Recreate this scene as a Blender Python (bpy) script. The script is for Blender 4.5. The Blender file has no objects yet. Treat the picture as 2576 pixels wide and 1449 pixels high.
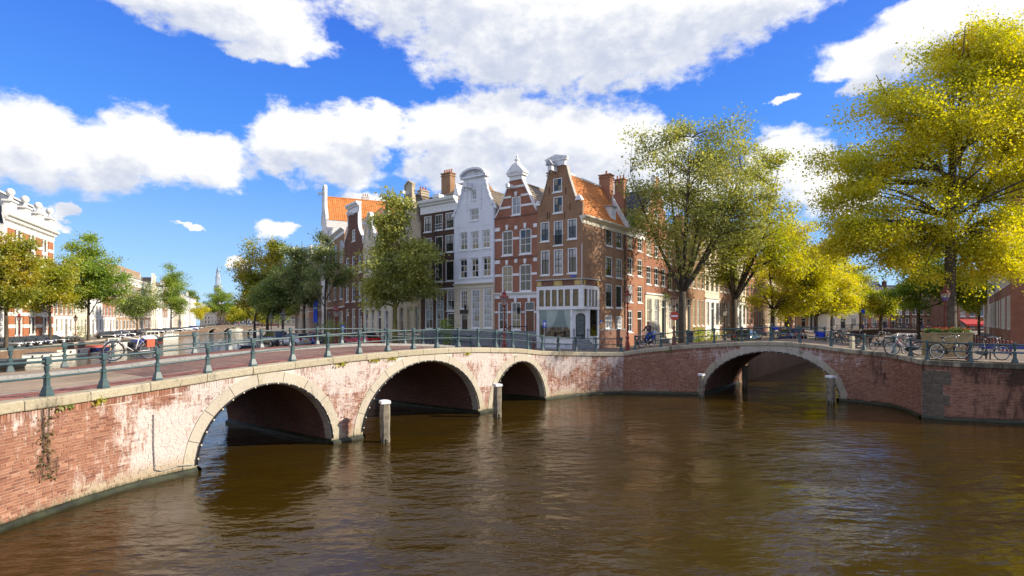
import bpy, math, random
import numpy as np
from mathutils import Vector, Matrix
from mathutils.geometry import tessellate_polygon, delaunay_2d_cdt

C = bpy.context.scene.collection
S = bpy.context.scene
rnd = random.Random(7)

# ------------------------------------------------------------------ camera
F, CX, HY, EYE = 1430.0, 1287.5, 808.0, 5.6        # survey of the photograph: focal length and horizon in its pixels
cam = bpy.data.cameras.new("camera")
cam.sensor_width = 36.0
cam.lens = 36.0 * F / 2575.0
cam.shift_y = (HY - 724.5) / 2575.0
cam.clip_start = 0.1
cam.clip_end = 6000
co = bpy.data.objects.new("camera", cam)
co.location = (0, 0, EYE)
co.rotation_euler = (math.radians(90), 0, 0)
C.objects.link(co)
S.camera = co

# ------------------------------------------------------------------ sun, sky, exposure
SUN = Vector((0.9988, -0.05, 0.0)).normalized()
ELEV = math.radians(27)
sun = bpy.data.lights.new("sun", "SUN")
sun.energy = 3.0
sun.angle = math.radians(0.5)
sun.color = (1.0, 0.90, 0.74)
so = bpy.data.objects.new("sun", sun)
d = Vector((SUN.x * math.cos(ELEV), SUN.y * math.cos(ELEV), math.sin(ELEV)))
so.rotation_euler = d.to_track_quat("Z", "Y").to_euler()
C.objects.link(so)
S.view_settings.view_transform = "Standard"
S.view_settings.look = "None"
S.view_settings.exposure = 1.3
S.view_settings.gamma = 1.0
S.view_settings.use_curve_mapping = False
S.render.engine = "CYCLES"
cy = S.cycles
cy.max_bounces = 6
cy.diffuse_bounces = 4
cy.glossy_bounces = 3
cy.transmission_bounces = 4
cy.transparent_max_bounces = 6
cy.caustics_reflective = False
cy.caustics_refractive = False
cy.sample_clamp_indirect = 6.0
cy.use_denoising = True
cy.use_adaptive_sampling = True
cy.adaptive_threshold = 0.012


def nd(nt, typ, ins=None, **props):
    n = nt.nodes.new(typ)
    for k, v in props.items():
        setattr(n, k, v)
    for k, v in (ins or {}).items():
        s = n.inputs[k]
        if isinstance(v, bpy.types.NodeSocket):
            nt.links.new(v, s)
        else:
            s.default_value = v
    return n


def mth(nt, op, a, b=0.0, c=0.0, clamp=False):
    return nd(nt, "ShaderNodeMath", {0: a, 1: b, 2: c}, operation=op, use_clamp=clamp).outputs[0]


def c4(c):
    return (c[0], c[1], c[2], 1.0) if not isinstance(c, bpy.types.NodeSocket) else c


def mixc(nt, f, a, b, blend="MIX"):
    n = nt.nodes.new("ShaderNodeMix")
    n.data_type = "RGBA"
    n.blend_type = blend
    for i, v in ((0, f), (6, c4(a)), (7, c4(b))):
        if isinstance(v, bpy.types.NodeSocket):
            nt.links.new(v, n.inputs[i])
        else:
            n.inputs[i].default_value = v
    return n.outputs[2]


def sstep(nt, v, lo, hi, a=0.0, b=1.0):
    n = nd(nt, "ShaderNodeMapRange", {0: v, 1: lo, 2: hi, 3: a, 4: b}, interpolation_type="SMOOTHSTEP")
    return n.outputs[0]


def noise(nt, vec, scale, detail=4, rough=0.55, out=0):
    return nd(nt, "ShaderNodeTexNoise", {"Vector": vec, "Scale": scale, "Detail": detail, "Roughness": rough}).outputs[out]


def mapping(nt, vec, sc=(1, 1, 1), loc=(0, 0, 0), rot=(0, 0, 0)):
    return nd(nt, "ShaderNodeMapping", {"Vector": vec, "Scale": sc, "Location": loc, "Rotation": rot}).outputs[0]


def build_world():
    w = bpy.data.worlds.new("World")
    S.world = w
    w.use_nodes = True
    nt = w.node_tree
    nt.nodes.clear()
    sky = nd(nt, "ShaderNodeTexSky", sky_type="NISHITA", sun_disc=False)
    sky.sun_elevation = ELEV
    sky.sun_rotation = math.atan2(SUN.x, SUN.y)
    sky.altitude = 0
    sky.air_density = 1.0
    sky.dust_density = 0.2
    sky.ozone_density = 2.6
    geo = nd(nt, "ShaderNodeTexCoord").outputs["Generated"]
    sep = nd(nt, "ShaderNodeSeparateXYZ", {0: geo})
    az = mth(nt, "ARCTAN2", sep.outputs[0], sep.outputs[1])
    h2 = mth(nt, "SQRT", mth(nt, "ADD", mth(nt, "MULTIPLY", sep.outputs[0], sep.outputs[0]), mth(nt, "MULTIPLY", sep.outputs[1], sep.outputs[1])))
    e = mth(nt, "DIVIDE", sep.outputs[2], mth(nt, "MAXIMUM", h2, 0.02))
    p = nd(nt, "ShaderNodeCombineXYZ", {0: az, 1: e}).outputs[0]
    rp = nd(nt, "ShaderNodeValToRGB", {0: e})
    el = rp.color_ramp.elements
    el[0].color = (0.95, 1.75, 2.8, 1)
    el[1].position = 0.62
    el[1].color = (0.008, 0.25, 2.2, 1)
    k = el.new(0.28)
    k.color = (0.09, 0.76, 2.7, 1)
    col = mixc(nt, 0.86, sky.outputs[0], rp.outputs[0])
    # the clouds of the day: centre and half size seen from the canal, (azimuth, tan elevation)
    seen = [(1130, -20, 330, 130), (1320, 90, 310, 140), (1560, 60, 360, 150), (1830, -10, 300, 110), (1480, 150, 200, 80),
            (560, 10, 260, 100), (700, 100, 130, 70), (430, -40, 190, 80), (660, 140, 110, 40),
            (60, 350, 170, 120), (230, 380, 160, 95), (380, 350, 140, 95), (520, 400, 130, 75), (-90, 330, 160, 130),
            (740, 350, 120, 95), (860, 360, 130, 100), (960, 310, 80, 55), (700, 410, 70, 45),
            (1120, 330, 120, 85), (1270, 310, 150, 85), (1420, 370, 230, 130), (1560, 390, 150, 120), (1180, 420, 150, 70),
            (1980, 420, 120, 90), (2080, 480, 110, 60), (1760, 470, 130, 70),
            (2350, 100, 270, 85), (2200, 135, 150, 60), (2520, 60, 260, 110), (2700, 160, 240, 170), (2180, 205, 70, 36), (2430, 10, 260, 60),
            (700, 568, 62, 24), (470, 576, 26, 9), (190, 518, 30, 16), (135, 545, 50, 20), (905, 500, 60, 26),
            (600, 655, 40, 16), (1985, 255, 32, 12), (1470, 610, 40, 14)]
    ell = []
    for x, y, rx, ry in seen:
        a = math.atan((x - CX) / F)
        ca = math.cos(a)
        ell.append((a, (HY - y) / F * ca, 1.1 * rx / F * ca * ca, 1.1 * ry / F * ca))
    g = bpy.data.node_groups.new("cloud_cover", "ShaderNodeTree")
    g.interface.new_socket("P", in_out="INPUT", socket_type="NodeSocketVector")
    g.interface.new_socket("Q", in_out="OUTPUT", socket_type="NodeSocketFloat")
    gi = g.nodes.new("NodeGroupInput")
    go = g.nodes.new("NodeGroupOutput")
    q = None
    for a, ee, rx, ry in ell:
        v = nd(g, "ShaderNodeVectorMath", {0: gi.outputs[0], 1: (1 / rx, 1 / ry, 0), 2: (-a / rx, -ee / ry, 0)}, operation="MULTIPLY_ADD").outputs[0]
        dd = nd(g, "ShaderNodeVectorMath", {0: v, 1: v}, operation="DOT_PRODUCT").outputs["Value"]
        q = dd if q is None else nd(g, "ShaderNodeMath", {0: q, 1: dd, 2: 0.35}, operation="SMOOTH_MIN").outputs[0]
    g.links.new(q, go.inputs[0])

    def dens(vec):
        # billowing edges: the cover is looked up at a position stirred by noise
        wv = nd(nt, "ShaderNodeTexNoise", {"Vector": mapping(nt, vec, (1, 1.5, 1)), "Scale": 8.0, "Detail": 7, "Roughness": 0.62}).outputs["Color"]
        off = nd(nt, "ShaderNodeVectorMath", {0: wv, 1: (0.5, 0.5, 0.5)}, operation="SUBTRACT").outputs[0]
        pv = nd(nt, "ShaderNodeVectorMath", {0: off, 1: (0.13, 0.095, 0), 2: vec}, operation="MULTIPLY_ADD").outputs[0]
        gn = nt.nodes.new("ShaderNodeGroup")
        gn.node_tree = g
        nt.links.new(pv, gn.inputs[0])
        n2 = noise(nt, mapping(nt, vec, (1, 1.3, 1)), 24, 8, 0.62)
        return mth(nt, "ADD", mth(nt, "SUBTRACT", 1.0, gn.outputs[0]), mth(nt, "MULTIPLY", mth(nt, "SUBTRACT", n2, 0.5), 1.7))

    # beyond what the photograph shows the same broken cloud goes on all round and overhead
    outside = mth(nt, "MAXIMUM", sstep(nt, mth(nt, "ABSOLUTE", az), 0.80, 1.0), sstep(nt, e, 0.62, 0.8))
    wide = mth(nt, "MULTIPLY", mth(nt, "SUBTRACT", noise(nt, mapping(nt, geo, (1, 1, 1.6)), 2.3, 7, 0.6), 0.47), 7.0)
    wide = mth(nt, "MULTIPLY", mth(nt, "ADD", wide, 1.0), outside)
    d0 = mth(nt, "MAXIMUM", dens(p), mth(nt, "SUBTRACT", wide, 1.0))
    pu = nd(nt, "ShaderNodeVectorMath", {0: p, 1: (0.025, 0.06, 0)}, operation="ADD").outputs[0]
    d1 = dens(pu)
    alpha = sstep(nt, d0, -0.16, 0.55)
    body = sstep(nt, d1, 0.12, 1.15)
    soft = noise(nt, p, 16, 5, 0.6)
    body = mth(nt, "MULTIPLY", body, sstep(nt, soft, 0.3, 0.7, 0.72, 1.0))
    cc = mixc(nt, body, (0.56, 0.56, 0.555), (0.315, 0.345, 0.425))
    b1 = nd(nt, "ShaderNodeBackground", {"Color": col, "Strength": 0.14})
    b2 = nd(nt, "ShaderNodeBackground", {"Color": cc, "Strength": 0.78})
    above = sstep(nt, e, 0.0, 0.05)
    ms = nd(nt, "ShaderNodeMixShader", {0: mth(nt, "MULTIPLY", alpha, above), 1: b1.outputs[0], 2: b2.outputs[0]})
    o = nd(nt, "ShaderNodeOutputWorld", {0: ms.outputs[0]})
    w.cycles.sampling_method = "MANUAL"
    w.cycles.sample_map_resolution = 512


build_world()

# ------------------------------------------------------------------ helpers: survey
def ray(xD):
    return (xD - CX) / F


def at(xD, yD, dist):
    return Vector(((xD - CX) / F * dist, dist, EYE + (HY - yD) / F * dist))


def on_plane(O, a, xD, yD):
    """where the sight line through a photo point meets the upright plane through O with heading a: (along, z)"""
    r = ray(xD)
    cx, cyy = math.cos(a), math.sin(a)
    x = (r * O[1] - O[0]) / (cx - r * cyy)
    dd = O[1] + x * cyy
    return x, EYE + (HY - yD) * dd / F


def crop(ox, oy, k):
    return lambda x, y: ((ox + x / k) * 0.858333, (oy + y / k) * 0.858333)


# ------------------------------------------------------------------ helpers: objects
KIDS = {}


class MB:
    """collects shapes and links them as one mesh object"""

    def __init__(s):
        s.v, s.f, s.m, s.cm = [], [], [], 0

    def add(s, verts, faces):
        o = len(s.v)
        s.v.extend([tuple(v) for v in verts])
        for f in faces:
            s.f.append(tuple(i + o for i in f))
            s.m.append(s.cm)
        return s

    def box(s, x0, x1, y0, y1, z0, z1):
        return s.add([(x0, y0, z0), (x1, y0, z0), (x1, y1, z0), (x0, y1, z0), (x0, y0, z1), (x1, y0, z1), (x1, y1, z1), (x0, y1, z1)],
                     [(0, 3, 2, 1), (4, 5, 6, 7), (0, 1, 5, 4), (1, 2, 6, 5), (2, 3, 7, 6), (3, 0, 4, 7)])

    def obox(s, c, ax, ay, az):
        c, ax, ay, az = Vector(c), Vector(ax), Vector(ay), Vector(az)
        v = [c + i * ax + j * ay + k * az for k in (-1, 1) for i, j in ((-1, -1), (1, -1), (1, 1), (-1, 1))]
        return s.add(v, [(0, 3, 2, 1), (4, 5, 6, 7), (0, 1, 5, 4), (1, 2, 6, 5), (2, 3, 7, 6), (3, 0, 4, 7)])

    def bar(s, p, q, w, h, up=(0, 0, 1)):
        p, q = Vector(p), Vector(q)
        t = (q - p)
        L = t.length
        t = t / L
        r = t.cross(Vector(up))
        r = r.normalized() if r.length > 1e-6 else Vector((1, 0, 0))
        u = r.cross(t)
        return s.obox((p + q) / 2, t * L / 2, r * w / 2, u * h / 2)

    def tube(s, pts, r, n=8, caps=True, closed=False):
        pts = [Vector(p) for p in pts]
        k = len(pts)
        rs = r if isinstance(r, (list, tuple)) else [r] * k
        vs, fs = [], []
        prev = None
        for i, p in enumerate(pts):
            if closed:
                t = pts[(i + 1) % k] - pts[i - 1]
            else:
                t = pts[min(i + 1, k - 1)] - pts[max(i - 1, 0)]
            t.normalize()
            if prev is None:
                a = Vector((0, 0, 1)) if abs(t.z) < 0.9 else Vector((1, 0, 0))
                u = t.cross(a).normalized()
            else:
                u = prev - t * prev.dot(t)
                u = u.normalized() if u.length > 1e-6 else t.orthogonal().normalized()
            prev = u
            w = t.cross(u)
            for j in range(n):
                an = 2 * math.pi * j / n
                vs.append(p + rs[i] * (math.cos(an) * u + math.sin(an) * w))
        for i in range(k if closed else k - 1):
            i2 = (i + 1) % k
            for j in range(n):
                fs.append((i * n + j, i * n + (j + 1) % n, i2 * n + (j + 1) % n, i2 * n + j))
        if caps and not closed:
            fs.append(tuple(range(n - 1, -1, -1)))
            fs.append(tuple((k - 1) * n + j for j in range(n)))
        return s.add(vs, fs)

    def lathe(s, prof, n=12, c=(0, 0, 0), ph=0.0):
        vs, fs = [], []
        for r, z in prof:
            for j in range(n):
                an = 2 * math.pi * (j + ph) / n
                vs.append((c[0] + r * math.cos(an), c[1] + r * math.sin(an), c[2] + z))
        for i in range(len(prof) - 1):
            for j in range(n):
                fs.append((i * n + j, i * n + (j + 1) % n, (i + 1) * n + (j + 1) % n, (i + 1) * n + j))
        fs.append(tuple(range(n - 1, -1, -1)))
        fs.append(tuple((len(prof) - 1) * n + j for j in range(n)))
        return s.add(vs, fs)

    def prism(s, poly, fr, w0, w1, holes=(), back=True):
        """polygon of (u, z) run from depth w0 to w1; fr(u, w, z) gives the point"""
        loops = [list(poly)] + [list(h) for h in holes]
        flat = [p for l in loops for p in l]
        tris = tessellate_polygon([[Vector((p[0], p[1], 0)) for p in l] for l in loops])
        n = len(flat)
        s.add([fr(p[0], w0, p[1]) for p in flat], tris)
        if back:
            s.add([fr(p[0], w1, p[1]) for p in flat], [t[::-1] for t in tris])
        for l in loops:
            k = len(l)
            s.add([fr(p[0], w0, p[1]) for p in l] + [fr(p[0], w1, p[1]) for p in l],
                  [(i, (i + 1) % k, k + (i + 1) % k, k + i) for i in range(k)])
        return s

    def grid(s, rows):
        n = len(rows[0])
        return s.add([p for r in rows for p in r],
                     [(i * n + j, i * n + j + 1, (i + 1) * n + j + 1, (i + 1) * n + j) for i in range(len(rows) - 1) for j in range(n - 1)])

    def mesh(s, name, m, smooth=False):
        me = bpy.data.meshes.new(name)
        me.from_pydata(s.v, [], s.f)
        ms = m if isinstance(m, (list, tuple)) else [m]
        for x in ms:
            me.materials.append(x)
        if len(ms) > 1:
            me.polygons.foreach_set("material_index", s.m)
        if smooth:
            me.polygons.foreach_set("use_smooth", [True] * len(me.polygons))
        return me

    def build(s, name, m, parent=None, smooth=False, loc=None, rz=None):
        return link(name, s.mesh(name, m, smooth), parent, loc, rz)


def link(name, me, parent=None, loc=None, rz=None):
    o = bpy.data.objects.new(name, me)
    C.objects.link(o)
    if parent is not None:
        o.parent = parent
        KIDS.setdefault(parent.name, []).append(o)
    if loc is not None:
        o.location = loc
    if rz is not None:
        o.rotation_euler = (0, 0, rz)
    return o


def tag(o, label=None, cat=None, group=None, kind=None):
    if label:
        o["label"] = label
    if cat:
        o["category"] = cat
    if group:
        o["group"] = group
    if kind:
        o["kind"] = kind
    return o


def thing(name, label, cat, loc=(0, 0, 0), rz=0.0, group=None):
    o = bpy.data.objects.new(name, None)
    o.empty_display_size = 0.3
    C.objects.link(o)
    o.location = loc
    o.rotation_euler = (0, 0, rz)
    return tag(o, label, cat, group)


def copy_tree(o, parent=None):
    c = o.copy()
    C.objects.link(c)
    if parent is not None:
        c.parent = parent
        KIDS.setdefault(parent.name, []).append(c)
    for ch in KIDS.get(o.name, []):
        copy_tree(ch, c)
    return c


def place_copy(src, loc, rz, label, group=None, sc=None):
    c = copy_tree(src)
    c.location = loc
    c.rotation_euler = (0, 0, rz)
    c["label"] = label
    if group:
        c["group"] = group
    if sc:
        c.scale = (sc, sc, sc)
    return c


def recolour(o, name, m):
    """give the named parts of a copied thing a material of their own"""
    for ch in KIDS.get(o.name, []):
        if ch.name.split(".")[0] == name:
            for i, sl in enumerate(ch.material_slots):
                if i == 0:
                    sl.link = "OBJECT"
                    sl.material = m


# ------------------------------------------------------------------ materials
MATS = {}


def new_mat(name):
    m = bpy.data.materials.new(name)
    m.use_nodes = True
    nt = m.node_tree
    b = nt.nodes["Principled BSDF"]
    return m, nt, b


def plain(name, col, rough=0.6, metal=0.0, vary=0.12, scale=3.0, spec=0.4, bump=0.0, dirt=None):
    """a painted or bare surface with worn, uneven colour"""
    if name in MATS:
        return MATS[name]
    m, nt, b = new_mat(name)
    tc = nd(nt, "ShaderNodeTexCoord").outputs["Object"]
    n = noise(nt, tc, scale, 5, 0.6)
    lo = tuple(max(0, c * (1 - vary)) for c in col)
    hi = tuple(min(1, c * (1 + vary)) for c in col)
    c = mixc(nt, sstep(nt, n, 0.3, 0.7), lo, hi)
    if dirt:
        n2 = noise(nt, mapping(nt, tc, (1, 1, 0.4)), scale * 2.7, 6, 0.65)
        c = mixc(nt, sstep(nt, n2, 0.52, 0.75, 0, 0.8), c, dirt)
    nt.links.new(c, b.inputs["Base Color"])
    b.inputs["Roughness"].default_value = rough
    b.inputs["Metallic"].default_value = metal
    b.inputs["Specular IOR Level"].default_value = spec
    if bump:
        bp = nd(nt, "ShaderNodeBump", {"Strength": bump, "Distance": 0.02, "Height": noise(nt, tc, scale * 6, 5, 0.6)})
        nt.links.new(bp.outputs[0], b.inputs["Normal"])
    MATS[name] = m
    return m


def house_brick(name, c1, c2, mortar, bw=0.24, bh=0.08, ms=0.012):
    if name in MATS:
        return MATS[name]
    m, nt, b = new_mat(name)
    tc = nd(nt, "ShaderNodeTexCoord").outputs["Object"]
    sp = nd(nt, "ShaderNodeSeparateXYZ", {0: tc})
    u = mth(nt, "ADD", sp.outputs[0], sp.outputs[1])
    v = nd(nt, "ShaderNodeCombineXYZ", {0: u, 1: sp.outputs[2]}).outputs[0]
    br = nd(nt, "ShaderNodeTexBrick", {"Vector": v, "Color1": c4(c1), "Color2": c4(c2), "Mortar": c4(mortar), "Scale": 1.0, "Mortar Size": ms,
                                       "Brick Width": bw, "Row Height": bh, "Mortar Smooth": 0.3, "Bias": 0.0})
    n = noise(nt, tc, 0.7, 6, 0.65)
    n2 = noise(nt, mapping(nt, v, (2.2, 0.5, 1)), 1.6, 6, 0.65)
    c = mixc(nt, sstep(nt, n, 0.3, 0.75, 0.0, 0.55), br.outputs[0], tuple(x * 0.62 for x in c1))
    c = mixc(nt, sstep(nt, n2, 0.55, 0.8, 0.0, 0.35), c, tuple(min(1, x * 1.5 + 0.03) for x in c2))
    nt.links.new(c, b.inputs["Base Color"])
    b.inputs["Roughness"].default_value = 0.85
    b.inputs["Specular IOR Level"].default_value = 0.2
    bp = nd(nt, "ShaderNodeBump", {"Strength": 0.35, "Distance": 0.01, "Height": br.outputs["Fac"]}, invert=True)
    nt.links.new(bp.outputs[0], b.inputs["Normal"])
    MATS[name] = m
    return m


def glass(name, col, rough=0.03, spec=0.8):
    if name in MATS:
        return MATS[name]
    m, nt, b = new_mat(name)
    tc = nd(nt, "ShaderNodeTexCoord").outputs["Object"]
    rn = nd(nt, "ShaderNodeObjectInfo").outputs["Random"]
    n = noise(nt, tc, 1.4, 3, 0.5)
    c = mixc(nt, sstep(nt, n, 0.3, 0.7), tuple(x * 0.6 for x in col), tuple(min(1, x * 1.35) for x in col))
    c = mixc(nt, mth(nt, "MULTIPLY", rn, 0.6), c, tuple(x * 0.5 for x in col))
    nt.links.new(c, b.inputs["Base Color"])
    b.inputs["Roughness"].default_value = rough
    b.inputs["Specular IOR Level"].default_value = spec
    bp = nd(nt, "ShaderNodeBump", {"Strength": 0.12, "Distance": 0.02, "Height": noise(nt, tc, 2.2, 2, 0.4)})
    nt.links.new(bp.outputs[0], b.inputs["Normal"])
    MATS[name] = m
    return m


def clear_glass(name="clear_glass"):
    if name in MATS:
        return MATS[name]
    m, nt, b = new_mat(name)
    nt.nodes.remove(b)
    fr = nd(nt, "ShaderNodeFresnel", {"IOR": 1.5}).outputs[0]
    f = mth(nt, "ADD", mth(nt, "MULTIPLY", fr, 1.2), 0.03, clamp=True)
    ms = nd(nt, "ShaderNodeMixShader", {0: f, 1: nd(nt, "ShaderNodeBsdfTransparent", {"Color": (0.93, 0.95, 0.93, 1)}).outputs[0],
                                        2: nd(nt, "ShaderNodeBsdfGlossy", {"Roughness": 0.02}).outputs[0]})
    nt.links.new(ms.outputs[0], nt.nodes["Material Output"].inputs[0])
    MATS[name] = m
    return m


def leaf_mat(name, c1, c2, c3, clump=0.35, trans=0.5):
    if name in MATS:
        return MATS[name]
    m, nt, b = new_mat(name)
    nt.nodes.remove(b)
    geo = nd(nt, "ShaderNodeNewGeometry")
    r = geo.outputs["Random Per Island"]
    tc = nd(nt, "ShaderNodeTexCoord").outputs["Object"]
    n = noise(nt, tc, clump, 3, 0.6)
    c = mixc(nt, r, c1, c2)
    f = mth(nt, "ADD", mth(nt, "MULTIPLY", mth(nt, "SUBTRACT", n, 0.5), 2.2), mth(nt, "MULTIPLY", r, 0.22))
    c = mixc(nt, sstep(nt, f, -0.15, 0.7), c, c3)
    hs = nd(nt, "ShaderNodeHueSaturation", {"Value": 1.35, "Saturation": 1.1, "Hue": 0.492, "Color": c}).outputs[0]
    di = nd(nt, "ShaderNodeBsdfDiffuse", {"Color": c})
    gl = nd(nt, "ShaderNodeBsdfGlossy", {"Color": (1, 1, 1, 1), "Roughness": 0.45})
    tr = nd(nt, "ShaderNodeBsdfTranslucent", {"Color": hs})
    m1 = nd(nt, "ShaderNodeMixShader", {0: trans, 1: di.outputs[0], 2: tr.outputs[0]})
    m2 = nd(nt, "ShaderNodeMixShader", {0: 0.035, 1: m1.outputs[0], 2: gl.outputs[0]})
    nt.links.new(m2.outputs[0], nt.nodes["Material Output"].inputs[0])
    MATS[name] = m
    return m


WHITE = plain("white_paint", (0.74, 0.74, 0.73), 0.45, vary=0.06, dirt=(0.5, 0.49, 0.45))
CREAM = plain("cream_paint", (0.66, 0.60, 0.47), 0.5, vary=0.07, dirt=(0.45, 0.40, 0.3))
DKGREEN = plain("dark_green_paint", (0.012, 0.022, 0.016), 0.35)
BLACK = plain("black_paint", (0.015, 0.015, 0.016), 0.4)
GLASS = glass("window_glass", (0.035, 0.038, 0.035))
GLASS_B = glass("window_glass_over_blind", (0.42, 0.42, 0.40), 0.08, 0.5)
GLASS_C = glass("window_glass_over_cream_curtain", (0.33, 0.28, 0.17), 0.06, 0.5)
GLASS_A = glass("amber_leaded_glass", (0.16, 0.10, 0.025), 0.15, 0.5)
STEEL = plain("bare_steel", (0.45, 0.45, 0.44), 0.3, 0.9)
RUBBER = plain("black_rubber", (0.02, 0.02, 0.02), 0.8)

# ------------------------------------------------------------------ plan of the place
U = Vector((0.592, 0.806, 0))          # along the side canal and along the three-arched bridge
V = Vector((-0.806, 0.592, 0))         # along the main canal, away to the left
A0 = Vector((-11.85, 21.0, 0))         # left springing of the first arch on the water


class Path:
    """a wall line on plan with the height of its top; water lies to the right of the walk"""

    def __init__(s, pts, ds=0.1):
        P = np.array(pts, float)
        out = []
        n = len(P)
        for i in range(n - 1):
            p0, p1, p2, p3 = P[max(i - 1, 0)], P[i], P[i + 1], P[min(i + 2, n - 1)]
            if i == 0:
                p0 = 2 * p1 - p2
            if i == n - 2:
                p3 = 2 * p2 - p1
            L = np.linalg.norm((p2 - p1)[:2])
            k = max(2, int(L / ds))
            for j in range(k):
                t = j / k
                out.append(0.5 * ((2 * p1) + (p2 - p0) * t + (2 * p0 - 5 * p1 + 4 * p2 - p3) * t * t + (3 * p1 - p0 - 3 * p2 + p3) * t ** 3))
        out.append(P[-1])
        Q = np.array(out)
        s.P = Q
        dl = np.linalg.norm(np.diff(Q[:, :2], axis=0), axis=1)
        s.s = np.concatenate([[0], np.cumsum(dl)])
        s.L = s.s[-1]
        T = np.gradient(Q[:, :2], s.s, axis=0)
        T /= np.linalg.norm(T, axis=1)[:, None]
        s.T = T

    def top(s, v):
        return np.interp(v, s.s, s.P[:, 2])

    def xy(s, v, off=0.0):
        x, y = np.interp(v, s.s, s.P[:, 0]), np.interp(v, s.s, s.P[:, 1])
        tx, ty = np.interp(v, s.s, s.T[:, 0]), np.interp(v, s.s, s.T[:, 1])
        k = np.sqrt(tx * tx + ty * ty)
        return x + ty / k * off, y - tx / k * off

    def pt(s, v, off, z):
        x, y = s.xy(v, off)
        return Vector((float(x), float(y), float(z)))

    def ang(s, v):
        return math.atan2(np.interp(v, s.s, s.T[:, 1]), np.interp(v, s.s, s.T[:, 0]))

    def near(s, x, y):
        return float(s.s[np.argmin((s.P[:, 0] - x) ** 2 + (s.P[:, 1] - y) ** 2)])


def au(t, z):
    p = A0 + U * t
    return (p.x, p.y, z)


C1 = (8.67, 44.2, 3.2)
C2 = (23.7, 32.9, 3.38)
PL = Path([(-13.0, 7, 3.4), (-13.7, 11.5, 3.4), (-13.65, 15.17, 3.41), (-13.4, 17.1, 3.40), (-12.85, 19.1, 3.45), au(0, 3.57), au(1.6, 3.71), au(3.5, 3.83), au(6, 3.95),
           au(9, 4.05), au(12.4, 4.10), au(15, 4.07), au(18, 3.95), au(20.9, 3.78), au(23.9, 3.50), (4.3, 42.2, 3.34), (6.3, 43.4, 3.24), C1])
PR = Path([C1, (10.1, 44.0, 3.44), (12.9, 43.6, 3.74), (14.6, 43.2, 3.88), (17, 42.5, 4.05), (19.2, 41.7, 4.12), (21.2, 40.9, 4.0), (23.0, 40.0, 3.74), (24.1, 38.8, 3.6), (24.8, 37.2, 3.5), (24.4, 34.9, 3.42), C2])
PQ = Path([C2, (24.6, 32.2, 3.34), (26.1, 31.7, 3.3), (28, 31.1, 3.27), (33, 29.7, 3.25), (42, 27, 3.25), (60, 21, 3.25)])
S0 = PL.near(A0.x, A0.y)
R0 = PR.near(14.6, 43.2)
R1 = PR.near(23.0, 40.0)
TW = [-20, -8, -3, 0, 1.6, 3.5, 6, 9, 12.4, 15, 18, 20.9, 23.9, 27, 40]
TZ = [3.4, 3.4, 3.42, 3.57, 3.71, 3.83, 3.95, 4.05, 4.10, 4.07, 3.95, 3.78, 3.50, 3.25, 3.2]


def ground(x, y):
    """height of the pavement anywhere on the land"""
    p = Vector((x, y, 0)) - A0
    t, n = p.dot(U), p.dot(V)
    base = 3.2
    if x < -45:
        return 2.0
    far = max(0.0, (Vector((x - 2, y - 46, 0)).length - 16) / 40)
    if n > 8 and t > 18:                     # street along the main canal falls to the low quay
        base = 3.2 - 0.95 * min(1, far)
    if x > 8.67:
        q = PR.near(x, y) if (y < 48) else None
        e = Vector((x - 8.67, y - 44.2, 0))
        along = e.x * 0.95 - e.y * 0.31
        deep = e.x * 0.31 + e.y * 0.95
        zt = float(np.interp(along, [-2, 0, 1.5, 4.5, 6.3, 10.9, 15.3, 17.5, 20, 30], [3.2, 3.2, 3.42, 3.72, 3.86, 4.12, 3.74, 3.5, 3.38, 3.25]))
        k = min(1, max(0, (deep - 9) / 9))
        base = zt * (1 - k) + 3.2 * k
    return base - 0.04


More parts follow.
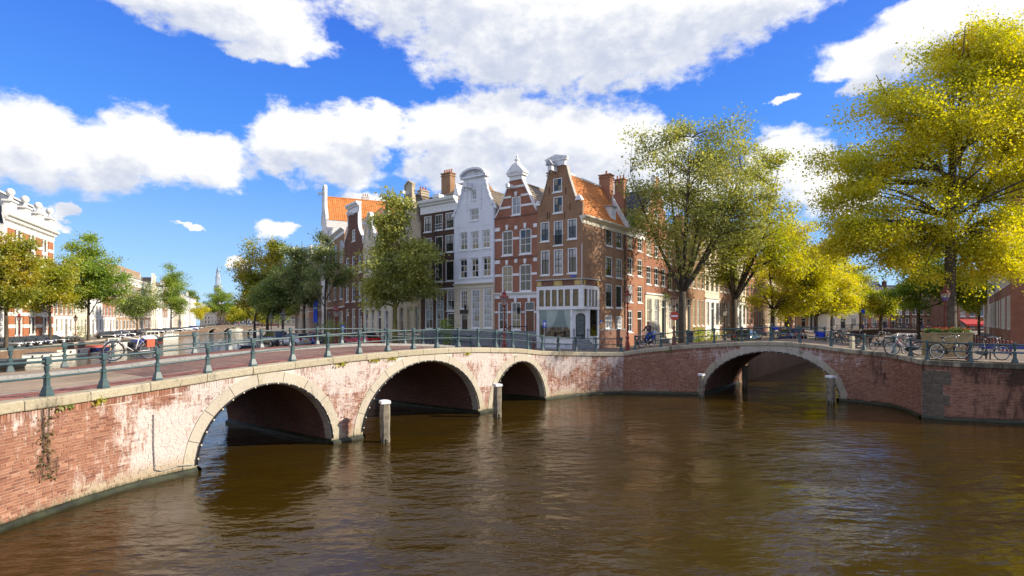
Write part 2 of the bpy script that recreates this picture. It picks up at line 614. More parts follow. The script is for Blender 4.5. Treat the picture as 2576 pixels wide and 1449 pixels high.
# ------------------------------------------------------------------ masonry materials
def masonry(name, kind):
    m, nt, b = new_mat(name)
    sz = nd(nt, "ShaderNodeAttribute", attribute_name="sz").outputs["Vector"]
    lime = nd(nt, "ShaderNodeAttribute", attribute_name="lime").outputs["Fac"]
    grime = nd(nt, "ShaderNodeAttribute", attribute_name="grime").outputs["Fac"]  # real grime, plus shade painted into the right bridge and quay
    tint = nd(nt, "ShaderNodeAttribute", attribute_name="tint").outputs["Fac"]
    zz = nd(nt, "ShaderNodeSeparateXYZ", {0: sz}).outputs[1]
    fine = noise(nt, sz, 22, 5, 0.7)
    n1 = noise(nt, mapping(nt, sz, (1.7, 0.55, 1)), 1.5, 6, 0.62)
    n2 = noise(nt, mapping(nt, sz, (7.0, 1.3, 1)), 1.6, 4, 0.6)
    if kind == "brick":
        rp = nd(nt, "ShaderNodeValToRGB", {0: tint})
        el = rp.color_ramp.elements
        el[0].color = (0.16, 0.062, 0.044, 1)
        el[1].color = (0.44, 0.225, 0.145, 1)
        e = el.new(0.35)
        e.color = (0.27, 0.118, 0.074, 1)
        e = el.new(0.75)
        e.color = (0.335, 0.158, 0.096, 1)
        base = mixc(nt, sstep(nt, fine, 0.35, 0.7, 0, 0.45), rp.outputs[0], (0.17, 0.085, 0.062))
        base = mixc(nt, sstep(nt, n1, 0.5, 0.7, 0, 0.3), base, (0.34, 0.17, 0.11))
    elif kind == "mortar":
        base = mixc(nt, sstep(nt, fine, 0.3, 0.7), (0.42, 0.36, 0.29), (0.58, 0.51, 0.43))
    else:
        base = mixc(nt, sstep(nt, noise(nt, sz, 14, 5, 0.7), 0.3, 0.7), (0.33, 0.285, 0.20), (0.50, 0.45, 0.335))
        base = mixc(nt, mth(nt, "MULTIPLY", tint, 0.5), base, (0.30, 0.25, 0.165))
        base = mixc(nt, sstep(nt, noise(nt, mapping(nt, sz, (3, 0.8, 1)), 2.4, 6, 0.7), 0.55, 0.72, 0, 0.75), base, (0.10, 0.09, 0.065))
    n3 = noise(nt, mapping(nt, sz, (9.0, 9.0, 1), (5, 2, 0)), 1.5, 5, 0.7)
    f = mth(nt, "ADD", mth(nt, "ADD", mth(nt, "MULTIPLY", n1, 0.85), mth(nt, "MULTIPLY", n2, 0.62)), mth(nt, "SUBTRACT", lime, 1.37))
    f = mth(nt, "ADD", f, mth(nt, "ADD", mth(nt, "MULTIPLY", n3, 0.42), mth(nt, "MULTIPLY", tint, 0.16)))
    mask = mth(nt, "MULTIPLY", sstep(nt, f, -0.12, 0.24), sstep(nt, fine, 0.3, 0.6, 0.45, 1.0))
    warm = mixc(nt, sstep(nt, zz, 0.25, 0.9), (0.42, 0.36, 0.25), (0.64, 0.585, 0.55))
    c = mixc(nt, mth(nt, "MULTIPLY", mask, 0.9 if kind != "stone" else 0.35), base, warm)
    g = mth(nt, "ADD", mth(nt, "ADD", mth(nt, "MULTIPLY", noise(nt, mapping(nt, sz, (1.6, 0.5, 1), (7, 3, 0)), 1.3, 6, 0.65), 1.3), mth(nt, "MULTIPLY", fine, 0.3)), mth(nt, "SUBTRACT", grime, 1.25))
    gm = sstep(nt, g, -0.05, 0.3)
    c = mixc(nt, mth(nt, "MULTIPLY", gm, 0.8 if kind != "mortar" else 0.95), c, (0.022, 0.02, 0.016))
    alg = sstep(nt, mth(nt, "ADD", zz, mth(nt, "MULTIPLY", n2, -0.35)), -0.1, 0.14, 0.93, 0.0)
    c = mixc(nt, alg, c, (0.020, 0.024, 0.010))
    nt.links.new(c, b.inputs["Base Color"])
    b.inputs["Roughness"].default_value = 0.9
    b.inputs["Specular IOR Level"].default_value = 0.15
    bp = nd(nt, "ShaderNodeBump", {"Strength": 0.35, "Distance": 0.012, "Height": noise(nt, sz, 45, 4, 0.7)})
    nt.links.new(bp.outputs[0], b.inputs["Normal"])
    return m


BRICK = masonry("weathered_brick", "brick")
MORTAR = masonry("weathered_mortar", "mortar")
STONE = masonry("weathered_sandstone", "stone")
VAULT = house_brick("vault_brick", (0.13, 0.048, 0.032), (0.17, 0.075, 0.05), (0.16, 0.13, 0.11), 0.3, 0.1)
FOOT = plain("slimy_footing", (0.022, 0.026, 0.012), 0.5, vary=0.5, scale=2.0, bump=0.4)
TEAL = plain("blue_green_iron_paint", (0.045, 0.085, 0.092), 0.38, vary=0.15, scale=6, dirt=(0.10, 0.075, 0.05))
CABLE = BLACK
BULB = plain("cream_bulb", (0.62, 0.56, 0.42), 0.25)


QSTONE = plain("dull_corner_stone", (0.12, 0.094, 0.068), .9, vary=.3, scale=4.5, dirt=(.06, .045, .035), bump=.6)


def gs(v):
    return math.exp(-v * v)


def lime_left(s, z, top):
    t = s - S0
    v = 0.16
    v += 0.50 * gs((t + 1.1) / 1.2) * (1 if z < 2.3 else max(0, 1 - (z - 2.3) / 0.5))
    v += 0.30 * gs((t + 3.4) / 0.8) * max(0, 1 - z / 1.5)
    v += 0.24 * gs((top - 0.55 - z) / 0.45) * (0.6 + 0.4 * math.sin(t * 2.1)) 
    if t > -1:
        v += 0.20 * min(1, (t + 1)) * (1 if t < 24 else max(0.75, 1 - (t - 24) / 6))
    v += 0.16 * gs((t - 7) / 1.3) * (z > 2.2) + 0.14 * gs((t - 12) / 2.0) + 0.24 * gs((t - 17.2) / 0.8) * (z > 1.6)
    v += 0.26 * gs((t - 26) / 1.1) * (0.5 + 0.5 * math.sin(z * 3 + 1))
    return v + 0.35 * max(0, 1 - z / 0.6)


def grime_left(s, z, top):
    t = s - S0
    return 0.42 * gs((t + 4.9) / 0.42) * (1 if z > 0.9 else 0.5) + 0.26 * gs((t + 4.0) / 1.2) * gs((z - 1.4) / 0.9) + 0.15 * gs((t - 20.2) / .35) * (z > 2.9) + 0.30 * gs((t - 29) / .35)


def lime_right(s, z, top):
    c = s - (R0 + R1) / 2
    v = 0.10 + 0.46 * gs(c / 5.2) * gs((top - 0.9 - z) / 0.7) + 0.35 * gs((s - 2.0) / 1.6) * max(0, 1 - z / 1.1)
    return v + 0.25 * max(0, 1 - z / 0.45)


def grime_shade_right(s, z, top):
    return 0.12 + 0.20 * gs((s - 4.4) / .3) + 0.16 * gs((s - 3.0) / .25) + 0.28 * gs((s - R1 - 2.6) / 0.9) * (z > 1.2) + 0.15 * (s > R1 + 1.0)  # dark spots over a base that paints in this wall's shade


def lime_quay(s, z, top):
    return 0.05


def grime_shade_quay(s, z, top):
    return 0.34 + 0.25 * gs((s - 5) / 1.6) + 0.22 * (z > top - 1.2)  # high base puts the quay's shade into its colour, with stains on top


class Arch:
    def __init__(s, s0, s1, rise, ring=0.52):
        s.c, s.a, s.b, s.w = (s0 + s1) / 2, (s1 - s0) / 2, rise, ring

    def z_in(s, v):
        q = 1 - ((v - s.c) / s.a) ** 2
        return s.b * math.sqrt(q) if q > 0 else None

    def out_half(s, z):
        q = 1 - (max(z, 0) / (s.b + s.w)) ** 2
        return (s.a + s.w) * math.sqrt(q) if q > 0 else None


class Masonry:
    """boxes laid in wall coordinates (s along, z up, o proud) with weathering and shade values at each corner"""

    def __init__(s, path, lime, grime):
        s.p, s.lime, s.grime = path, lime, grime
        s.v, s.f, s.sz, s.li, s.gr, s.ti = [], [], [], [], [], []

    def pt(s, v, o, z, tint):
        s.v.append(s.p.pt(v, o, z))
        s.sz.append((v, z, 0))
        top = float(s.p.top(v))
        s.li.append(s.lime(v, z, top))
        s.gr.append(s.grime(v, z, top))
        s.ti.append(tint)

    def box(s, a, b, z0, z1, o0, o1, tint, z0b=None, z1b=None, bev=0.0):
        k = len(s.v)
        z0b = z0 if z0b is None else z0b
        z1b = z1 if z1b is None else z1b
        for v, lo, hi in ((a, z0, z1), (b, z0b, z1b)):
            s.pt(v, o0, lo, tint)
            s.pt(v, o1, lo, tint)
            s.pt(v, o1, hi - bev, tint)
            s.pt(v, o1 - bev, hi, tint)
            s.pt(v, o0, hi, tint)
        s.f += [tuple(k + i for i in (0, 1, 2, 3, 4)), tuple(k + i for i in (9, 8, 7, 6, 5))]
        s.f += [(k + i, k + 5 + i, k + 5 + (i + 1) % 5, k + (i + 1) % 5) for i in range(5)]

    def brick(s, a, b, z0, z1, o, tint):
        k = len(s.v)
        for v in (a, b):
            s.pt(v, -0.03, z0, tint)
            s.pt(v, o, z0, tint)
            s.pt(v, o, z1, tint)
            s.pt(v, -0.03, z1, tint)
        s.f += [(k + 1, k + 5, k + 6, k + 2), (k, k + 4, k + 5, k + 1), (k + 2, k + 6, k + 7, k + 3), (k, k + 1, k + 2, k + 3), (k + 4, k + 7, k + 6, k + 5)]

    def build(s, name, m, parent, smooth=False):
        me = bpy.data.meshes.new(name)
        me.from_pydata(s.v, [], s.f)
        me.materials.append(m)
        for nm, dat, typ in (("lime", s.li, "FLOAT"), ("grime", s.gr, "FLOAT"), ("tint", s.ti, "FLOAT")):
            at_ = me.attributes.new(nm, typ, "POINT")
            at_.data.foreach_set("value", np.array(dat, np.float32))
        at_ = me.attributes.new("sz", "FLOAT_VECTOR", "POINT")
        at_.data.foreach_set("vector", np.array(s.sz, np.float32).ravel())
        return link(name, me, parent)


COP = 0.30        # coping depth
SOL = 0.24        # upright course under it
BH, BL = 0.085, 0.27


def masonry_wall(root, path, arches, lime, grime, s_from, s_to, n_single, quoins=()):
    r = random.Random(int(path.L * 100))
    # core
    core = Masonry(path, lime, grime)
    ss = set(np.arange(0, path.L, 0.25)) | {path.L}
    for a in arches:
        for k in range(41):
            ss.add(a.c - a.a * math.cos(math.pi * k / 40))
    ss = sorted(ss)
    NZ = 8
    for v in ss:
        zl = -1.2
        for a in arches:
            if abs(v - a.c) <= a.a + 1e-6:
                zl = a.z_in(v) or 0.0
        zt = float(path.top(v)) - 0.02
        for j in range(NZ + 1):
            core.pt(v, 0.0, zl + (zt - zl) * j / NZ, 0.5)
    n = NZ + 1
    for i in range(len(ss) - 1):
        for j in range(NZ):
            core.f.append((i * n + j, (i + 1) * n + j, (i + 1) * n + j + 1, i * n + j + 1))
    core.build("wall_core", MORTAR, root)
    # bricks, course by course
    bricks = []
    top_max = float(path.P[:, 2].max())
    z = 0.16
    row = 0
    while z < top_max - COP - SOL:
        blocked = []
        for a in arches:
            h = a.out_half(z)
            if h:
                blocked.append((a.c - h, a.c + h))
        for q in quoins:
            if q[2] <= z + BH / 2 <= q[3]:
                blocked.append((q[0], q[1]))
        v = s_from - (BL / 2 if row % 2 else 0) - r.uniform(0, BL * 0.45)
        while v < s_to:
            bl = BL * (0.5 if r.random() < 0.12 else r.uniform(0.94, 1.04))
            a, b = v + 0.006, v + bl - 0.006
            v += bl
            for lo, hi in blocked:
                if a < hi and b > lo:
                    if a < lo:
                        b = min(b, lo)
                    elif b > hi:
                        a = max(a, hi)
                    else:
                        a = b
            if b - a < 0.05 or b <= s_from or a >= s_to:
                continue
            a, b = max(a, s_from), min(b, s_to)
            lim = min(float(path.top(a)), float(path.top(b))) - COP - SOL
            z1 = min(z + BH - 0.011, lim)
            if z1 - z < 0.03:
                continue
            bricks.append((a, b, z, z1))
        z += BH
        row += 1
    v = s_from
    while v < s_to:
        zt = float(path.top(v + 0.045)) - COP - 0.006
        ok = True
        for a in arches:
            if ((v + 0.045 - a.c) / (a.a + a.w)) ** 2 + (max(zt - SOL, 0) / (a.b + a.w)) ** 2 < 1.0:
                ok = False
        if ok:
            bricks.append((v + 0.005, v + 0.085, zt - SOL + 0.012, zt))
        v += 0.09

    def show(bk):
        p = path.pt((bk[0] + bk[1]) / 2, 0, (bk[2] + bk[3]) / 2)
        if p.y < 1 or abs(p.x / p.y) > 0.9:
            return 1e9
        return p.y + (6 if bk[1] - bk[0] < 0.15 else 0)

    bricks.sort(key=show)
    rest = Masonry(path, lime, grime)
    for i, bk in enumerate(bricks):
        o = 0.012 + r.uniform(-0.005, 0.006)
        tint = min(1, max(0, r.gauss(0.5, 0.22)))
        if i < n_single:
            one = Masonry(path, lime, grime)
            one.brick(*bk, o, tint)
            one.build("brick", BRICK, root)
        else:
            rest.brick(*bk, o, tint)
    if rest.v:
        tag(rest.build("brickwork", BRICK, root), kind="stuff")
    for a0, a1, z0, z1 in quoins:
        q = Masonry(path, lime, grime)
        for j in range(7):
            v = a0 + 0.01 + (a1 - a0 - 0.02) * j / 6
            for o, z in ((-0.1, z0 + 0.01), (0.028, z0 + 0.01), (0.036, z0 + 0.03), (0.036, z1 - 0.03), (0.028, z1 - 0.01), (-0.1, z1 - 0.01)):
                q.pt(v, o, z, 0.5)
        q.f += [(j * 6 + i, (j + 1) * 6 + i, (j + 1) * 6 + (i + 1) % 6, j * 6 + (i + 1) % 6) for j in range(6) for i in range(6)]
        q.f += [(5, 4, 3, 2, 1, 0), tuple(36 + i for i in range(6))]
        q.build("corner_stone", QSTONE, root)
    # coping
    v = s_from
    while v < s_to - 0.2:
        L = r.uniform(1.75, 2.05)
        e = min(v + L, s_to)
        if s_to - e < 0.7:
            e = s_to
        k = max(2, int((e - v) / 0.4))
        st = Masonry(path, lambda *x: 0.1, lambda s_, z_, t_: 0.33 + 0.6 * grime(s_, z_ - 0.5, t_))
        tint = r.random()
        dz, do = r.uniform(-0.008, 0.008), r.uniform(-0.008, 0.008)
        for j in range(k + 1):
            q = v + 0.013 + (e - v - 0.026) * j / k
            zt = float(path.top(q)) + dz
            for o, zq in ((-0.42, zt - COP), (0.085 + do, zt - COP), (0.10 + do, zt - COP + 0.03), (0.10 + do, zt - 0.05), (0.06 + do, zt - 0.008), (-0.05, zt + 0.006), (-0.42, zt)):
                st.pt(q, o, zq, tint)
        for j in range(k):
            st.f += [(j * 7 + i, (j + 1) * 7 + i, (j + 1) * 7 + (i + 1) % 7, j * 7 + (i + 1) % 7) for i in range(7)]
        st.f += [tuple(range(6, -1, -1)), tuple(k * 7 + i for i in range(7))]
        st.build("coping_stone", STONE, root)
        v = e
    # footing ledge outside the arches
    edges = [s_from] + [x for a in arches for x in (a.c - a.a - 0.02, a.c + a.a + 0.02)] + [s_to]
    for i in range(0, len(edges), 2):
        a, b = edges[i], edges[i + 1]
        k = max(1, int((b - a) / 0.5))
        ft = MB()
        rows = []
        for j in range(k + 1):
            q = a + (b - a) * j / k
            dz = 0.02 * math.sin(q * 3.1)
            rows.append([path.pt(q, 0.0, 0.17), path.pt(q, 0.07, 0.15 + dz), path.pt(q, 0.15, 0.06 + dz), path.pt(q, 0.16, -1.0)])
        ft.grid(rows)
        ft.build("footing", FOOT, root)


def arch_set(root, path, a, lime, grime, depth, label):
    """ring stones, barrel vault behind them, and the string of bulbs along the edge"""
    r = random.Random(int(a.c * 77))
    per = 0
    K = 200
    th = [math.pi * k / K for k in range(K + 1)]
    pts = [(-a.a * math.cos(t), a.b * math.sin(t)) for t in th]
    cum = [0]
    for i in range(K):
        cum.append(cum[-1] + math.dist(pts[i], pts[i + 1]))
    n = max(7, int(cum[-1] / 1.15)) | 1
    for i in range(n):
        st = Masonry(path, lambda s_, z_, t_: lime(s_, z_, t_) + 0.1, lambda s_, z_, t_: grime(s_, z_, t_) + 0.31)
        tint = r.random()
        t0 = float(np.interp(cum[-1] * i / n + 0.012, cum, th))
        t1 = float(np.interp(cum[-1] * (i + 1) / n - 0.012, cum, th))
        k = 5
        o1 = 0.03 + r.uniform(0, 0.012)
        for j in range(k + 1):
            t = t0 + (t1 - t0) * j / k
            ci, si = -math.cos(t), math.sin(t)
            w = a.w
            x1, z1 = a.c + (a.a + w) * ci, (a.b + w) * si
            lim = float(path.top(x1)) - COP - 0.01
            x0, z0 = a.c + a.a * ci, a.b * si
            for x, z, o in ((x0, z0, -0.45), (x0, z0, o1), (x1, min(z1, lim), o1), (x1, min(z1, lim), -0.1)):
                st.pt(x, o, max(z, -0.3), tint)
        for j in range(k):
            st.f += [(j * 4 + q, (j + 1) * 4 + q, (j + 1) * 4 + (q + 1) % 4, j * 4 + (q + 1) % 4) for q in range(4)]
        st.f += [(3, 2, 1, 0), tuple(k * 4 + q for q in range(4))]
        st.build("arch_stone", STONE, root)
    back = V if path is PL else U
    vb = MB()
    rows = []
    for t in [math.pi * k / 36 for k in range(37)]:
        x, z = a.c - a.a * math.cos(t), a.b * math.sin(t)
        p0 = path.pt(x, -0.4, z if 0 < t < math.pi - 1e-6 else -1.0)
        p1 = path.pt(x, 0, p0.z) + back * depth
        rows.append([p0, p0 + (p1 - p0) * 0.33, p0 + (p1 - p0) * 0.66, p1])
    vb.grid(rows)
    vb.build("vault", VAULT, root, smooth=True)
    for sg in (-1, 1):
        ft = MB()
        x = a.c + sg * a.a
        p0 = path.pt(x, 0.05, 0)
        q = path.pt(x - sg * 0.16, 0.05, 0)
        p1 = path.pt(x, 0, 0) + back * depth
        q1 = path.pt(x - sg * 0.16, 0, 0) + back * depth
        ft.grid([[p0 + Vector((0, 0, .22)), q + Vector((0, 0, .12)), q + Vector((0, 0, -1))], [p1 + Vector((0, 0, .22)), q1 + Vector((0, 0, .12)), q1 + Vector((0, 0, -1))]])
        ft.build("footing", FOOT, root)
    ls = thing("light_string", label, "light string", path.pt(a.c, 0, 0))
    inv = Vector(ls.location)
    cab = []
    for t in [0.09 + (math.pi - 0.18) * k / 60 for k in range(61)]:
        cab.append(path.pt(a.c - (a.a + 0.05) * math.cos(t), 0.09, (a.b + 0.05) * math.sin(t)) - inv)
    MB().tube(cab, 0.034, 6).build("cable", CABLE, ls, smooth=True)
    bm = MB().lathe([(0.0, -.04), (0.022, -.036), (0.034, -.008), (0.026, .024), (0.0, .036)], 8).mesh("bulb", BULB, True)
    L = cum[-1]
    k = int(L / 0.47)
    for i in range(1, k):
        t = float(np.interp(L * i / k, cum, th))
        link("bulb", bm, ls, path.pt(a.c - (a.a + 0.05) * math.cos(t), 0.135, (a.b + 0.05) * math.sin(t)) - inv)


# ------------------------------------------------------------------ the two bridges and the quay
ARL = [Arch(S0 + 0.2, S0 + 6.1, 2.98), Arch(S0 + 7.85, S0 + 16.55, 3.40), Arch(S0 + 18.0, S0 + 23.9, 2.88)]
ARR = [Arch(R0, R1, 3.32, 0.5)]
bridge1 = thing("canal_bridge", "long red brick bridge with three round arches streaked with white lime", "bridge", (0, 0, 0))
masonry_wall(bridge1, PL, ARL, lime_left, grime_left, 3.0, PL.L, 300)
names = ["string of bulbs round the nearest arch with blue water behind it", "string of bulbs round the widest middle arch of the long bridge", "string of bulbs round the small far arch of the long bridge"]
for a, nm in zip(ARL, names):
    arch_set(bridge1, PL, a, lime_left, grime_left, 9.2, nm)
bridge2 = thing("canal_bridge", "shaded single arch brick bridge over the side canal", "bridge", (0, 0, 0))
masonry_wall(bridge2, PR, ARR, lime_right, grime_shade_right, 0.0, PR.L, 300)
arch_set(bridge2, PR, ARR[0], lime_right, grime_shade_right, 9.6, "string of bulbs round the single arch over the side canal")
quay1 = thing("quay_wall", "shaded and stained brick quay wall with big corner stones", "quay wall", (0, 0, 0))
QN = [(0.0, 1.35, 2.0, 2.75), (0.0, 1.0, 1.42, 2.0), (0.0, 1.3, 0.80, 1.42), (0.0, 1.05, 0.2, 0.80)]
masonry_wall(quay1, PQ, [], lime_quay, grime_shade_quay, 0.0, 16.0, 200, QN)
PIPE = plain("grey_conduit", (0.30, 0.29, 0.27), 0.5)
pp = [PL.pt(S0 - 1.35, 0.05, 2.35), PL.pt(S0 - 1.35, 0.05, 1.3), PL.pt(S0 - 1.33, 0.055, 0.8), PL.pt(S0 - 1.3, 0.06, 0.42), PL.pt(S0 - 1.1, 0.06, 0.33), PL.pt(S0 - 0.5, 0.06, 0.38), PL.pt(S0 + 0.05, 0.09, 0.3)]
tag(MB().tube(pp, 0.018, 6).build("conduit", PIPE), "thin grey conduit running down the limed wall beside the nearest arch", "conduit")

# back face of the long bridge with its own wall and coping
bk = MB()
for i in range(15):
    t0, t1 = -14 + i * 3, -14 + (i + 1) * 3
bw = MB()
for t0, t1 in ((-16, 0.2), (6.1, 7.85), (16.55, 18.0), (23.9, 27)):
    p, q = A0 + U * t0 + V * 9.2, A0 + U * t1 + V * 9.2
    bw.add([(p.x, p.y, -1), (q.x, q.y, -1), (q.x, q.y, 3.3), (p.x, p.y, 3.3)], [(0, 1, 2, 3)])
for a in ARL:
    rows = []
    for k in range(31):
        t = math.pi * k / 30
        x, z = a.c - S0 - a.a * math.cos(t), a.b * math.sin(t)
        p = A0 + U * x + V * 9.2
        rows.append([(p.x, p.y, z), (p.x, p.y, np.interp(x, TW, TZ) - 0.3)])
    bw.grid(rows)
bw.build("back_wall", VAULT, bridge1)
BACKP = Path([tuple((A0 + U * t + V * 9.05)[:2]) + (float(np.interp(t, TW, TZ)),) for t in np.arange(-13, 27.6, 1.0)])
r_ = random.Random(5)
v = 0.0
while v < BACKP.L - 0.3:
    e = min(v + 1.9, BACKP.L)
    st = Masonry(BACKP, lambda *x: 0.1, lambda *x: 0.15)
    tint = r_.random()
    for j in range(4):
        q = v + 0.01 + (e - v - 0.02) * j / 3
        zt = float(BACKP.top(q))
        for o, zq in ((-0.2, zt - COP), (0.24, zt - COP), (0.24, zt - 0.02), (0.2, zt + 0.004), (-0.2, zt)):
            st.pt(q, o, zq, tint)
    for j in range(3):
        st.f += [(j * 5 + i, (j + 1) * 5 + i, (j + 1) * 5 + (i + 1) % 5, j * 5 + (i + 1) % 5) for i in range(5)]
    st.f += [(4, 3, 2, 1, 0), (15, 16, 17, 18, 19)]
    st.build("coping_stone", STONE, bridge1)
    v = e

# ------------------------------------------------------------------ deck of the long bridge
PAVE = house_brick("clay_pavers", (0.20, 0.085, 0.06), (0.27, 0.13, 0.09), (0.10, 0.08, 0.065), 0.24, 0.12, 0.014)


def flat_paving(name, c1, c2, mortar, bw, bh, rot=0.0, ms=0.012):
    m, nt, b = new_mat(name)
    tc = mapping(nt, nd(nt, "ShaderNodeTexCoord").outputs["Object"], rot=(0, 0, rot))
    br = nd(nt, "ShaderNodeTexBrick", {"Vector": tc, "Color1": c4(c1), "Color2": c4(c2), "Mortar": c4(mortar), "Scale": 1.0, "Mortar Size": ms, "Brick Width": bw, "Row Height": bh})
    n = noise(nt, tc, 0.35, 6, 0.65)
    c = mixc(nt, sstep(nt, n, 0.35, 0.7, 0, 0.7), br.outputs[0], tuple(x * 0.55 for x in c1))
    c = mixc(nt, sstep(nt, noise(nt, mapping(nt, tc, (0.25, 2.2, 1)), 1.1, 6, 0.7), 0.5, 0.75, 0, 0.45), c, tuple(min(1, x * 1.5) for x in c2))
    nt.links.new(c, b.inputs["Base Color"])
    b.inputs["Roughness"].default_value = 0.85
    b.inputs["Specular IOR Level"].default_value = 0.2
    bp = nd(nt, "ShaderNodeBump", {"Strength": 0.5, "Distance": 0.012, "Height": br.outputs["Fac"]}, invert=True)
    nt.links.new(bp.outputs[0], b.inputs["Normal"])
    return m


ROT = -math.atan2(U.y, U.x)
ROADM = flat_paving("brick_road", (0.20, 0.115, 0.085), (0.29, 0.17, 0.13), (0.09, 0.07, 0.06), 0.24, 0.11, ROT + math.pi / 2)
TANM = flat_paving("tan_pavement", (0.34, 0.25, 0.165), (0.42, 0.32, 0.22), (0.17, 0.13, 0.09), 0.24, 0.12, ROT)
REDM = flat_paving("red_pavement", (0.22, 0.085, 0.058), (0.29, 0.125, 0.085), (0.11, 0.075, 0.06), 0.24, 0.12, ROT)
KERB = plain("grey_kerb_granite", (0.25, 0.25, 0.235), 0.7, vary=0.15, scale=7)


def deck_pt(s, n):
    """n metres in from the front coping of the long bridge, towards its back"""
    f = PL.pt(s, -0.40, 0)
    b = A0 + U * (s - S0) + V * 8.87
    w = (b - f)
    L = w.length
    p = f + w * (n / 8.45)
    p.z = float(PL.top(s)) - 0.05
    return p


def strip(name, s0, s1, n0, n1, m, dz=0.0, nn=2):
    rows = []
    for s in np.linspace(s0, s1, max(3, int((s1 - s0) / 0.6))):
        rows.append([deck_pt(s, n0 + (n1 - n0) * k / nn) + Vector((0, 0, dz)) for k in range(nn + 1)])
    return tag(MB().grid(rows).build(name, m), kind="structure")


SE = S0 + 26.5
near_walk = strip("pavement", 1.0, SE, 0.0, 1.55, REDM)
strip("road", S0 - 0.6, SE, 1.62, 6.55, ROADM, -0.02, 4)
strip("road", 1.0, S0 - 0.6, 1.62, 6.55, TANM, -0.02, 4)
far_walk = strip("pavement", S0 - 1.5, SE, 6.85, 8.5, REDM, 0.11)
strip("pavement", 1.0, S0 - 1.5, 6.85, 8.5, TANM, 0.11)


def kerb_line(n0, n1, z0, z1, L, s_from=2.0, nm="kerb"):
    root = tag(thing(nm, None, None), kind="structure")
    s = s_from
    r = random.Random(int(n0 * 10))
    while s < SE - 0.2:
        e = min(s + L, SE)
        b = MB()
        rows = []
        for q in (s + 0.006, (s + e) / 2, e - 0.006):
            h = z1 + r.uniform(-0.004, 0.004)
            rows.append([deck_pt(q, n0) + Vector((0, 0, z0)), deck_pt(q, n0 + 0.02) + Vector((0, 0, h)), deck_pt(q, n1) + Vector((0, 0, h)), deck_pt(q, n1) + Vector((0, 0, z0))])
        b.grid(rows)
        b.add(rows[0], [(0, 1, 2, 3)])
        b.add(rows[2], [(3, 2, 1, 0)])
        b.build("kerb_stone", KERB, root)
        s = e


kerb_line(1.56, 1.66, -0.1, 0.012, 1.0)
kerb_line(6.52, 6.84, -0.12, 0.125, 1.0)
# pavers of the near pavement: rows laid along the parapet
pavers = []
row = 0
for n in np.arange(0.03, 1.5, 0.125):
    s = 5.0 + (0.13 if row % 2 else 0)
    while s < S0 + 9:
        pavers.append((s, n))
        s += 0.26
    row += 1
pavers.sort(key=lambda q: (0 if abs(deck_pt(q[0], q[1]).x / deck_pt(q[0], q[1]).y) < 0.905 else 1e3) + deck_pt(q[0], q[1]).y)
PAVM = plain("clay_paver", (0.25, 0.10, 0.07), 0.85, vary=0.35, scale=2.2)
rest = MB()
for i, (s, n) in enumerate(pavers):
    b = MB() if i < 300 else rest
    h = 0.012 + rnd.uniform(-0.003, 0.003)
    q = [deck_pt(s + 0.006, n), deck_pt(s + 0.252, n), deck_pt(s + 0.252, n + 0.117), deck_pt(s + 0.006, n + 0.117)]
    b.add([p + Vector((0, 0, -0.01)) for p in q] + [p + Vector((0, 0, h)) for p in q], [(4, 5, 6, 7), (0, 1, 5, 4), (1, 2, 6, 5), (2, 3, 7, 6), (3, 0, 4, 7)])
    if i < 300:
        b.build("paver", PAVM, near_walk)
tag(rest.build("paving", PAVM, near_walk), kind="stuff")

# ------------------------------------------------------------------ railings
POSTM = None


def post_mesh(h=1.15, k=1.0):
    b = MB()
    q = math.sqrt(2)
    b.lathe([(.125 * q * k, 0), (.125 * q * k, .07), (.115 * q * k, .09), (.075 * q * k, .27), (.062 * q * k, .30), (.056 * q * k, .50), (.075 * q * k, .515), (.075 * q * k, .60), (.056 * q * k, .615)], 4, ph=0.5)
    b.lathe([(.05 * k, .61), (.07 * k, .635), (.045 * k, .665), (.05 * k, .70), (.078 * k, .82), (.085 * k, .87), (.05 * k, .895), (.075 * k, .915), (.075 * k, .935)], 12)
    b.lathe([(.082 * q * k, .935), (.082 * q * k, 1.10), (.07 * q * k, 1.12), (.02 * q * k, 1.15)], 4, ph=0.5)
    return b.mesh("post", TEAL)


POSTM = post_mesh()
POSTS = post_mesh(k=0.8)


def railing(label, posts, ends=True, small=False, extra=None, closed_end=True):
    """posts: list of (point, heading); two round rails run from post to post"""
    root = thing("railing", label, "railing", posts[0][0])
    o = Vector(posts[0][0])
    for p, a in posts:
        link("post", POSTS if small else POSTM, root, p - o, a)
    k = 0.8 if small else 1.0
    for z, nm, r in ((1.02, "top_rail", 0.038), (0.557, "middle_rail", 0.032)):
        pts = [p - o + Vector((0, 0, z)) for p, a in posts]
        MB().tube(pts, r * k, 8).build(nm, TEAL, root, smooth=True)
    return root


pf = [S0 - 1.08 + 1.785 * i for i in range(-5, 40)]
pf = [s for s in pf if 3.0 < s < PL.L - 0.6]
railing("railing on the front edge of the three arched bridge, nearest the viewer", [(PL.pt(s, -0.2, float(PL.top(s))), PL.ang(s)) for s in pf] + [(PL.pt(PL.L, -0.35, 3.2), PL.ang(PL.L))])
pb = [0.6 + 1.85 * i for i in range(22)]
pb = [s for s in pb if s < BACKP.L]
railing("railing on the back edge of the three arched bridge with a white bicycle against it", [(BACKP.pt(s, 0, float(BACKP.top(s))), BACKP.ang(s)) for s in pb])
pr = [0.9 + 1.95 * i for i in range(40)]
pr = [s for s in pr if s < PR.L - 0.9]
prq = [(PR.pt(s, -0.2, float(PR.top(s))), PR.ang(s)) for s in pr] + [(PQ.pt(s, -0.2, float(PQ.top(s))), PQ.ang(s)) for s in (0.25, 2.35, 4.4, 6.5, 8.6, 10.7, 12.8)]
railing("railing along the front of the single arch bridge and round to the corner quay", prq)
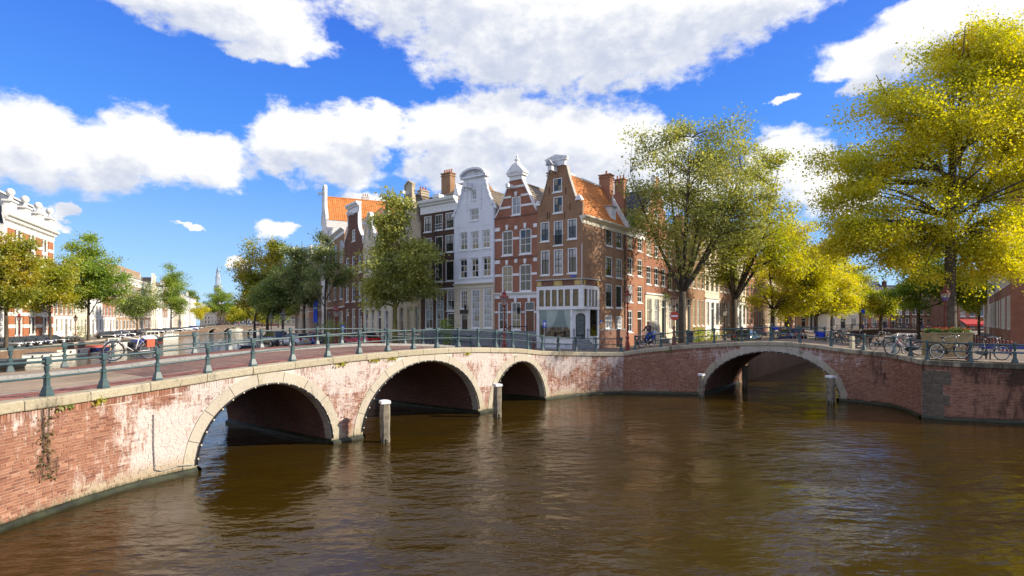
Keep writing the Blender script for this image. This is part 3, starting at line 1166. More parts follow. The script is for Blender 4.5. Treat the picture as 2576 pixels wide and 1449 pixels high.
BR2 = Path([tuple((Vector(PR.pt(s, 0, 0)) + U * 9.3)[:2]) + (float(PR.top(s)) - 0.02,) for s in np.arange(R0 - 1.5, R1 + 0.5, 0.8)])
railing("railing on the far edge of the single arch bridge behind parked bicycles", [(BR2.pt(s, 0, float(BR2.top(s))), BR2.ang(s)) for s in np.arange(0.4, BR2.L, 2.0)])

# mooring posts
WOOD = plain("grey_wet_wood", (0.20, 0.17, 0.125), 0.85, vary=0.4, scale=3.5, bump=0.6, dirt=(0.05, 0.045, 0.03))
WCAP = plain("white_post_cap", (0.70, 0.70, 0.72), 0.6)


def mooring(xD, yD, h, label, cap=True, w=0.21):
    dist = EYE * F / (yD - HY)
    root = thing("mooring_post", label, "mooring post", ((xD - CX) / F * dist, dist, 0), 0.5, "mooring posts in the canal")
    b = MB()
    rows = []
    for z, k in ((-1.0, 1.0), (0.1, 0.96), (0.6, 0.98), (1.2, 1.02), (h - 0.16, 1.0)):
        rows.append([(w * k * x + 0.012 * math.sin(5 * z + x), w * k * y, z) for x, y in ((-1, -.55), (-.55, -1), (.55, -1), (1, -.55), (1, .55), (.55, 1), (-.55, 1), (-1, .55), (-1, -.55))])
    b.grid(rows)
    b.build("shaft", WOOD, root)
    MB().prism([(-w * 1.04, h - 0.16), (w * 1.04, h - 0.16), (w * 1.04, h - 0.03), (0, h), (-w * 1.04, h - 0.03)], lambda u, q, z: (u, q, z), -w * 1.04, w * 1.04).build("cap", WCAP if cap else WOOD, root)
    MB().lathe([(w * 1.12, -0.6), (w * 1.12, 0.14), (w * 1.02, 0.2)], 8).build("wet_collar", FOOT, root)


mooring(968, 1112, 1.95, "thick wooden mooring post with white cap in front of the widest arch")
mooring(1251, 1048, 1.95, "weathered brown mooring post with white cap between two arches of the long bridge")
mooring(2089, 1014, 1.9, "dark mooring post with white cap at the right foot of the single arch", w=0.24)
mooring(1764, 999, 1.75, "short mooring post with white cap at the left foot of the single arch", w=0.18)
mooring(1873, 977, 1.9, "black mooring post inside the single arch by its left wall", False, w=0.2)

# ------------------------------------------------------------------ water
def build_water():
    m, nt, b = new_mat("canal_water")
    tc = nd(nt, "ShaderNodeTexCoord").outputs["Object"]
    n0 = noise(nt, tc, 0.08, 3, 0.5)
    nt.links.new(mixc(nt, sstep(nt, n0, 0.3, 0.7), (0.030, 0.0170, 0.0018), (0.042, 0.0245, 0.0030)), b.inputs["Base Color"])
    b.inputs["Roughness"].default_value = 0.0
    b.inputs["IOR"].default_value = 1.33
    b.inputs["Specular IOR Level"].default_value = 0.44
    big = noise(nt, mapping(nt, tc, (0.55, 0.9, 1), rot=(0, 0, 0.5)), 0.5, 4, 0.5)
    mid = noise(nt, mapping(nt, tc, (0.8, 1.5, 1), rot=(0, 0, -0.25)), 1.45, 4, 0.5)
    fine = noise(nt, mapping(nt, tc, (1, 1.7, 1), rot=(0, 0, 0.2)), 6.0, 4, 0.6)
    calm = sstep(nt, noise(nt, mapping(nt, tc, (1, 1.6, 1), rot=(0, 0, 0.4)), 0.10, 4, 0.6), 0.36, 0.64, 0.22, 1.0)
    h = mth(nt, "ADD", mth(nt, "ADD", mth(nt, "MULTIPLY", big, 1.5), mth(nt, "MULTIPLY", mid, 0.62)), mth(nt, "MULTIPLY", fine, 0.045))
    bp = nd(nt, "ShaderNodeBump", {"Strength": calm, "Distance": 0.19, "Height": h})
    nt.links.new(bp.outputs[0], b.inputs["Normal"])
    b_ = MB().add([(-900, -60, 0), (900, -60, 0), (900, 2500, 0), (-900, 2500, 0)], [(0, 1, 2, 3)])
    tag(b_.build("water", m), kind="structure")


build_water()

# ------------------------------------------------------------------ land
GREYB = flat_paving("grey_brick_street", (0.23, 0.185, 0.145), (0.31, 0.25, 0.20), (0.13, 0.10, 0.08), 0.24, 0.12, ROT)


def land(name, poly, m, near, step=2.0, far=14.0, zf=ground, reach=45):
    poly = [Vector((p[0], p[1])) for p in poly]
    n = len(poly)
    xs = [p.x for p in poly]
    ys = [p.y for p in poly]

    def inside(x, y):
        c = False
        j = n - 1
        for i in range(n):
            if (poly[i].y > y) != (poly[j].y > y) and x < (poly[j].x - poly[i].x) * (y - poly[i].y) / (poly[j].y - poly[i].y) + poly[i].x:
                c = not c
            j = i
        return c

    pts = list(poly)
    for st, lim in ((step, True), (far, False)):
        if lim:
            x0, x1, y0, y1 = near[0] - reach, near[0] + reach, near[1] - reach, near[1] + reach
        else:
            x0, x1, y0, y1 = min(xs), max(xs), min(ys), max(ys)
        x = max(x0, min(xs))
        while x < min(x1, max(xs)):
            y = max(y0, min(ys))
            while y < min(y1, max(ys)):
                isnear = abs(x - near[0]) < reach and abs(y - near[1]) < reach
                if isnear == lim and inside(x + 0.037, y + 0.051):
                    pts.append(Vector((x + 0.037, y + 0.051)))
                y += st
            x += st
    r = delaunay_2d_cdt(pts, [(i, (i + 1) % n) for i in range(n)], [], 1, 1e-4)
    vs = [(p.x, p.y, zf(p.x, p.y)) for p in r[0]]
    me = bpy.data.meshes.new(name)
    me.from_pydata(vs, [], [tuple(f) for f in r[2]])
    me.materials.append(m)
    o = link(name, me)
    return tag(o, kind="structure")


def seq(path, a, b, off, k=12):
    return [tuple(path.xy(v, off)) for v in np.linspace(a, b, k)]


WING = seq(PL, SE - 0.05, PL.L - 0.02, -0.3) + seq(PR, 0.3, R0 - 0.15, -0.3, 14)
QL = [tuple((Vector((14.6, 43.2, 0)) + U * k)[:2]) for k in (9.5, 30, 60, 95, 150, 260)]         # left quay of the side canal
RB = [(-4.0, 47.4), (-19, 55.5), (-31, 70), (-52, 116), (-112, 250), (-190, 430)]             # right quay of the main canal
back_end = (A0 + U * 26.5 + V * 8.9)[:2]
block = WING + [(14.9, 43.5)] + QL + [(150, 430)] + RB[::-1] + [tuple(back_end)]
land("street", block, GREYB, (4, 50))
QR = [tuple((Vector((23.0, 40.0, 0)) + U * k)[:2]) for k in (9.5, 30, 60, 95, 150, 260)]         # right quay of the side canal
rbank = seq(PR, R1 + 0.15, PR.L, -0.3, 16) + seq(PQ, 0.1, PQ.L, -0.3, 14) + [(300, -60), (400, 100), (400, 400), (180, 330)] + QR[::-1]
land("street", rbank, GREYB, (32, 40), step=1.5, reach=25)
LBANK = [(-81.9 - 0.38 * q, 115.4 + 0.925 * q) for q in (-84, -60, -40, -20, 0, 25, 50, 100, 160, 260, 360)]


def zl(x, y):
    d_ = math.hypot(x + 15, y - 12)
    return 2.0 + 1.33 * min(1, max(0, 1.5 - d_ / 26))


lb = [(-13.2, 7.0), (-13.8, 9.5)] + [tuple((Vector(PL.pt(3.0, -0.3, 0)))[:2]), (-27.2, 16.0), (-33, 24)] + LBANK + [(-420, 450), (-420, -60), (-13, -60)]
land("street", lb, GREYB, (-30, 20), zf=zl)
rows = []
for s in np.linspace(R0 - 0.3, R1 + 0.3, 18):
    p = PR.pt(s, -0.4, float(PR.top(s)) - 0.045)
    rows.append([p + U * k for k in (0, 1.9, 2.0, 6.5, 6.6, 9.3)])
tag(MB().grid(rows).build("road", flat_paving("worn_bridge_road", (0.26, 0.20, 0.15), (0.33, 0.26, 0.20), (0.14, 0.11, 0.09), 0.24, 0.12, ROT)), kind="structure")


def quay(label, pts, zf, side):
    """brick quay wall with stone coping; side = +1 when the water is right of the walk"""
    root = thing("quay_wall", label, "quay wall")
    rows, cop = [], []
    P = []
    for i in range(len(pts) - 1):
        p, q = Vector(pts[i]), Vector(pts[i + 1])
        k = max(1, int((q - p).length / 8))
        P += [p + (q - p) * j / k for j in range(k)]
    P.append(Vector(pts[-1]))
    for i, p in enumerate(P):
        t = (P[min(i + 1, len(P) - 1)] - P[max(i - 1, 0)]).normalized()
        nrm = Vector((t.y, -t.x)) * side
        z = zf(p.x - nrm.x, p.y - nrm.y) + 0.02
        w = p + nrm * 0.06
        e = p + nrm * 0.12
        b_ = p - nrm * 0.35
        rows.append([(w.x, w.y, -1), (w.x, w.y, 0.3), (w.x, w.y, z - 0.2)])
        cop.append([(b_.x, b_.y, z - 0.2), (e.x, e.y, z - 0.22), (e.x, e.y, z), (b_.x, b_.y, z + 0.004)])
    MB().grid(rows).build("wall_face", QBRICK, root)
    MB().grid(cop).build("coping", plain("quay_coping", (0.42, 0.38, 0.30), 0.8, vary=0.25, scale=0.8), root)
    return root


QBRICK = house_brick("quay_brick", (0.20, 0.12, 0.08), (0.27, 0.17, 0.11), (0.24, 0.19, 0.14), 0.3, 0.1)
quay("long brick quay below the cars on the left bank of the main canal", LBANK, zl, 1)
quay("quay wall on the near side of the main canal behind the long bridge", [(-4.0, 47.2)] + RB[1:], ground, -1)
quay("left quay of the side canal behind the single arch bridge", [(20.2, 50.8)] + QL[1:], ground, 1)
quay("right quay of the side canal behind the single arch bridge", [(28.6, 47.6)] + QR[1:], ground, -1)


def far_bridge(label, P, Q, arches, ztop, depth, m, rail=True):
    P, Q = Vector((P[0], P[1], 0)), Vector((Q[0], Q[1], 0))
    a = math.atan2(Q.y - P.y, Q.x - P.x)
    L = (Q - P).length
    root = thing("canal_bridge", label, "bridge", P, a)
    ident = lambda u, w, z: (u, w, z)
    N = 24
    top = [(L * k / N, ztop[0] + (ztop[1] - ztop[0]) * math.sin(math.pi * k / N)) for k in range(N + 1)]
    low = []
    for c, h, rise in arches:
        low += [(c - h * math.cos(math.pi * k / 14), max(-0.6, rise * math.sin(math.pi * k / 14) - 0.01)) for k in range(15)]
    poly = [(0, -0.6)] + [p for p in low] + [(L, -0.6)] + top[::-1]
    MB().prism(poly, ident, 0, depth).build("wall", m, root)
    b = MB()
    for i in range(N):
        b.grid([[(top[i][0], -0.12, top[i][1] - 0.25), (top[i][0], -0.12, top[i][1] + 0.02), (top[i][0], 0.4, top[i][1] + 0.02)],
                [(top[i + 1][0], -0.12, top[i + 1][1] - 0.25), (top[i + 1][0], -0.12, top[i + 1][1] + 0.02), (top[i + 1][0], 0.4, top[i + 1][1] + 0.02)]])
    b.build("coping", plain("quay_coping", (0.42, 0.38, 0.30)), root)
    for c, h, rise in arches:
        MB().grid([[((c - (h + o) * math.cos(math.pi * k / 14)), -0.03, (rise + o) * math.sin(math.pi * k / 14)) for k in range(15)] for o in (0.0, 0.45)]).build("arch_ring", plain("quay_coping", (0.42, 0.38, 0.30)), root)
    for yy in (0.15, depth - 0.15):
        rr = MB()
        rr.tube([(x, yy, z + 1.0) for x, z in top], 0.04, 5)
        rr.tube([(x, yy, z + 0.55) for x, z in top], 0.035, 5)
        rr.build("rails", DKGREEN, root)
        for k in range(0, N + 1, 2):
            x, z = top[k]
            MB().box(x - .06, x + .06, yy - .06, yy + .06, z, z + 1.12).build("post", DKGREEN, root)
    return root, P, a, L


FB = house_brick("pale_bridge_brick", (0.34, 0.23, 0.16), (0.42, 0.30, 0.22), (0.40, 0.34, 0.26), 0.3, 0.1)
far_bridge("distant sunlit bridge with dark arches crossing the main canal", (-137, 249), (-111, 257), [(6.5, 3.0, 2.3), (14, 4.6, 2.9), (22, 3.0, 2.3)], (2.6, 4.0), 8, FB)
far_bridge("flat distant bridge crossing the side canal in front of red houses", (71, 122), (88, 115), [(8.5, 5.6, 2.6)], (3.6, 4.1), 9, house_brick("dark_bridge_brick", (0.10, 0.06, 0.045), (0.14, 0.09, 0.06), (0.15, 0.12, 0.1), 0.3, 0.1))

# ------------------------------------------------------------------ houses: library
def F0(u, w, z):
    return (u, w, z)


PANES, FRAMES = {}, {}


def pane_mesh(w, h, m):
    k = (round(w, 2), round(h, 2), m.name)
    if k not in PANES:
        PANES[k] = MB().box(0, w, 0, 0.012, 0, h).mesh("pane", m)
    return PANES[k]


def window(par, u, z, w, h, cols=2, rows=2, y=0.03, pm=None, fm=None, fw=0.10, bar=0.04, sill=True, fr=F0, rz=0.0, tilt=True, sm=None, splits=None, inner=None, hood=False, single=False):
    """a window let into a wall: frame with glazing bars, panes of glass one by one, sill"""
    fm = fm or WHITE
    inner = inner or fm
    splits = splits or [(i + 1) / rows for i in range(rows - 1)]
    key = (round(w, 2), round(h, 2), cols, tuple(round(s, 2) for s in splits), fm.name, inner.name, fw, bar)
    xs = [fw + (w - 2 * fw) * i / cols for i in range(cols + 1)]
    zs = [fw] + [fw + (h - 2 * fw) * s for s in splits] + [h - fw]
    if key not in FRAMES:
        b = MB()
        b.box(0, fw, 0, 0.12, 0, h).box(w - fw, w, 0, 0.12, 0, h)
        b.box(fw, w - fw, 0.002, 0.12, 0, fw).box(fw, w - fw, 0.002, 0.12, h - fw, h)
        b.cm = 1
        for zz in zs[1:-1]:
            b.box(fw, w - fw, 0.03, 0.10, zz - bar * 0.6, zz + bar * 0.6)
        for xx in xs[1:-1]:
            b.box(xx - bar / 2, xx + bar / 2, 0.034, 0.098, fw, h - fw)
        e = 0.035
        b.box(fw, fw + e, 0.036, 0.096, fw, h - fw).box(w - fw - e, w - fw, 0.036, 0.096, fw, h - fw)
        b.box(fw + e, w - fw - e, 0.038, 0.095, fw, fw + e).box(fw + e, w - fw - e, 0.038, 0.095, h - fw - e, h - fw)
        FRAMES[key] = b.mesh("window", [fm, inner])
    o = link("window", FRAMES[key], par, fr(u, y, z), rz)
    if single:
        m = pm(0, 0) if callable(pm) else (pm or GLASS)
        link("pane", pane_mesh(w - 2 * fw, h - 2 * fw, m), o, (fw, 0.065, fw))
    for i in range(0 if single else cols):
        for j in range(len(zs) - 1):
            m = pm(i, j) if callable(pm) else (pm or GLASS)
            g = link("pane", pane_mesh(xs[i + 1] - xs[i], zs[j + 1] - zs[j], m), o, (xs[i], 0.065, zs[j]))
            if tilt:
                g.rotation_euler = (rnd.gauss(0, 0.008), 0, rnd.gauss(0, 0.008))
    if sill:
        MB().box(-0.06, w + 0.06, -y - 0.07, 0.02, -0.10, -0.002).build("sill", sm or WHITE, o)
    return o


def wall(par, outline, holes, m, fr=F0, thick=0.3, name="wall"):
    return MB().prism(outline, fr, 0, thick, holes, back=False).build(name, m, par)


def rect(u, z, w, h):
    return [(u, z), (u + w, z), (u + w, z + h), (u, z + h)]


def tile_roof(par, o, du, dv, nu, nv, m, name="roof", wave=0.035, res=4, kind="stuff"):
    """pantiles laid in courses: o eave corner, du along the eave, dv up the slope"""
    o, du, dv = Vector(o), Vector(du), Vector(dv)
    n = du.cross(dv).normalized()
    if n.z < 0:
        n = -n
    NU = nu * res
    vs, fs = [], []
    for j in range(nv):
        for lift, tt in ((wave * 0.9, j / nv), (0.0, (j + 1.12) / nv)):
            for i in range(NU + 1):
                ph = 2 * math.pi * i / res
                vs.append(o + du * (i / NU) + dv * min(tt, 1.0) + n * (lift + wave * 0.5 * math.sin(ph)))
        a = (2 * j) * (NU + 1)
        for i in range(NU):
            fs.append((a + i, a + i + 1, a + NU + 2 + i, a + NU + 1 + i))
        if j:
            pv = (2 * j - 1) * (NU + 1)
            for i in range(NU):
                fs.append((pv + i, pv + i + 1, a + i + 1, a + i))
    b = MB().add(vs, fs)
    ob = b.build(name, m, par)
    if kind:
        ob["kind"] = kind
    return ob


def tile_mat(name, c1, c2, c3):
    m, nt, b = new_mat(name)
    tc = nd(nt, "ShaderNodeTexCoord").outputs["Object"]
    v = nd(nt, "ShaderNodeTexVoronoi", {"Vector": tc, "Scale": 3.6}, feature="F1").outputs["Color"]
    sv = nd(nt, "ShaderNodeSeparateColor", {0: v}).outputs[0]
    c = mixc(nt, sv, c1, c2)
    c = mixc(nt, sstep(nt, noise(nt, tc, 0.8, 5, 0.65), 0.52, 0.75, 0, 0.7), c, c3)
    nt.links.new(c, b.inputs["Base Color"])
    b.inputs["Roughness"].default_value = 0.75
    b.inputs["Specular IOR Level"].default_value = 0.25
    return m


ORANGE = tile_mat("orange_pantiles", (0.50, 0.17, 0.045), (0.60, 0.25, 0.08), (0.34, 0.10, 0.03))
BROWNT = tile_mat("brown_grey_pantiles", (0.15, 0.125, 0.095), (0.22, 0.18, 0.135), (0.075, 0.065, 0.055))
SLATE = tile_mat("blue_grey_slates", (0.07, 0.08, 0.10), (0.12, 0.13, 0.155), (0.04, 0.045, 0.06))
POT = plain("clay_pot", (0.42, 0.15, 0.07), 0.7)
LEAD = plain("lead_sheet", (0.33, 0.34, 0.36), 0.5)
BR_DARK = house_brick("dark_brown_brick", (0.095, 0.050, 0.034), (0.125, 0.068, 0.045), (0.11, 0.085, 0.07))
BR_BROWN = house_brick("brown_brick", (0.29, 0.145, 0.074), (0.37, 0.195, 0.105), (0.34, 0.27, 0.19))
BR_RED = house_brick("red_brick", (0.31, 0.105, 0.060), (0.38, 0.145, 0.082), (0.32, 0.235, 0.175))
BR_WARM = house_brick("warm_red_brick", (0.36, 0.14, 0.075), (0.42, 0.18, 0.10), (0.28, 0.21, 0.15))
BR_PURP = house_brick("purple_brown_brick", (0.20, 0.092, 0.062), (0.255, 0.12, 0.08), (0.21, 0.165, 0.13))
STUCCO = plain("cream_stucco", (0.62, 0.54, 0.40), 0.8, vary=0.1, dirt=(0.4, 0.34, 0.25))
STUCCO_W = plain("white_stucco", (0.72, 0.70, 0.66), 0.75, vary=0.07, dirt=(0.5, 0.48, 0.44))
BEIGE = plain("beige_sandstone", (0.45, 0.38, 0.27), 0.8, vary=0.12, dirt=(0.25, 0.2, 0.14))
WPLASTER = plain("white_painted_stone", (0.70, 0.72, 0.76), 0.6, vary=0.04, scale=1.0, dirt=(0.56, 0.57, 0.6))
BLUESTONE = plain("grey_bluestone", (0.20, 0.21, 0.22), 0.7, vary=0.2)
DOORD = plain("dark_brown_door", (0.05, 0.028, 0.018), 0.35)
DOORG = plain("black_green_door", (0.012, 0.02, 0.016), 0.3)


def chimney(par, x, y, z0, w, d_, h, m, pots=3, pm=None):
    c = MB().box(x - w / 2, x + w / 2, y - d_ / 2, y + d_ / 2, z0, z0 + h)
    c.box(x - w / 2 - .06, x + w / 2 + .06, y - d_ / 2 - .06, y + d_ / 2 + .06, z0 + h - 0.28, z0 + h - 0.16)
    c.box(x - w / 2 - .09, x + w / 2 + .09, y - d_ / 2 - .09, y + d_ / 2 + .09, z0 + h, z0 + h + 0.1)
    o = c.build("chimney", m, par)
    for i in range(pots):
        t = (i + 0.5) / pots
        px, py = (x + (t - .5) * w, y) if w >= d_ else (x, y + (t - .5) * d_)
        MB().lathe([(.12, 0), (.10, .1), (.09, .38), (.11, .42), (.07, .42)], 8, (px, py, z0 + h + 0.1)).build("chimney_pot", POT, o)
    return o


def cornice(par, u0, u1, z0, z1, proud=0.28, m=None, fr=F0, name="cornice"):
    h = z1 - z0
    b = MB()
    prof = [(0.02, z0), (-0.05, z0), (-0.05, z0 + h * .12), (-0.02, z0 + h * .12), (-0.02, z0 + h * .55), (-proud * .45, z0 + h * .62), (-proud * .5, z0 + h * .72), (-proud * .9, z0 + h * .8), (-proud, z0 + h * .93), (-proud, z1), (0.3, z1)]
    rows = [[fr(u, w, z) for w, z in prof] for u in (u0, u1)]
    b.grid(rows)
    for rw in rows:
        b.add(rw, [tuple(range(len(rw)))])
    return b.build(name, m or WHITE, par)


def door(par, u, z, w, h, m, fr=F0, rz=0.0, y=0.06, light=0.0, fm=None):
    b = MB()
    fm = fm or WHITE
    b.box(0, .1, 0, .12, 0, h).box(w - .1, w, 0, .12, 0, h).box(.1, w - .1, .002, .12, h - .1, h)
    if light:
        b.box(.1, w - .1, .004, .11, h - light - .1, h - light)
    b.cm = 1
    dh = h - .1 - (light and light)
    b.box(.1, w - .1, .05, .1, 0, dh)
    for zz in (0.15, dh * .5):
        b.box(.22, w - .22, .035, .05, zz, zz + dh * .36)
    o = link("door", b.mesh("door", [fm, m]), par, fr(u, y, z), rz)
    if light:
        link("pane", pane_mesh(w - .2, light, GLASS), o, (.1, .06, h - light))
    MB().lathe([(.0, 0), (.03, .0), (.035, .03), (.0, .05)], 8).build("handle", STEEL, o, loc=(w - .2, .03, dh * .48))
    return o


def beam(par, u, z, fr=F0, L=0.9, m=None, s=0.28):
    o = MB().box(u - s / 2, u + s / 2, -L, 0.1, z, z + s * 1.1).build("hoist_beam", m or WHITE, par)
    b = MB().tube([(u, -L + .1, z), (u, -L + .1, z - .3)], .02, 5)
    b.tube([(u, -L + .1, z - .3), (u + .05, -L + .1, z - .36), (u, -L + .1, z - .42), (u - .05, -L + .1, z - .38)], .02, 5)
    b.build("hook", BLACK, o)
    return o


def ring_gable(W, ze, zt, kind, u0=0.0):
    """outline of a Dutch gable above the eave, from the right eave over the top to the left eave"""
    c = W / 2
    H = zt - ze
    if kind == "point":
        r = [(W, ze), (c + .35, zt), (c - .35, zt), (0, ze)]
    elif kind == "step":
        r = []
        n = 5
        for i in range(n):
            x = c * (1 - i / n)
            r += [(c + x, ze + H * i / n), (c + x, ze + H * (i + 1) / n)]
        r = r + [(2 * c - x, z) for x, z in r[::-1]]
    elif kind == "neck":
        nw = W * 0.27
        r = [(W, ze), (W, ze + H * .05), (W - .15, ze + H * .14), (c + nw + W * .12, ze + H * .22), (c + nw + W * .03, ze + H * .36), (c + nw, ze + H * .5), (c + nw, ze + H * .86), (c + nw * .9, ze + H * .92), (c + nw * .5, ze + H * .985), (c, zt)]
        r = r + [(2 * c - x, z) for x, z in r[-2::-1]]
    elif kind == "bell":
        r = [(W, ze), (W, ze + H * .06)] + [(c + (W / 2) * (0.30 + 0.66 * (1 - t) ** 2.2), ze + H * (.06 + .8 * t)) for t in (0, .15, .3, .5, .7, .85, 1)] + [(c + W * .17, ze + H * .93), (c, zt)]
        r = r + [(2 * c - x, z) for x, z in r[-2::-1]]
    return r


def shell(par, W, D, ze, m, z0=-1.5, y0=0.3, side=True):
    b = MB()
    b.add([(0, y0, z0), (W, y0, z0), (W, D, z0), (0, D, z0), (0, y0, ze), (W, y0, ze), (W, D, ze), (0, D, ze)], [(1, 2, 6, 5), (2, 3, 7, 6), (3, 0, 4, 7), (4, 5, 6, 7)])
    return b.build("side_wall", m, par)


def saddle_roof(par, W, D, ze, zr, m, y0=0.25, axis="y", over=0.05, tile=0.32, near=False, wallm=None):
    t = tile if near else tile * 2
    res = 4
    if axis == "y":          # ridge runs back from the street
        sl = math.hypot(W / 2, zr - ze)
        for sg in (0, 1):
            o = (W + over if sg else -over, y0, ze)
            tile_roof(par, o, (0, D - y0, 0), (-(W / 2 + over) if sg else W / 2 + over, 0, zr - ze), max(2, int((D - y0) / t)), max(2, int(sl / t)), m, "roof", res=res)
        b = MB().add([(0, D, ze), (W, D, ze), (W / 2, D, zr)], [(0, 1, 2)])
        b.build("rear_gable", wallm or BR_BROWN, par)
        MB().tube([(W / 2, y0, zr + .03), (W / 2, D, zr + .03)], .11, 6).build("ridge_tiles", m, par)
    else:                    # ridge runs along the street
        sl = math.hypot(D / 2, zr - ze)
        tile_roof(par, (0, y0 - .1, ze), (W, 0, 0), (0, D / 2, zr - ze), max(2, int(W / t)), max(2, int(sl / t)), m, "roof", res=res)
        tile_roof(par, (0, D, ze), (W, 0, 0), (0, -D / 2, zr - ze), max(2, int(W / t)), max(2, int(sl / t)), m, "roof", res=res)
        b = MB()
        for x in (0, W):
            b.add([(x, y0, ze), (x, D, ze), (x, (D + y0) / 2, zr)], [(0, 1, 2)])
        b.build("end_gable", wallm or BR_BROWN, par)
        MB().tube([(0, (D + y0) / 2 - .1, zr + .03), (W, (D + y0) / 2 - .1, zr + .03)], .11, 6).build("ridge_tiles", m, par)


def row_house(label, O, a, W, D, z0, ze, kind, wm, cols, floors, zr=None, tiles=None, group=None, lower=None, trim=None, glassm=None, bars=(2, 2), winw=None, base=1.0, doorm=None, gz=None, name="canal_house", fm=None, band=False, near=False, topwin=True, chim=True, ground_h=None, wy=0.05):
    """a canal house: street wall with window holes, gable or cornice, tiled roof, windows, door, chimney.
    floors: list of (sill z, height); the first is the ground floor"""
    root = thing(name, label, "house", (O[0], O[1], z0), a, group)
    trim = trim or WHITE
    zr = zr or ze + 3
    tiles = tiles or BROWNT
    winw = winw or W / cols * 0.52
    pitch = W / cols
    holes, wins = [], []
    dcol = rnd.randrange(cols) if doorm else -1
    for fi, (zs, h) in enumerate(floors):
        for c in range(cols):
            u = pitch * (c + .5) - winw / 2
            if fi == 0 and c == dcol:
                holes.append(rect(u, 0.5, winw, zs + h - 0.5))
                wins.append(("d", u, 0.5, winw, zs + h - 0.5))
            else:
                holes.append(rect(u, zs, winw, h))
                wins.append(("w", u, zs, winw, h))
    if kind == "cornice":
        out = [(0, -1.5), (W, -1.5), (W, ze), (0, ze)]
    else:
        out = [(0, -1.5), (W, -1.5)] + ring_gable(W, ze, gz or zr + 0.8, kind) 
        if topwin:
            tz = ze + 0.5
            tw = min(winw, W * .2)
            holes.append(rect(W / 2 - tw / 2, tz, tw, 1.5))
            wins.append(("w", W / 2 - tw / 2, tz, tw, 1.5))
    zlow = floors[0][0] + floors[0][1] + 0.45 if lower else None
    wall(root, out, holes, wm)
    shell(root, W, D, ze, wm)
    if lower:
        lw = MB()
        lh = [h for h in holes if h[0][1] < zlow - 0.5]
        lw.prism([(0.01, -1.4), (W - .01, -1.4), (W - .01, zlow), (0.01, zlow)], lambda u, w, z: (u, w - 0.05, z), 0, 0.045, lh, back=False)
        lw.build("ground_floor_front", lower, root)
        MB().box(-.02, W + .02, -0.18, 0.02, zlow, zlow + .16).build("string_course", trim, root)
    for t, u, z, w, h in wins:
        if t == "d":
            door(root, u, z, w, h, doorm, light=0.8)
            MB().box(u - .2, u + w + .2, -0.9, -0.06, z - .7, z - .02).build("doorstep", BLUESTONE, root)
        else:
            gm = glassm or GLASS
            pmx = gm if rnd.random() < .68 else (GLASS_B if rnd.random() < .5 else GLASS_C)
            window(root, u, z, w, h, bars[0], bars[1], pm=pmx, fm=fm or trim, y=wy, single=O[1] > 66)
    if band:
        for zs, h in floors[1:]:
            MB().box(0.0, W, -0.035, 0.01, zs - .32, zs - .16).build("string_course", trim, root)
    if kind == "cornice":
        cornice(root, -0.05, W + 0.05, ze - 0.75, ze + 0.1, 0.45, trim)
        saddle_roof(root, W, D, ze, zr, tiles, axis="x", wallm=wm, near=near)
    else:
        saddle_roof(root, W, D, ze, zr, tiles, axis="y", wallm=wm, near=near)
        g = ring_gable(W, ze, gz or zr + 0.8, kind)
        b = MB()
        for i in range(len(g) - 1):
            p, q = Vector((g[i][0], .1, g[i][1])), Vector((g[i + 1][0], .1, g[i + 1][1]))
            if (q - p).length > .02:
                b.bar(p, q, .44, .12, up=(0, 1, 0.001)) if False else b.obox((p + q) / 2, (q - p) / 2, (0, .22, 0), Vector((-(q - p).z, 0, (q - p).x)).normalized() * .06)
        b.build("gable_coping", trim, root)
        beam(root, W / 2, (gz or zr + .8) - 1.5)
    if chim:
        cx = W * rnd.choice((.12, .88))
        chimney(root, cx, D * .35, ze + (zr - ze) * .3, .7, 1.1, (zr - ze) * .7 + 1.0, wm)
    return root

# ------------------------------------------------------------------ the corner block
K3, K2, K4, K5 = crop(1150, 430, 2.3373), crop(700, 500, 2.4147), crop(1800, 500, 2.635), crop(2300, 700, 2.634)
KS, KW = crop(1560, 780, 5.795), crop(1220, 470, 4.996)
CORNER = Vector((6.09, 49.0, 0))
AF = math.atan2(-0.592, 0.806)
Z0 = 3.2


class Sur:
    """reads positions on a street wall from a crop of the photograph"""

    def __init__(s, O, a, z0, k):
        s.O, s.a, s.z0, s.k = O, a, z0, k

    def p(s, x, y):
        u, z = on_plane(s.O, s.a, *s.k(x, y))
        return u, z - s.z0

    def r(s, x0, y0, x1, y1):
        m = (x0 + x1) / 2
        u0, u1 = s.p(x0, y0)[0], s.p(x1, y0)[0]
        return u0, s.p(m, y1)[1], u1 - u0, s.p(m, y0)[1] - s.p(m, y1)[1]


def left_end(t):
    p = CORNER + V * t
    return (p.x, p.y)


T1, T2, T3, T4 = 4.72, 9.60, 14.66, 19.5


def coping_run(par, pts, m, wd=0.42, th=0.12, y=0.14, name="gable_coping"):
    b = MB()
    for i in range(len(pts) - 1):
        p, q = Vector((pts[i][0], y, pts[i][1])), Vector((pts[i + 1][0], y, pts[i + 1][1]))
        if (q - p).length > .03:
            n = Vector((-(q - p).z, 0, (q - p).x)).normalized()
            b.obox((p + q) / 2 + n * th * .3, (q - p) / 2, (0, wd / 2, 0), n * th / 2)
    return b.build(name, m, par)


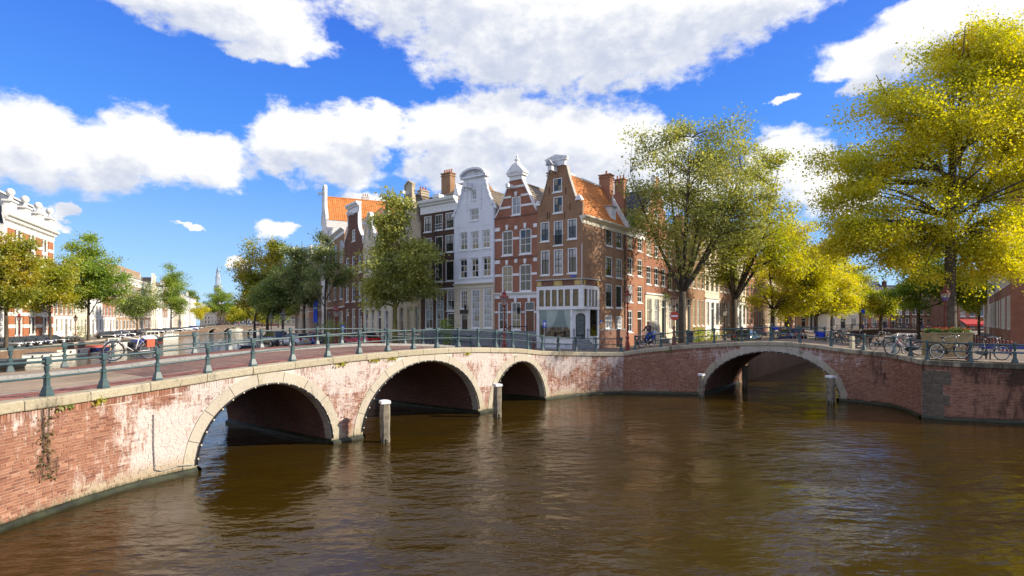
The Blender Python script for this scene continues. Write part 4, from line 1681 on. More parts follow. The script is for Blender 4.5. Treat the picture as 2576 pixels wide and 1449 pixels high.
def corner_house():
    O = left_end(T1)
    W, D = T1, 8.43
    root = thing("corner_house", "tall brown brick corner house with orange roof and white shopfront", "house", (O[0], O[1], Z0), AF)
    f = Sur(O, AF, Z0, K3)
    sd = Sur((CORNER.x, CORNER.y), math.atan2(0.806, 0.592), Z0, K3)
    FS = lambda u, w, z: (W - w, u, z)
    g = Sur(O, AF, Z0, KS)
    zs = lambda y: g.p(400, y)[1]
    zc = zs(262)
    # street wall with gable
    out = [(0, zc), (W, zc)] + [f.p(*q) for q in ((1300, 372), (1262, 369), (1256, 345), (1240, 298), (1222, 238), (1206, 185), (1193, 126), (1075, 132), (1066, 200), (1052, 262), (1035, 318), (1014, 376), (1002, 404), (985, 408))]
    out[2] = (W, out[2][1])
    out[-1] = (0, out[-1][1])
    front = [(1012, 515, 1073, 650), (1103, 506, 1166, 675), (1197, 492, 1262, 632), (1014, 710, 1075, 880), (1103, 702, 1166, 876), (1198, 692, 1263, 866), (1098, 214, 1160, 310), (1100, 340, 1165, 453)]
    holes = [f.r(*q) for q in front]
    wall(root, out, [rect(*h) for h in holes], BR_BROWN)
    DK = plain("dark_brown_sash", (0.045, 0.035, 0.028), 0.4)
    for i, h in enumerate(holes):
        if i < 6:
            window(root, *h, 2, 3 if i in (0, 2, 4) else 2, inner=DK, pm=(lambda c, r, i=i: GLASS_B if (r >= (2 if i in (0, 2, 4) else 1) or i == 4) else GLASS), splits=[.33, .62] if i in (0, 2, 4) else [.62])
        else:
            window(root, *h, 2, 2, inner=DK, pm=lambda c, r: GLASS_C if c != r else GLASS)
    b = MB()
    u, z, w, h = holes[1]
    for k in range(12):
        b.box(u + .06 + (w - .12) * k / 11 - .01, u + .06 + (w - .12) * k / 11 + .01, -.06, -.04, z + .05, z + .85)
    b.box(u, u + w, -.07, -.03, z + .85, z + .89)
    b.build("window_guard", BLACK, root)
    # anchors on the brickwork
    for q in ((1075, 300), (1187, 300), (1060, 470), (1215, 410), (1075, 470), (1180, 470), (1285, 470)):
        u, z = f.p(*q)
        MB().box(u - .02, u + .02, -.04, .0, z - .3, z + .3).build("wall_anchor", BLACK, root)
    # pediment
    u0, zt = f.p(1050, 128)
    u1, _ = f.p(1200, 120)
    uc, zp = f.p(1120, 55)
    zt = f.p(1125, 126)[1]
    ped = MB()
    ped.box(u0 + .28, u1 - .28, -.08, .2, zt - .1, zt + .35)
    ped.box(u0 + .05, u1 - .05, -.14, .18, zt + .35, zt + .52)
    ped.prism([(u0 - .02, zt + .52), (u1 + .02, zt + .52), (u1 + .02, zt + .62), (uc, zp), (u0 - .02, zt + .62)], F0, -.16, .16)
    ped.prism([(u0 + .45, zt + .64), (u1 - .45, zt + .64), (uc, zp - .28)], F0, -.2, -.16)
    ped.build("pediment", WHITE, root)
    for q0, q1, y0 in (((1258, 368), (1294, 368), 330), ((985, 408), (1010, 408), 372)):
        ua, ub = f.p(*q0)[0], f.p(*q1)[0]
        za, zb = f.p(*q0)[1], f.p(q0[0], y0)[1]
        MB().prism([(ua - .05, za), (ub + .05, za), (ub + .05, za + .15), (ub - .05, za + .2), (ub - .08, (za + zb) / 2 + .1), ((ua + ub) / 2, zb), (ua + .06, (za + zb) / 2 + .1), (ua + .02, za + .2), (ua - .05, za + .15)], F0, -.12, .3).build("claw_stone", WHITE, root)
    coping_run(root, out[4:9], plain("gable_stone", (0.36, 0.32, 0.26)), th=.08)
    coping_run(root, out[9:15], plain("gable_stone", (0.36, 0.32, 0.26)), th=.08)
    ub, zb = f.p(1115, 165)
    hb = beam(root, ub, zb - .15, L=.95, s=.42)
    MB().prism([(ub - .36, zb + .31), (ub + .36, zb + .31), (ub, zb + .78)], F0, -1.1, .0).build("hoist_hood", LEAD, hb)
    # side wall along the side canal
    side = [(1461, 563, 1505, 680), (1531, 583, 1574, 698), (1460, 753, 1505, 888), (1530, 768, 1572, 900), (1460, 940, 1505, 1102), (1530, 950, 1572, 1105), (1457, 1155, 1503, 1250), (1530, 1160, 1573, 1252)]
    sh = [sd.r(*q) for q in side]
    ze = sd.p(1300, 478)[1]
    zr = f.p(1133, 140)[1] - .3
    zs0 = zs(338)
    wall(root, [(0.3, zs0), (2.84, zs0), (2.84, -1.5), (D, -1.5), (D, ze), (0.3, ze)], [rect(*h) for h in sh], BR_BROWN, FS, name="side_wall")
    for i, h in enumerate(sh):
        window(root, *h, 2, 3, fr=FS, rz=math.pi / 2, pm=(lambda c, r, i=i: GLASS_B if (i in (3, 6, 7) or (r == 2 and i == 4)) else GLASS), inner=DK if i < 6 else WHITE)
    cornice(root, -0.1, D + .1, ze - .55, ze + .12, .5, CREAM, FS)
    MB().add([(0, .3, -1.5), (0, D, -1.5), (0, D, ze), (0, .3, ze), (W, D, -1.5), (W, D, ze)], [(0, 1, 2, 3), (1, 4, 5, 2)]).build("rear_wall", BR_BROWN, root)
    # roof
    nv, nu = 21, 34
    prof = [(W + .12, ze + .1), (W - .28, ze + .85), (W - .78, ze + 1.9), (W / 2, zr)]
    tile_roof(root, (W + .15, .25, ze + .1), (0, D - .25, 0), (-.75, 0, 1.25), nu, 5, ORANGE)
    tile_roof(root, (W - .6, .25, ze + 1.35), (0, D - .25, 0), (-(W / 2 - .6), 0, zr - ze - 1.35), nu, 13, ORANGE)
    tile_roof(root, (-.02, .25, ze), (0, D - .25, 0), (W / 2 + .02, 0, zr - ze), 20, 9, ORANGE)
    MB().tube([(W / 2, .25, zr + .03), (W / 2, D, zr + .03)], .13, 8).build("ridge_tiles", WHITE, root)
    b = MB()
    for p, q in (((W + .18, ze + .1), (W - .6, ze + 1.4)), ((W - .6, ze + 1.4), (W / 2, zr + .05))):
        p, q = Vector((p[0], D + .05, p[1])), Vector((q[0], D + .05, q[1]))
        n = Vector((-(q - p).z, 0, (q - p).x)).normalized()
        b.obox((p + q) / 2 - n * .15, (q - p) / 2, (0, .16, 0), n * .2)
    b.build("parapet", WHITE, root)
    MB().add([(0, D, ze), (W, D, ze), (W / 2, D, zr)], [(0, 1, 2)]).build("rear_gable", BR_BROWN, root)
    chimney(root, W / 2 + .45, D - .2, zr - 2.2, 1.15, .9, 3.3, BR_WARM, 1)
    # dormer
    dy, dz = 6.35, ze + .55
    MB().box(W - 1.5, W - .22, dy - .55, dy + .55, dz, dz + 1.3).build("dormer", WHITE, root)
    MB().box(W - 1.6, W - .08, dy - .66, dy + .66, dz + 1.3, dz + 1.4).build("dormer_roof", LEAD, root)
    window(root, dy - .42, dz + .12, .84, 1.1, 2, 2, fr=lambda u, w, z: (W - .16 - w, u, z), rz=math.pi / 2, sill=False, fw=.06, inner=DK)
    # frieze with tile panels above the shop
    zf0, zf1 = zs(340), zs(240)
    MB().box(0.02, W + .02, -.06, .3, zf0, zf1).build("frieze", BR_PURP, root)
    MB().box(W - .3, W + .06, .3, 2.85, zf0, zf1).build("frieze", BR_PURP, root)
    TAN = plain("ochre_tile_panel", (0.50, 0.34, 0.10), 0.5, vary=0.35, scale=9)
    for x0, x1 in ((70, 162), (370, 510), (720, 838)):
        ua, ub = g.p(x0, 300)[0], g.p(x1, 300)[0]
        o = MB().box(max(ua, .03), min(ub, W + .03), -.09, -.06, zf0 + .03, zf1 - .03).build("tile_panel", TAN, root)
        MB().lathe([(.0, -.02), (.22, -.02), (.22, .0), (.15, .02), (.1, .0), (.0, .03)], 12).build("medallion", plain("ochre_medallion", (0.58, 0.44, 0.18), 0.5), o, loc=((max(ua, .03) + min(ub, W + .03)) / 2, -.09, (zf0 + zf1) / 2)).rotation_euler = (math.pi / 2, 0, 0)
    for y0 in (.0, 2.45):
        MB().box(W + .06, W + .085, y0 + .02, y0 + .38, zf0 + .03, zf1 - .03).build("tile_panel", TAN, root)
    cr = MB()
    cr.box(-.02, W + .12, -.22, .3, zf1, zf1 + .09)
    cr.box(W - .3, W + .2, .3, 2.95, zf1 + .002, zf1 + .088)
    cr.build("shop_cornice", plain("grey_lead_flashing", (0.42, 0.42, 0.40)), root)
    # shop: upper lights
    zl0, zl1 = zs(685), zs(402)
    zt0, zt1 = zs(738), zs(690)
    zw0, zb0 = zs(1225), -0.2
    fr = MB()
    yb = 2.85

    def fbox(u0, u1, z0, z1, y0=-.1, y1=.12):
        fr.box(u0, u1, y0, y1, z0, z1)

    ux = [g.p(x, 540)[0] for x in (122, 205, 229, 314, 339, 424, 449, 535, 559, 650, 694, 788)]
    fbox(0, W + .1, zl1, zf0 - .002)
    fbox(0, W + .1, zl0 - .02, zl0)
    fbox(0, ux[0], zl0, zl1)
    for i in range(1, 10, 2):
        fbox(ux[i], ux[i + 1], zl0, zl1, -.12, .1)
    fbox(ux[11], W + .1, zl0, zl1)
    fr.box(W - .12, W + .098, .12, yb, zl1 + .001, zf0 - .003)
    ys = [.16, .62, .86, 1.22, 1.42, 1.80, 2.0, 2.5]
    ys = [.14, .66, .98, 1.34, 1.52, 1.92, 2.1, 2.5]
    for y0, y1 in ((ys[1], ys[2]), (ys[3], ys[4]), (ys[5], ys[6]), (ys[7], yb)):
        fr.box(W - .1, W + .11, y0, y1, zl0, zl1)
    # transom
    fbox(-.01, W + .14, zt0, zl0 - .021, -.16, .14)
    fr.box(W - .14, W + .14, .14, yb + .02, zt0 + .001, zl0 - .022)
    # pilasters below
    p1, p2 = g.p(125, 900)[0], g.p(650, 900)[0]
    pd = W - .98
    fbox(0, p1, -1.0, zt0)
    fbox(p2, pd + .02, -1.0, zt0 - .001)
    fr.box(W - .12, W + .1, 1.0, 1.14, -1.0, zt0 - .001)
    fr.box(W - .12, W + .1, 2.55, yb, -1.0, zt0)
    fbox(p1, p2, zw0 - .5, zw0, -.12, .12)
    fbox(p1, p2, zw0, zw0 + .05, -.2, .1)
    fr.box(W - .12, W + .11, 1.14, 2.55, -.9, zw0 + .2)
    fr.build("shopfront", WHITE, root)
    for i in range(0, 12, 2):
        link("pane", pane_mesh(ux[i + 1] - ux[i], zl1 - zl0, GLASS_A), root, (ux[i], -.02, zl0))
    for y0, y1 in ((ys[0], ys[1]), (ys[2], ys[3]), (ys[4], ys[5]), (ys[6], ys[7])):
        o = link("pane", pane_mesh(y1 - y0, zl1 - zl0, GLASS_A), root, (W + .02, y0, zl0), math.pi / 2)
    CG = clear_glass()
    MB().box(p1, p2, -.03, -.015, zw0, zt0).build("shop_window", CG, root)
    MB().box(W + .015, W + .03, 1.14, 2.55, zw0 + .2, zt0).build("shop_window", CG, root)
    # plinth with basement window
    MB().box(.03, pd - .05, -.04, .1, -1.2, zw0 - .5).build("plinth", plain("blue_white_plinth", (0.50, 0.54, 0.60), 0.5), root)
    window(root, g.p(205, 1330)[0], zs(1375), g.p(540, 1330)[0] - g.p(205, 1330)[0], .72, 2, 1, y=-.07, sill=False)
    # corner door set across the corner, steps and handrails
    A = Vector((pd, -.02, 0))
    B = Vector((W + .02, .98, 0))
    L = (B - A).length
    ad = math.atan2(B.y - A.y, B.x - A.x)
    dr = MB()
    zd = zs(1240)
    dh = zt0 - zd
    FR = lambda u, w, z: (u, w, z)
    aw = (L - .88) / 2
    arch = [(aw, 0), (aw + .88, 0), (aw + .88, dh - .62)] + [(L / 2 + .44 * math.cos(t), dh - .62 + .3 * math.sin(t)) for t in (.5, 1.0, 1.57, 2.14, 2.64)] + [(aw, dh - .62)]
    dr.prism([(0, -.6), (L, -.6), (L, dh), (0, dh)], FR, 0, .14, [arch])
    dr.cm = 1
    dr.prism(arch, FR, .05, .1, [[(aw + .1, .14), (aw + .78, .14), (aw + .78, dh - .68)] + [(L / 2 + .34 * math.cos(t), dh - .68 + .24 * math.sin(t)) for t in (.6, 1.57, 2.54)] + [(aw + .1, dh - .68)]])
    for zz in (dh * .62, dh * .5):
        dr.box(aw + .1, aw + .78, .06, .09, zz, zz + .05)
    for xx in (.3, .44, .58):
        dr.box(aw + xx - .012, aw + xx + .012, .065, .085, dh * .62, dh - .5)
    dr.tube([(aw + .14, .03, dh * .36), (aw + .74, .03, dh * .46)], .015, 6)
    dr.tube([(aw + .14, .03, dh * .26), (aw + .74, .03, dh * .36)], .015, 6)
    link("door", dr.mesh("door", [WHITE, DOORD]), root, (A.x, A.y, zd), ad)
    o = link("pane", MB().prism([(q[0] * .98 + L * .01, q[1] * .985 + .02) for q in arch], FR, 0, .01).mesh("pane", GLASS), root, (A.x - math.sin(ad) * .08, A.y + math.cos(ad) * .08, zd), ad)
    n = Vector((math.sin(ad), -math.cos(ad), 0))
    t = (B - A).normalized()
    m_ = (A + B) / 2
    for i in range(4):
        top = zd - .02 - i * .19
        c = m_ + n * (.28 + .3 * i)
        MB().obox((c.x, c.y, top - .5), t * (.7 + .1 * i), n * (.28 + .02 * i), (0, 0, .5)).build("step", BLUESTONE, root)
    for sg in (-1, 1):
        b = MB()
        c0 = m_ + t * sg * .62
        pts = [c0 + n * .05 + Vector((0, 0, zd + .95)), c0 + n * .3 + Vector((0, 0, zd + .88)), c0 + n * .8 + t * sg * .15 + Vector((0, 0, zd + .5)), c0 + n * 1.15 + t * sg * .2 + Vector((0, 0, zd + .2))]
        b.tube(pts, .022, 6)
        b.tube([pts[0], c0 + n * .05 + Vector((0, 0, zd - .2))], .018, 6)
        b.tube([pts[3], pts[3] + Vector((0, 0, -.9))], .018, 6)
        b.build("handrail", BLACK, root)
    # room behind the shop window with curtains, table and plants
    room = MB()
    room.add([(.1, .35, zw0 - .1), (W - .3, .35, zw0 - .1), (W - .3, 5, zw0 - .1), (.1, 5, zw0 - .1), (.1, .35, zl1), (W - .3, .35, zl1), (W - .3, 5, zl1), (.1, 5, zl1)], [(0, 1, 2, 3), (4, 7, 6, 5), (2, 3, 7, 6), (0, 3, 7, 4)])
    room.build("room", plain("dim_brown_room", (0.16, 0.10, 0.055), 0.8), root)
    CUR = plain("white_curtain", (0.62, 0.62, 0.58), 0.9, vary=.08)

    def curtain(fn, u0, u1, pull):
        rows = []
        for k in range(13):
            s = k / 12
            z = zt0 - (zt0 - zw0 - .45) * s
            q = s ** 1.8
            row = []
            for i in range(25):
                x = i / 24
                uu = u0 + (u1 - u0) * x * (1 - q * pull)
                row.append(fn(uu, .22 + .05 * math.sin(x * 34) * (1 - .4 * q), z))
            rows.append(row)
        return MB().grid(rows).build("curtain", CUR, root, smooth=True)

    um = g.p(405, 800)[0]
    u5 = g.p(515, 800)[0]
    curtain(F0, g.p(218, 800)[0], um, .97)
    curtain(F0, p2 - .03, u5, .8)
    curtain(FS, 1.15, 2.35, -.1) if False else curtain(FS, 2.5, 1.2, .75)
    tb = MB().box(1.0, 2.9, .6, 1.1, zw0 + .62, zw0 + .68)
    for x in (1.1, 1.95, 2.8):
        tb.tube([(x, .7, zw0), (x + .05, .7, zw0 + .3), (x, .7, zw0 + .62)], .03, 6)
    tb.build("display_table", plain("gilt_table", (0.30, 0.19, 0.07), 0.4), root)
    for x, hh, cm in ((1.5, .3, LEAD), (2.2, .34, plain("blue_white_vase", (0.45, 0.55, 0.65), .2)), (2.6, .2, POT)):
        MB().lathe([(.05, 0), (.12, hh * .3), (.13, hh * .5), (.05, hh * .85), (.07, hh)], 10, (x, .85, zw0 + .68)).build("vase", cm, root, smooth=True)
    # small things on the walls
    p = f.p(1300, 672)
    MB().tube([(W - .02, -.1, f.p(1297, 665)[1]), (W - .02, -.1, f.p(1297, 965)[1])], .03, 6).build("white_pole", WHITE, root)
    u, z, w, h = f.r(1222, 881, 1256, 893)
    o = MB().box(u, u + w, -.03, 0, z, z + h).build("street_sign", plain("blue_enamel", (0.03, 0.07, 0.42), .3), root)
    MB().box(u - .12, u + w + .12, -.05, 0, z + h + .02, z + h + .12).build("sign_shelf", LEAD, root)
    u, z = g.p(664, 888)
    MB().box(u - .06, u + .06, -.125, -.1, z - .06, z + .06).build("number_plate", LEAD, root)
    MB().tube([(W + .08, D - .12, -1), (W + .08, D - .12, ze - .5)], .055, 8).build("downpipe", plain("dark_pipe", (0.05, 0.04, 0.035)), root)
    # brick basement of the side wall
    MB().box(W + .002, W + .12, 2.86, D, -1.4, sd.p(1450, 1258)[1]).build("basement_wall", BR_PURP, root)
    MB().box(W + .0, W + .16, 2.86, D, sd.p(1450, 1258)[1], sd.p(1450, 1250)[1]).build("ledge", BLUESTONE, root)
    return root


corner_house()


def red_house():
    O = left_end(T2)
    W, D = T2 - T1, 9.0
    root = thing("canal_house", "red brick house with white stone bands and a spired gable top", "house", (O[0], O[1], Z0), AF, "row of gabled canal houses")
    f = Sur(O, AF, Z0, K3)
    KR = crop(1440, 820, 6.9)
    e = Sur(O, AF, Z0, KR)
    zb = f.p(840, 1036)[1]
    out = [(0, zb), (W, zb)] + [f.p(*q) for q in ((985, 432), (972, 400), (890, 222), (805, 228), (735, 420), (705, 490))]
    out[2], out[-1] = (W, out[2][1]), (0, out[-1][1])
    big = [(749, 574, 823, 745), (868, 560, 951, 735), (748, 814, 822, 1000), (868, 804, 951, 992)]
    holes = [f.r(*q) for q in big]
    arcs = []
    for u, z, w, h in holes:
        arcs.append([(u, z), (u + w, z), (u + w, z + h - .12)] + [(u + w / 2 + w / 2 * math.cos(t), z + h - .12 + .16 * math.sin(t)) for t in (.5, 1.0, 1.57, 2.1, 2.6)] + [(u, z + h - .12)])
    gw = f.r(815, 340, 877, 467)
    wall(root, out, arcs + [rect(*gw)], BR_RED)
    for i, h in enumerate(holes):
        window(root, *h, 2, 3, splits=[.38, .64], pm=GLASS if i != 2 else GLASS_C)
        u, z, w, hh = h
        b = MB()
        n = 13
        for k in range(n):
            t = math.pi * (.1 + .8 * (k + .5) / n)
            c = Vector((u + w / 2 + w * .56 * math.cos(t), -.02, z + hh - .12 + .26 * math.sin(t)))
            b.box(c.x - .035, c.x + .035, -.03, .01, c.z - .1, c.z + .12)
        b.build("arch_bricks", BR_WARM, root)
        MB().prism([(u + w / 2 - .1, z + hh + .04), (u + w / 2 + .1, z + hh + .04), (u + w / 2 + .16, z + hh + .5), (u + w / 2 - .16, z + hh + .5)], F0, -.1, .02).build("keystone", WHITE, root)
    window(root, *gw, 2, 2, pm=GLASS_B)
    MB().prism([(gw[0] + gw[2] / 2 - .1, gw[1] + gw[3] + .03), (gw[0] + gw[2] / 2 + .1, gw[1] + gw[3] + .03), (gw[0] + gw[2] / 2 + .15, gw[1] + gw[3] + .42), (gw[0] + gw[2] / 2 - .15, gw[1] + gw[3] + .42)], F0, -.1, .02).build("keystone", WHITE, root)
    # white bands broken by the windows
    b = []
    for q, spans in (((720, 562), 0), ((720, 790), 0), ((720, 636), 0), ((720, 884), 0)):
        z = f.p(845, q[1] - 8)[1]
        xs = [0] + [v for h in (holes[:2] if q[1] < 700 else holes[2:]) for v in (h[0] - (.0 if q[1] in (636, 884) else .22), h[0] + h[2] + (.0 if q[1] in (636, 884) else .22))] + [W]
        for i in range(0, 6, 2):
            hb = .11 if q[1] in (636, 884) else .17
            MB().box(xs[i] + .005, xs[i + 1] - .005, -.035, .02, z - hb, z + hb).build("stone_band", WHITE, root)
    for y, cut in ((274, False), (338, True), (408, True)):
        z = f.p(845, y)[1]
        def edge(zz):
            L = [(p[0], p[1]) for p in out[4:]][::-1]
            R = [(p[0], p[1]) for p in out[2:5]]
            lx = np.interp(zz, [f.p(705, 490)[1], f.p(735, 420)[1], f.p(805, 228)[1]], [0, f.p(735, 420)[0], f.p(805, 228)[0]])
            rx = np.interp(zz, [f.p(985, 432)[1], f.p(972, 400)[1], f.p(890, 222)[1]], [W, f.p(972, 400)[0], f.p(890, 222)[0]])
            return float(lx), float(rx)
        lx, rx = edge(z)
        if cut:
            MB().box(lx, gw[0] - .05, -.035, .02, z - .1, z + .1).build("stone_band", WHITE, root)
            MB().box(gw[0] + gw[2] + .05, rx, -.035, .02, z - .1, z + .1).build("stone_band", WHITE, root)
        else:
            MB().box(lx, rx, -.035, .02, z - .1, z + .1).build("stone_band", WHITE, root)
    z = f.p(845, 475)[1]
    MB().box(0, W, -.06, .02, z - .06, z + .06).build("string_course", BR_PURP, root)
    z = f.p(845, 760)[1]
    MB().box(0, W, -.06, .02, z - .06, z + .06).build("string_course", BR_PURP, root)
    coping_run(root, out[2:5], WHITE, th=.1)
    coping_run(root, out[5:], WHITE, th=.1)
    # spired top
    u0, u1 = f.p(806, 200)[0], f.p(890, 200)[0]
    uc = (u0 + u1) / 2
    z0 = f.p(845, 226)[1]
    z1, z2, z3 = f.p(845, 186)[1], f.p(845, 122)[1], f.p(848, 42)[1]
    tp = MB()
    tp.box(u0, u1, -.1, .5, z0 - .05, z1 - .2)
    tp.box(u0 - .18, u1 + .18, -.25, .6, z1 - .2, z1)
    tp.prism([(u0 - .28, z1), (u1 + .28, z1), (u1 + .28, z1 + .12), (uc + .25, z2), (uc - .25, z2), (u0 - .28, z1 + .12)], F0, -.3, .6)
    tp.prism([(u0 + .25, z1 + .12), (u1 - .25, z1 + .12), (uc, z2 - .3)], F0, -.36, -.3)
    tp.build("pediment", WHITE, root)
    h = z3 - z2
    MB().lathe([(.3, 0), (.32, .12 * h), (.14, .2 * h), (.12, .3 * h), (.24, .36 * h), (.22, .45 * h), (.09, .52 * h), (.07, .62 * h), (.13, .68 * h), (.06, .76 * h), (.035, .9 * h), (.0, h)], 10, (uc, .1, z2)).build("finial", WHITE, root, smooth=True)
    beam(root, f.p(825, 275)[0] + .0, f.p(825, 290)[1], L=1.0, s=.3)
    # ground floor
    zc0, zc1 = f.p(845, 1038)[1], f.p(845, 998)[1]
    cornice(root, 0, W, zc0, zc1, .22, WHITE)
    dr = e.r(668, 440, 868, 1150)
    gwin = [e.r(135, 455, 325, 1015), e.r(395, 450, 592, 1015)]
    zpl = e.p(300, 1030)[1]
    wall(root, [(0, zpl), (W, zpl), (W, zc0), (0, zc0)], [rect(u, max(z, zpl + .001), w, h) for u, z, w, h in gwin] + [rect(dr[0], zpl + .001, dr[2], dr[1] + dr[3] - zpl)], BR_RED, name="ground_floor_front")
    for i, h in enumerate(gwin):
        window(root, *h, 2, 3, splits=[.35, .66], pm=GLASS if i == 0 else (lambda c, r: GLASS_C if r < 2 else GLASS))
    zd = dr[1]
    door(root, dr[0], zd, dr[2], dr[3], plain("oak_door", (0.14, 0.06, 0.028), .4), light=.75)
    for x in (490, 765):
        u, z = e.p(x, 400)
        MB().prism([(u - .1, z - .3), (u + .1, z - .3), (u + .16, z + .28), (u - .16, z + .28)], F0, -.1, .02).build("keystone", WHITE, root)
    z = e.p(300, 655)[1]
    for ua, ub in ((0, gwin[0][0]), (gwin[0][0] + gwin[0][2], gwin[1][0]), (gwin[1][0] + gwin[1][2], dr[0]), (dr[0] + dr[2], W)):
        MB().box(ua + .003, ub - .003, -.035, .02, z - .1, z + .1).build("stone_band", WHITE, root)
    b = MB().prism([(0, -1.5), (W, -1.5), (W, zpl), (0, zpl)], F0, -.08, .3, [rect(.55, -1.2, .95, 1.5), rect(2.15, -1.2, .95, 1.4)])
    b.build("plinth", BLUESTONE, root)
    for u in (.55, 2.15):
        door(root, u, -1.2, .95, 1.4, DOORG)
    # stoop with iron rails
    for i in range(5):
        MB().box(dr[0] - .9 - i * .32, dr[0] + dr[2] + .1, -1.3, -.08, zd - .2 * (i + 1), zd - .2 * i).build("step", BLUESTONE, root)
    b = MB()
    pts = [(dr[0] + dr[2] + .05, -1.25, zd + .95), (dr[0] - .7, -1.25, zd + .95), (dr[0] - 2.0, -1.25, zd + .1)]
    b.tube(pts, .045, 6)
    for q in (pts[0], pts[1], pts[2]):
        b.tube([q, (q[0], q[1], q[2] - 1.0)], .035, 6)
    b.tube([(pts[1][0], -1.25, zd + .45), (pts[2][0], -1.25, zd - .4)], .02, 5)
    b.build("stoop_rail", BLACK, root)
    u, z = e.p(592, 640)
    o = MB().lathe([(.05, -.25), (.16, 0), (.2, .28), (.1, .4), (.0, .48)], 6, (u, -.35, z)).build("wall_lantern", BLACK, root)
    # roof and chimneys
    ze, zr = f.p(985, 432)[1] - .3, z0 - .1
    shell(root, W, D, ze, BR_BROWN)
    saddle_roof(root, W, D, ze, zr, plain_tile_grey, axis="y", near=True)
    chimney(root, W - .6, 4.2, ze + 1.0, 1.5, .8, zr - ze + .3, BR_PURP, 4)
    return root


plain_tile_grey = tile_mat("grey_tan_pantiles", (0.30, 0.26, 0.20), (0.38, 0.33, 0.26), (0.13, 0.115, 0.095))
red_house()


def white_house():
    O = left_end(T3)
    O = (O[0] - .14 * .592 * 1.5, O[1] - .14 * .806 * 1.5)
    W, D = T3 - T2, 9.5
    root = thing("canal_house", "narrow white painted house with rounded neck gable and carved scrolls", "house", (O[0], O[1], Z0), AF, "row of gabled canal houses")
    f = Sur(O, AF, Z0, K3)
    zb = f.p(560, 965)[1]
    sh_l, sh_r = f.p(430, 482), f.p(690, 420)
    nl, nr = f.p(488, 460)[0], f.p(632, 430)[0]
    ztop = f.p(560, 212)[1]
    zsl, zsr = f.p(450, 478)[1], f.p(680, 425)[1]
    out = [(0, zb), (W, zb), (W, zsr), (nr, zsr), (nr, ztop), (nl, ztop), (nl, zsl), (0, zsl)]
    w_ = [(540, 298, 572, 365), (528, 425, 589, 505), (458, 588, 511, 710), (535, 581, 588, 705), (611, 570, 666, 695), (456, 768, 509, 903), (534, 762, 588, 897), (613, 753, 671, 890)]
    holes = [f.r(*q) for q in w_]
    holes[0] = (holes[0][0], holes[0][1], max(holes[0][2], .6), holes[0][3])
    wall(root, out, [rect(*h) for h in holes], WPLASTER)
    for i, h in enumerate(holes):
        window(root, *h, 2, 3 if i > 1 else 2, pm=(lambda c, r, i=i: GLASS_C if (r == 0 and 1 < i < 5) or i > 4 and rnd.random() < .5 else (GLASS_B if i < 5 else GLASS)), bar=.05, fw=.1, y=.12)
    # block joints of the plaster
    b = MB()
    for y in (548, 590, 628, 668, 722, 770, 815, 862, 905):
        z = f.p(560, y)[1]
        xs = [0] + sorted(v for h in holes if h[1] - .1 < z < h[1] + h[3] + .05 for v in (h[0] - .08, h[0] + h[2] + .08)) + [W]
        for i in range(0, len(xs), 2):
            b.box(xs[i], xs[i + 1], -.004, .005, z - .012, z + .012)
    b.build("block_joints", plain("grey_joint", (0.48, 0.5, 0.53)), root)
    # carved scrolls
    for sg, x0, zz in ((1, nr, zsr), (-1, nl, zsl)):
        sc = MB()
        wv = (W - nr) if sg > 0 else nl
        for k in range(14):
            t = k / 13
            hgt = 2.7 * t
            xo = wv * (1 - t) ** 1.5 + .12
            sc.lathe([(.02, -.2), (.17, -.12), (.20, 0), (.15, .12), (.02, .2)], 6, (x0 + sg * xo, .05 + .04 * math.sin(k * 2), zz + .12 + hgt))
        pl = [(x0, zz), (x0 + sg * wv, zz)] + [(x0 + sg * (wv * (1 - t) ** 1.5 + .08), zz + 2.7 * t + .1) for t in [k / 8 for k in range(9)]] + [(x0, zz + 2.8)]
        sc.prism(pl, F0, 0.0, .25)
        sc.build("carved_scroll", WPLASTER, root)
        lz = MB()
        for k in range(9):
            lz.lathe([(.02, -.1), (.09, 0), (.02, .1)], 5, (x0 - sg * .42, -.02, ztop - .9 - k * .27))
        lz.build("garland", WPLASTER, root)
    # round top
    tp = MB()
    uc = (nl + nr) / 2
    hw = (nr - nl) / 2 + .22
    zt = f.p(560, 150)[1]
    arcp = [(uc - hw * math.cos(math.pi * k / 12), ztop + .18 + (zt - ztop - .18) * math.sin(math.pi * k / 12)) for k in range(13)]
    tp.prism([(uc - hw, ztop), (uc + hw, ztop)] + arcp[::-1], F0, -.08, .4)
    for k in range(12):
        p, q = Vector((arcp[k][0], 0, arcp[k][1])), Vector((arcp[k + 1][0], 0, arcp[k + 1][1]))
        n = Vector((-(q - p).z, 0, (q - p).x)).normalized()
        tp.obox((p + q) / 2 - n * .06, (q - p) * .5, (0, .42, 0), n * .1)
        tp.lathe([(.0, -.08), (.07, 0), (0, .08)], 5, ((p.x + q.x) / 2, -.18, (p.z + q.z) / 2 - .32))
    tp.box(uc - hw - .05, uc + hw + .05, -.26, .42, ztop - .02, ztop + .16)
    for k in range(7):
        a = math.pi * (k + .5) / 7
        tp.tube([(uc, -.09, ztop + .2), (uc + .55 * math.cos(a), -.09, ztop + .2 + .5 * math.sin(a))], [.03, .07], 5)
    tp.build("gable_top", WPLASTER, root)
    beam(root, f.p(535, 270)[0], f.p(535, 290)[1], L=1.0, s=.46)
    # ground floor
    cornice(root, -.02, W + .03, zb - .05, f.p(560, 934)[1], .25, CREAM)
    gw = [f.r(538, 975, 599, 1245), f.r(620, 970, 682, 1243)]
    tw = f.r(463, 980, 515, 1113)
    dw = f.r(466, 1143, 516, 1300)
    zpl = f.p(560, 1252)[1]
    gh = [rect(*h) for h in gw] + [rect(*tw), rect(dw[0], zpl + .01, dw[2], dw[1] + dw[3] - zpl)]
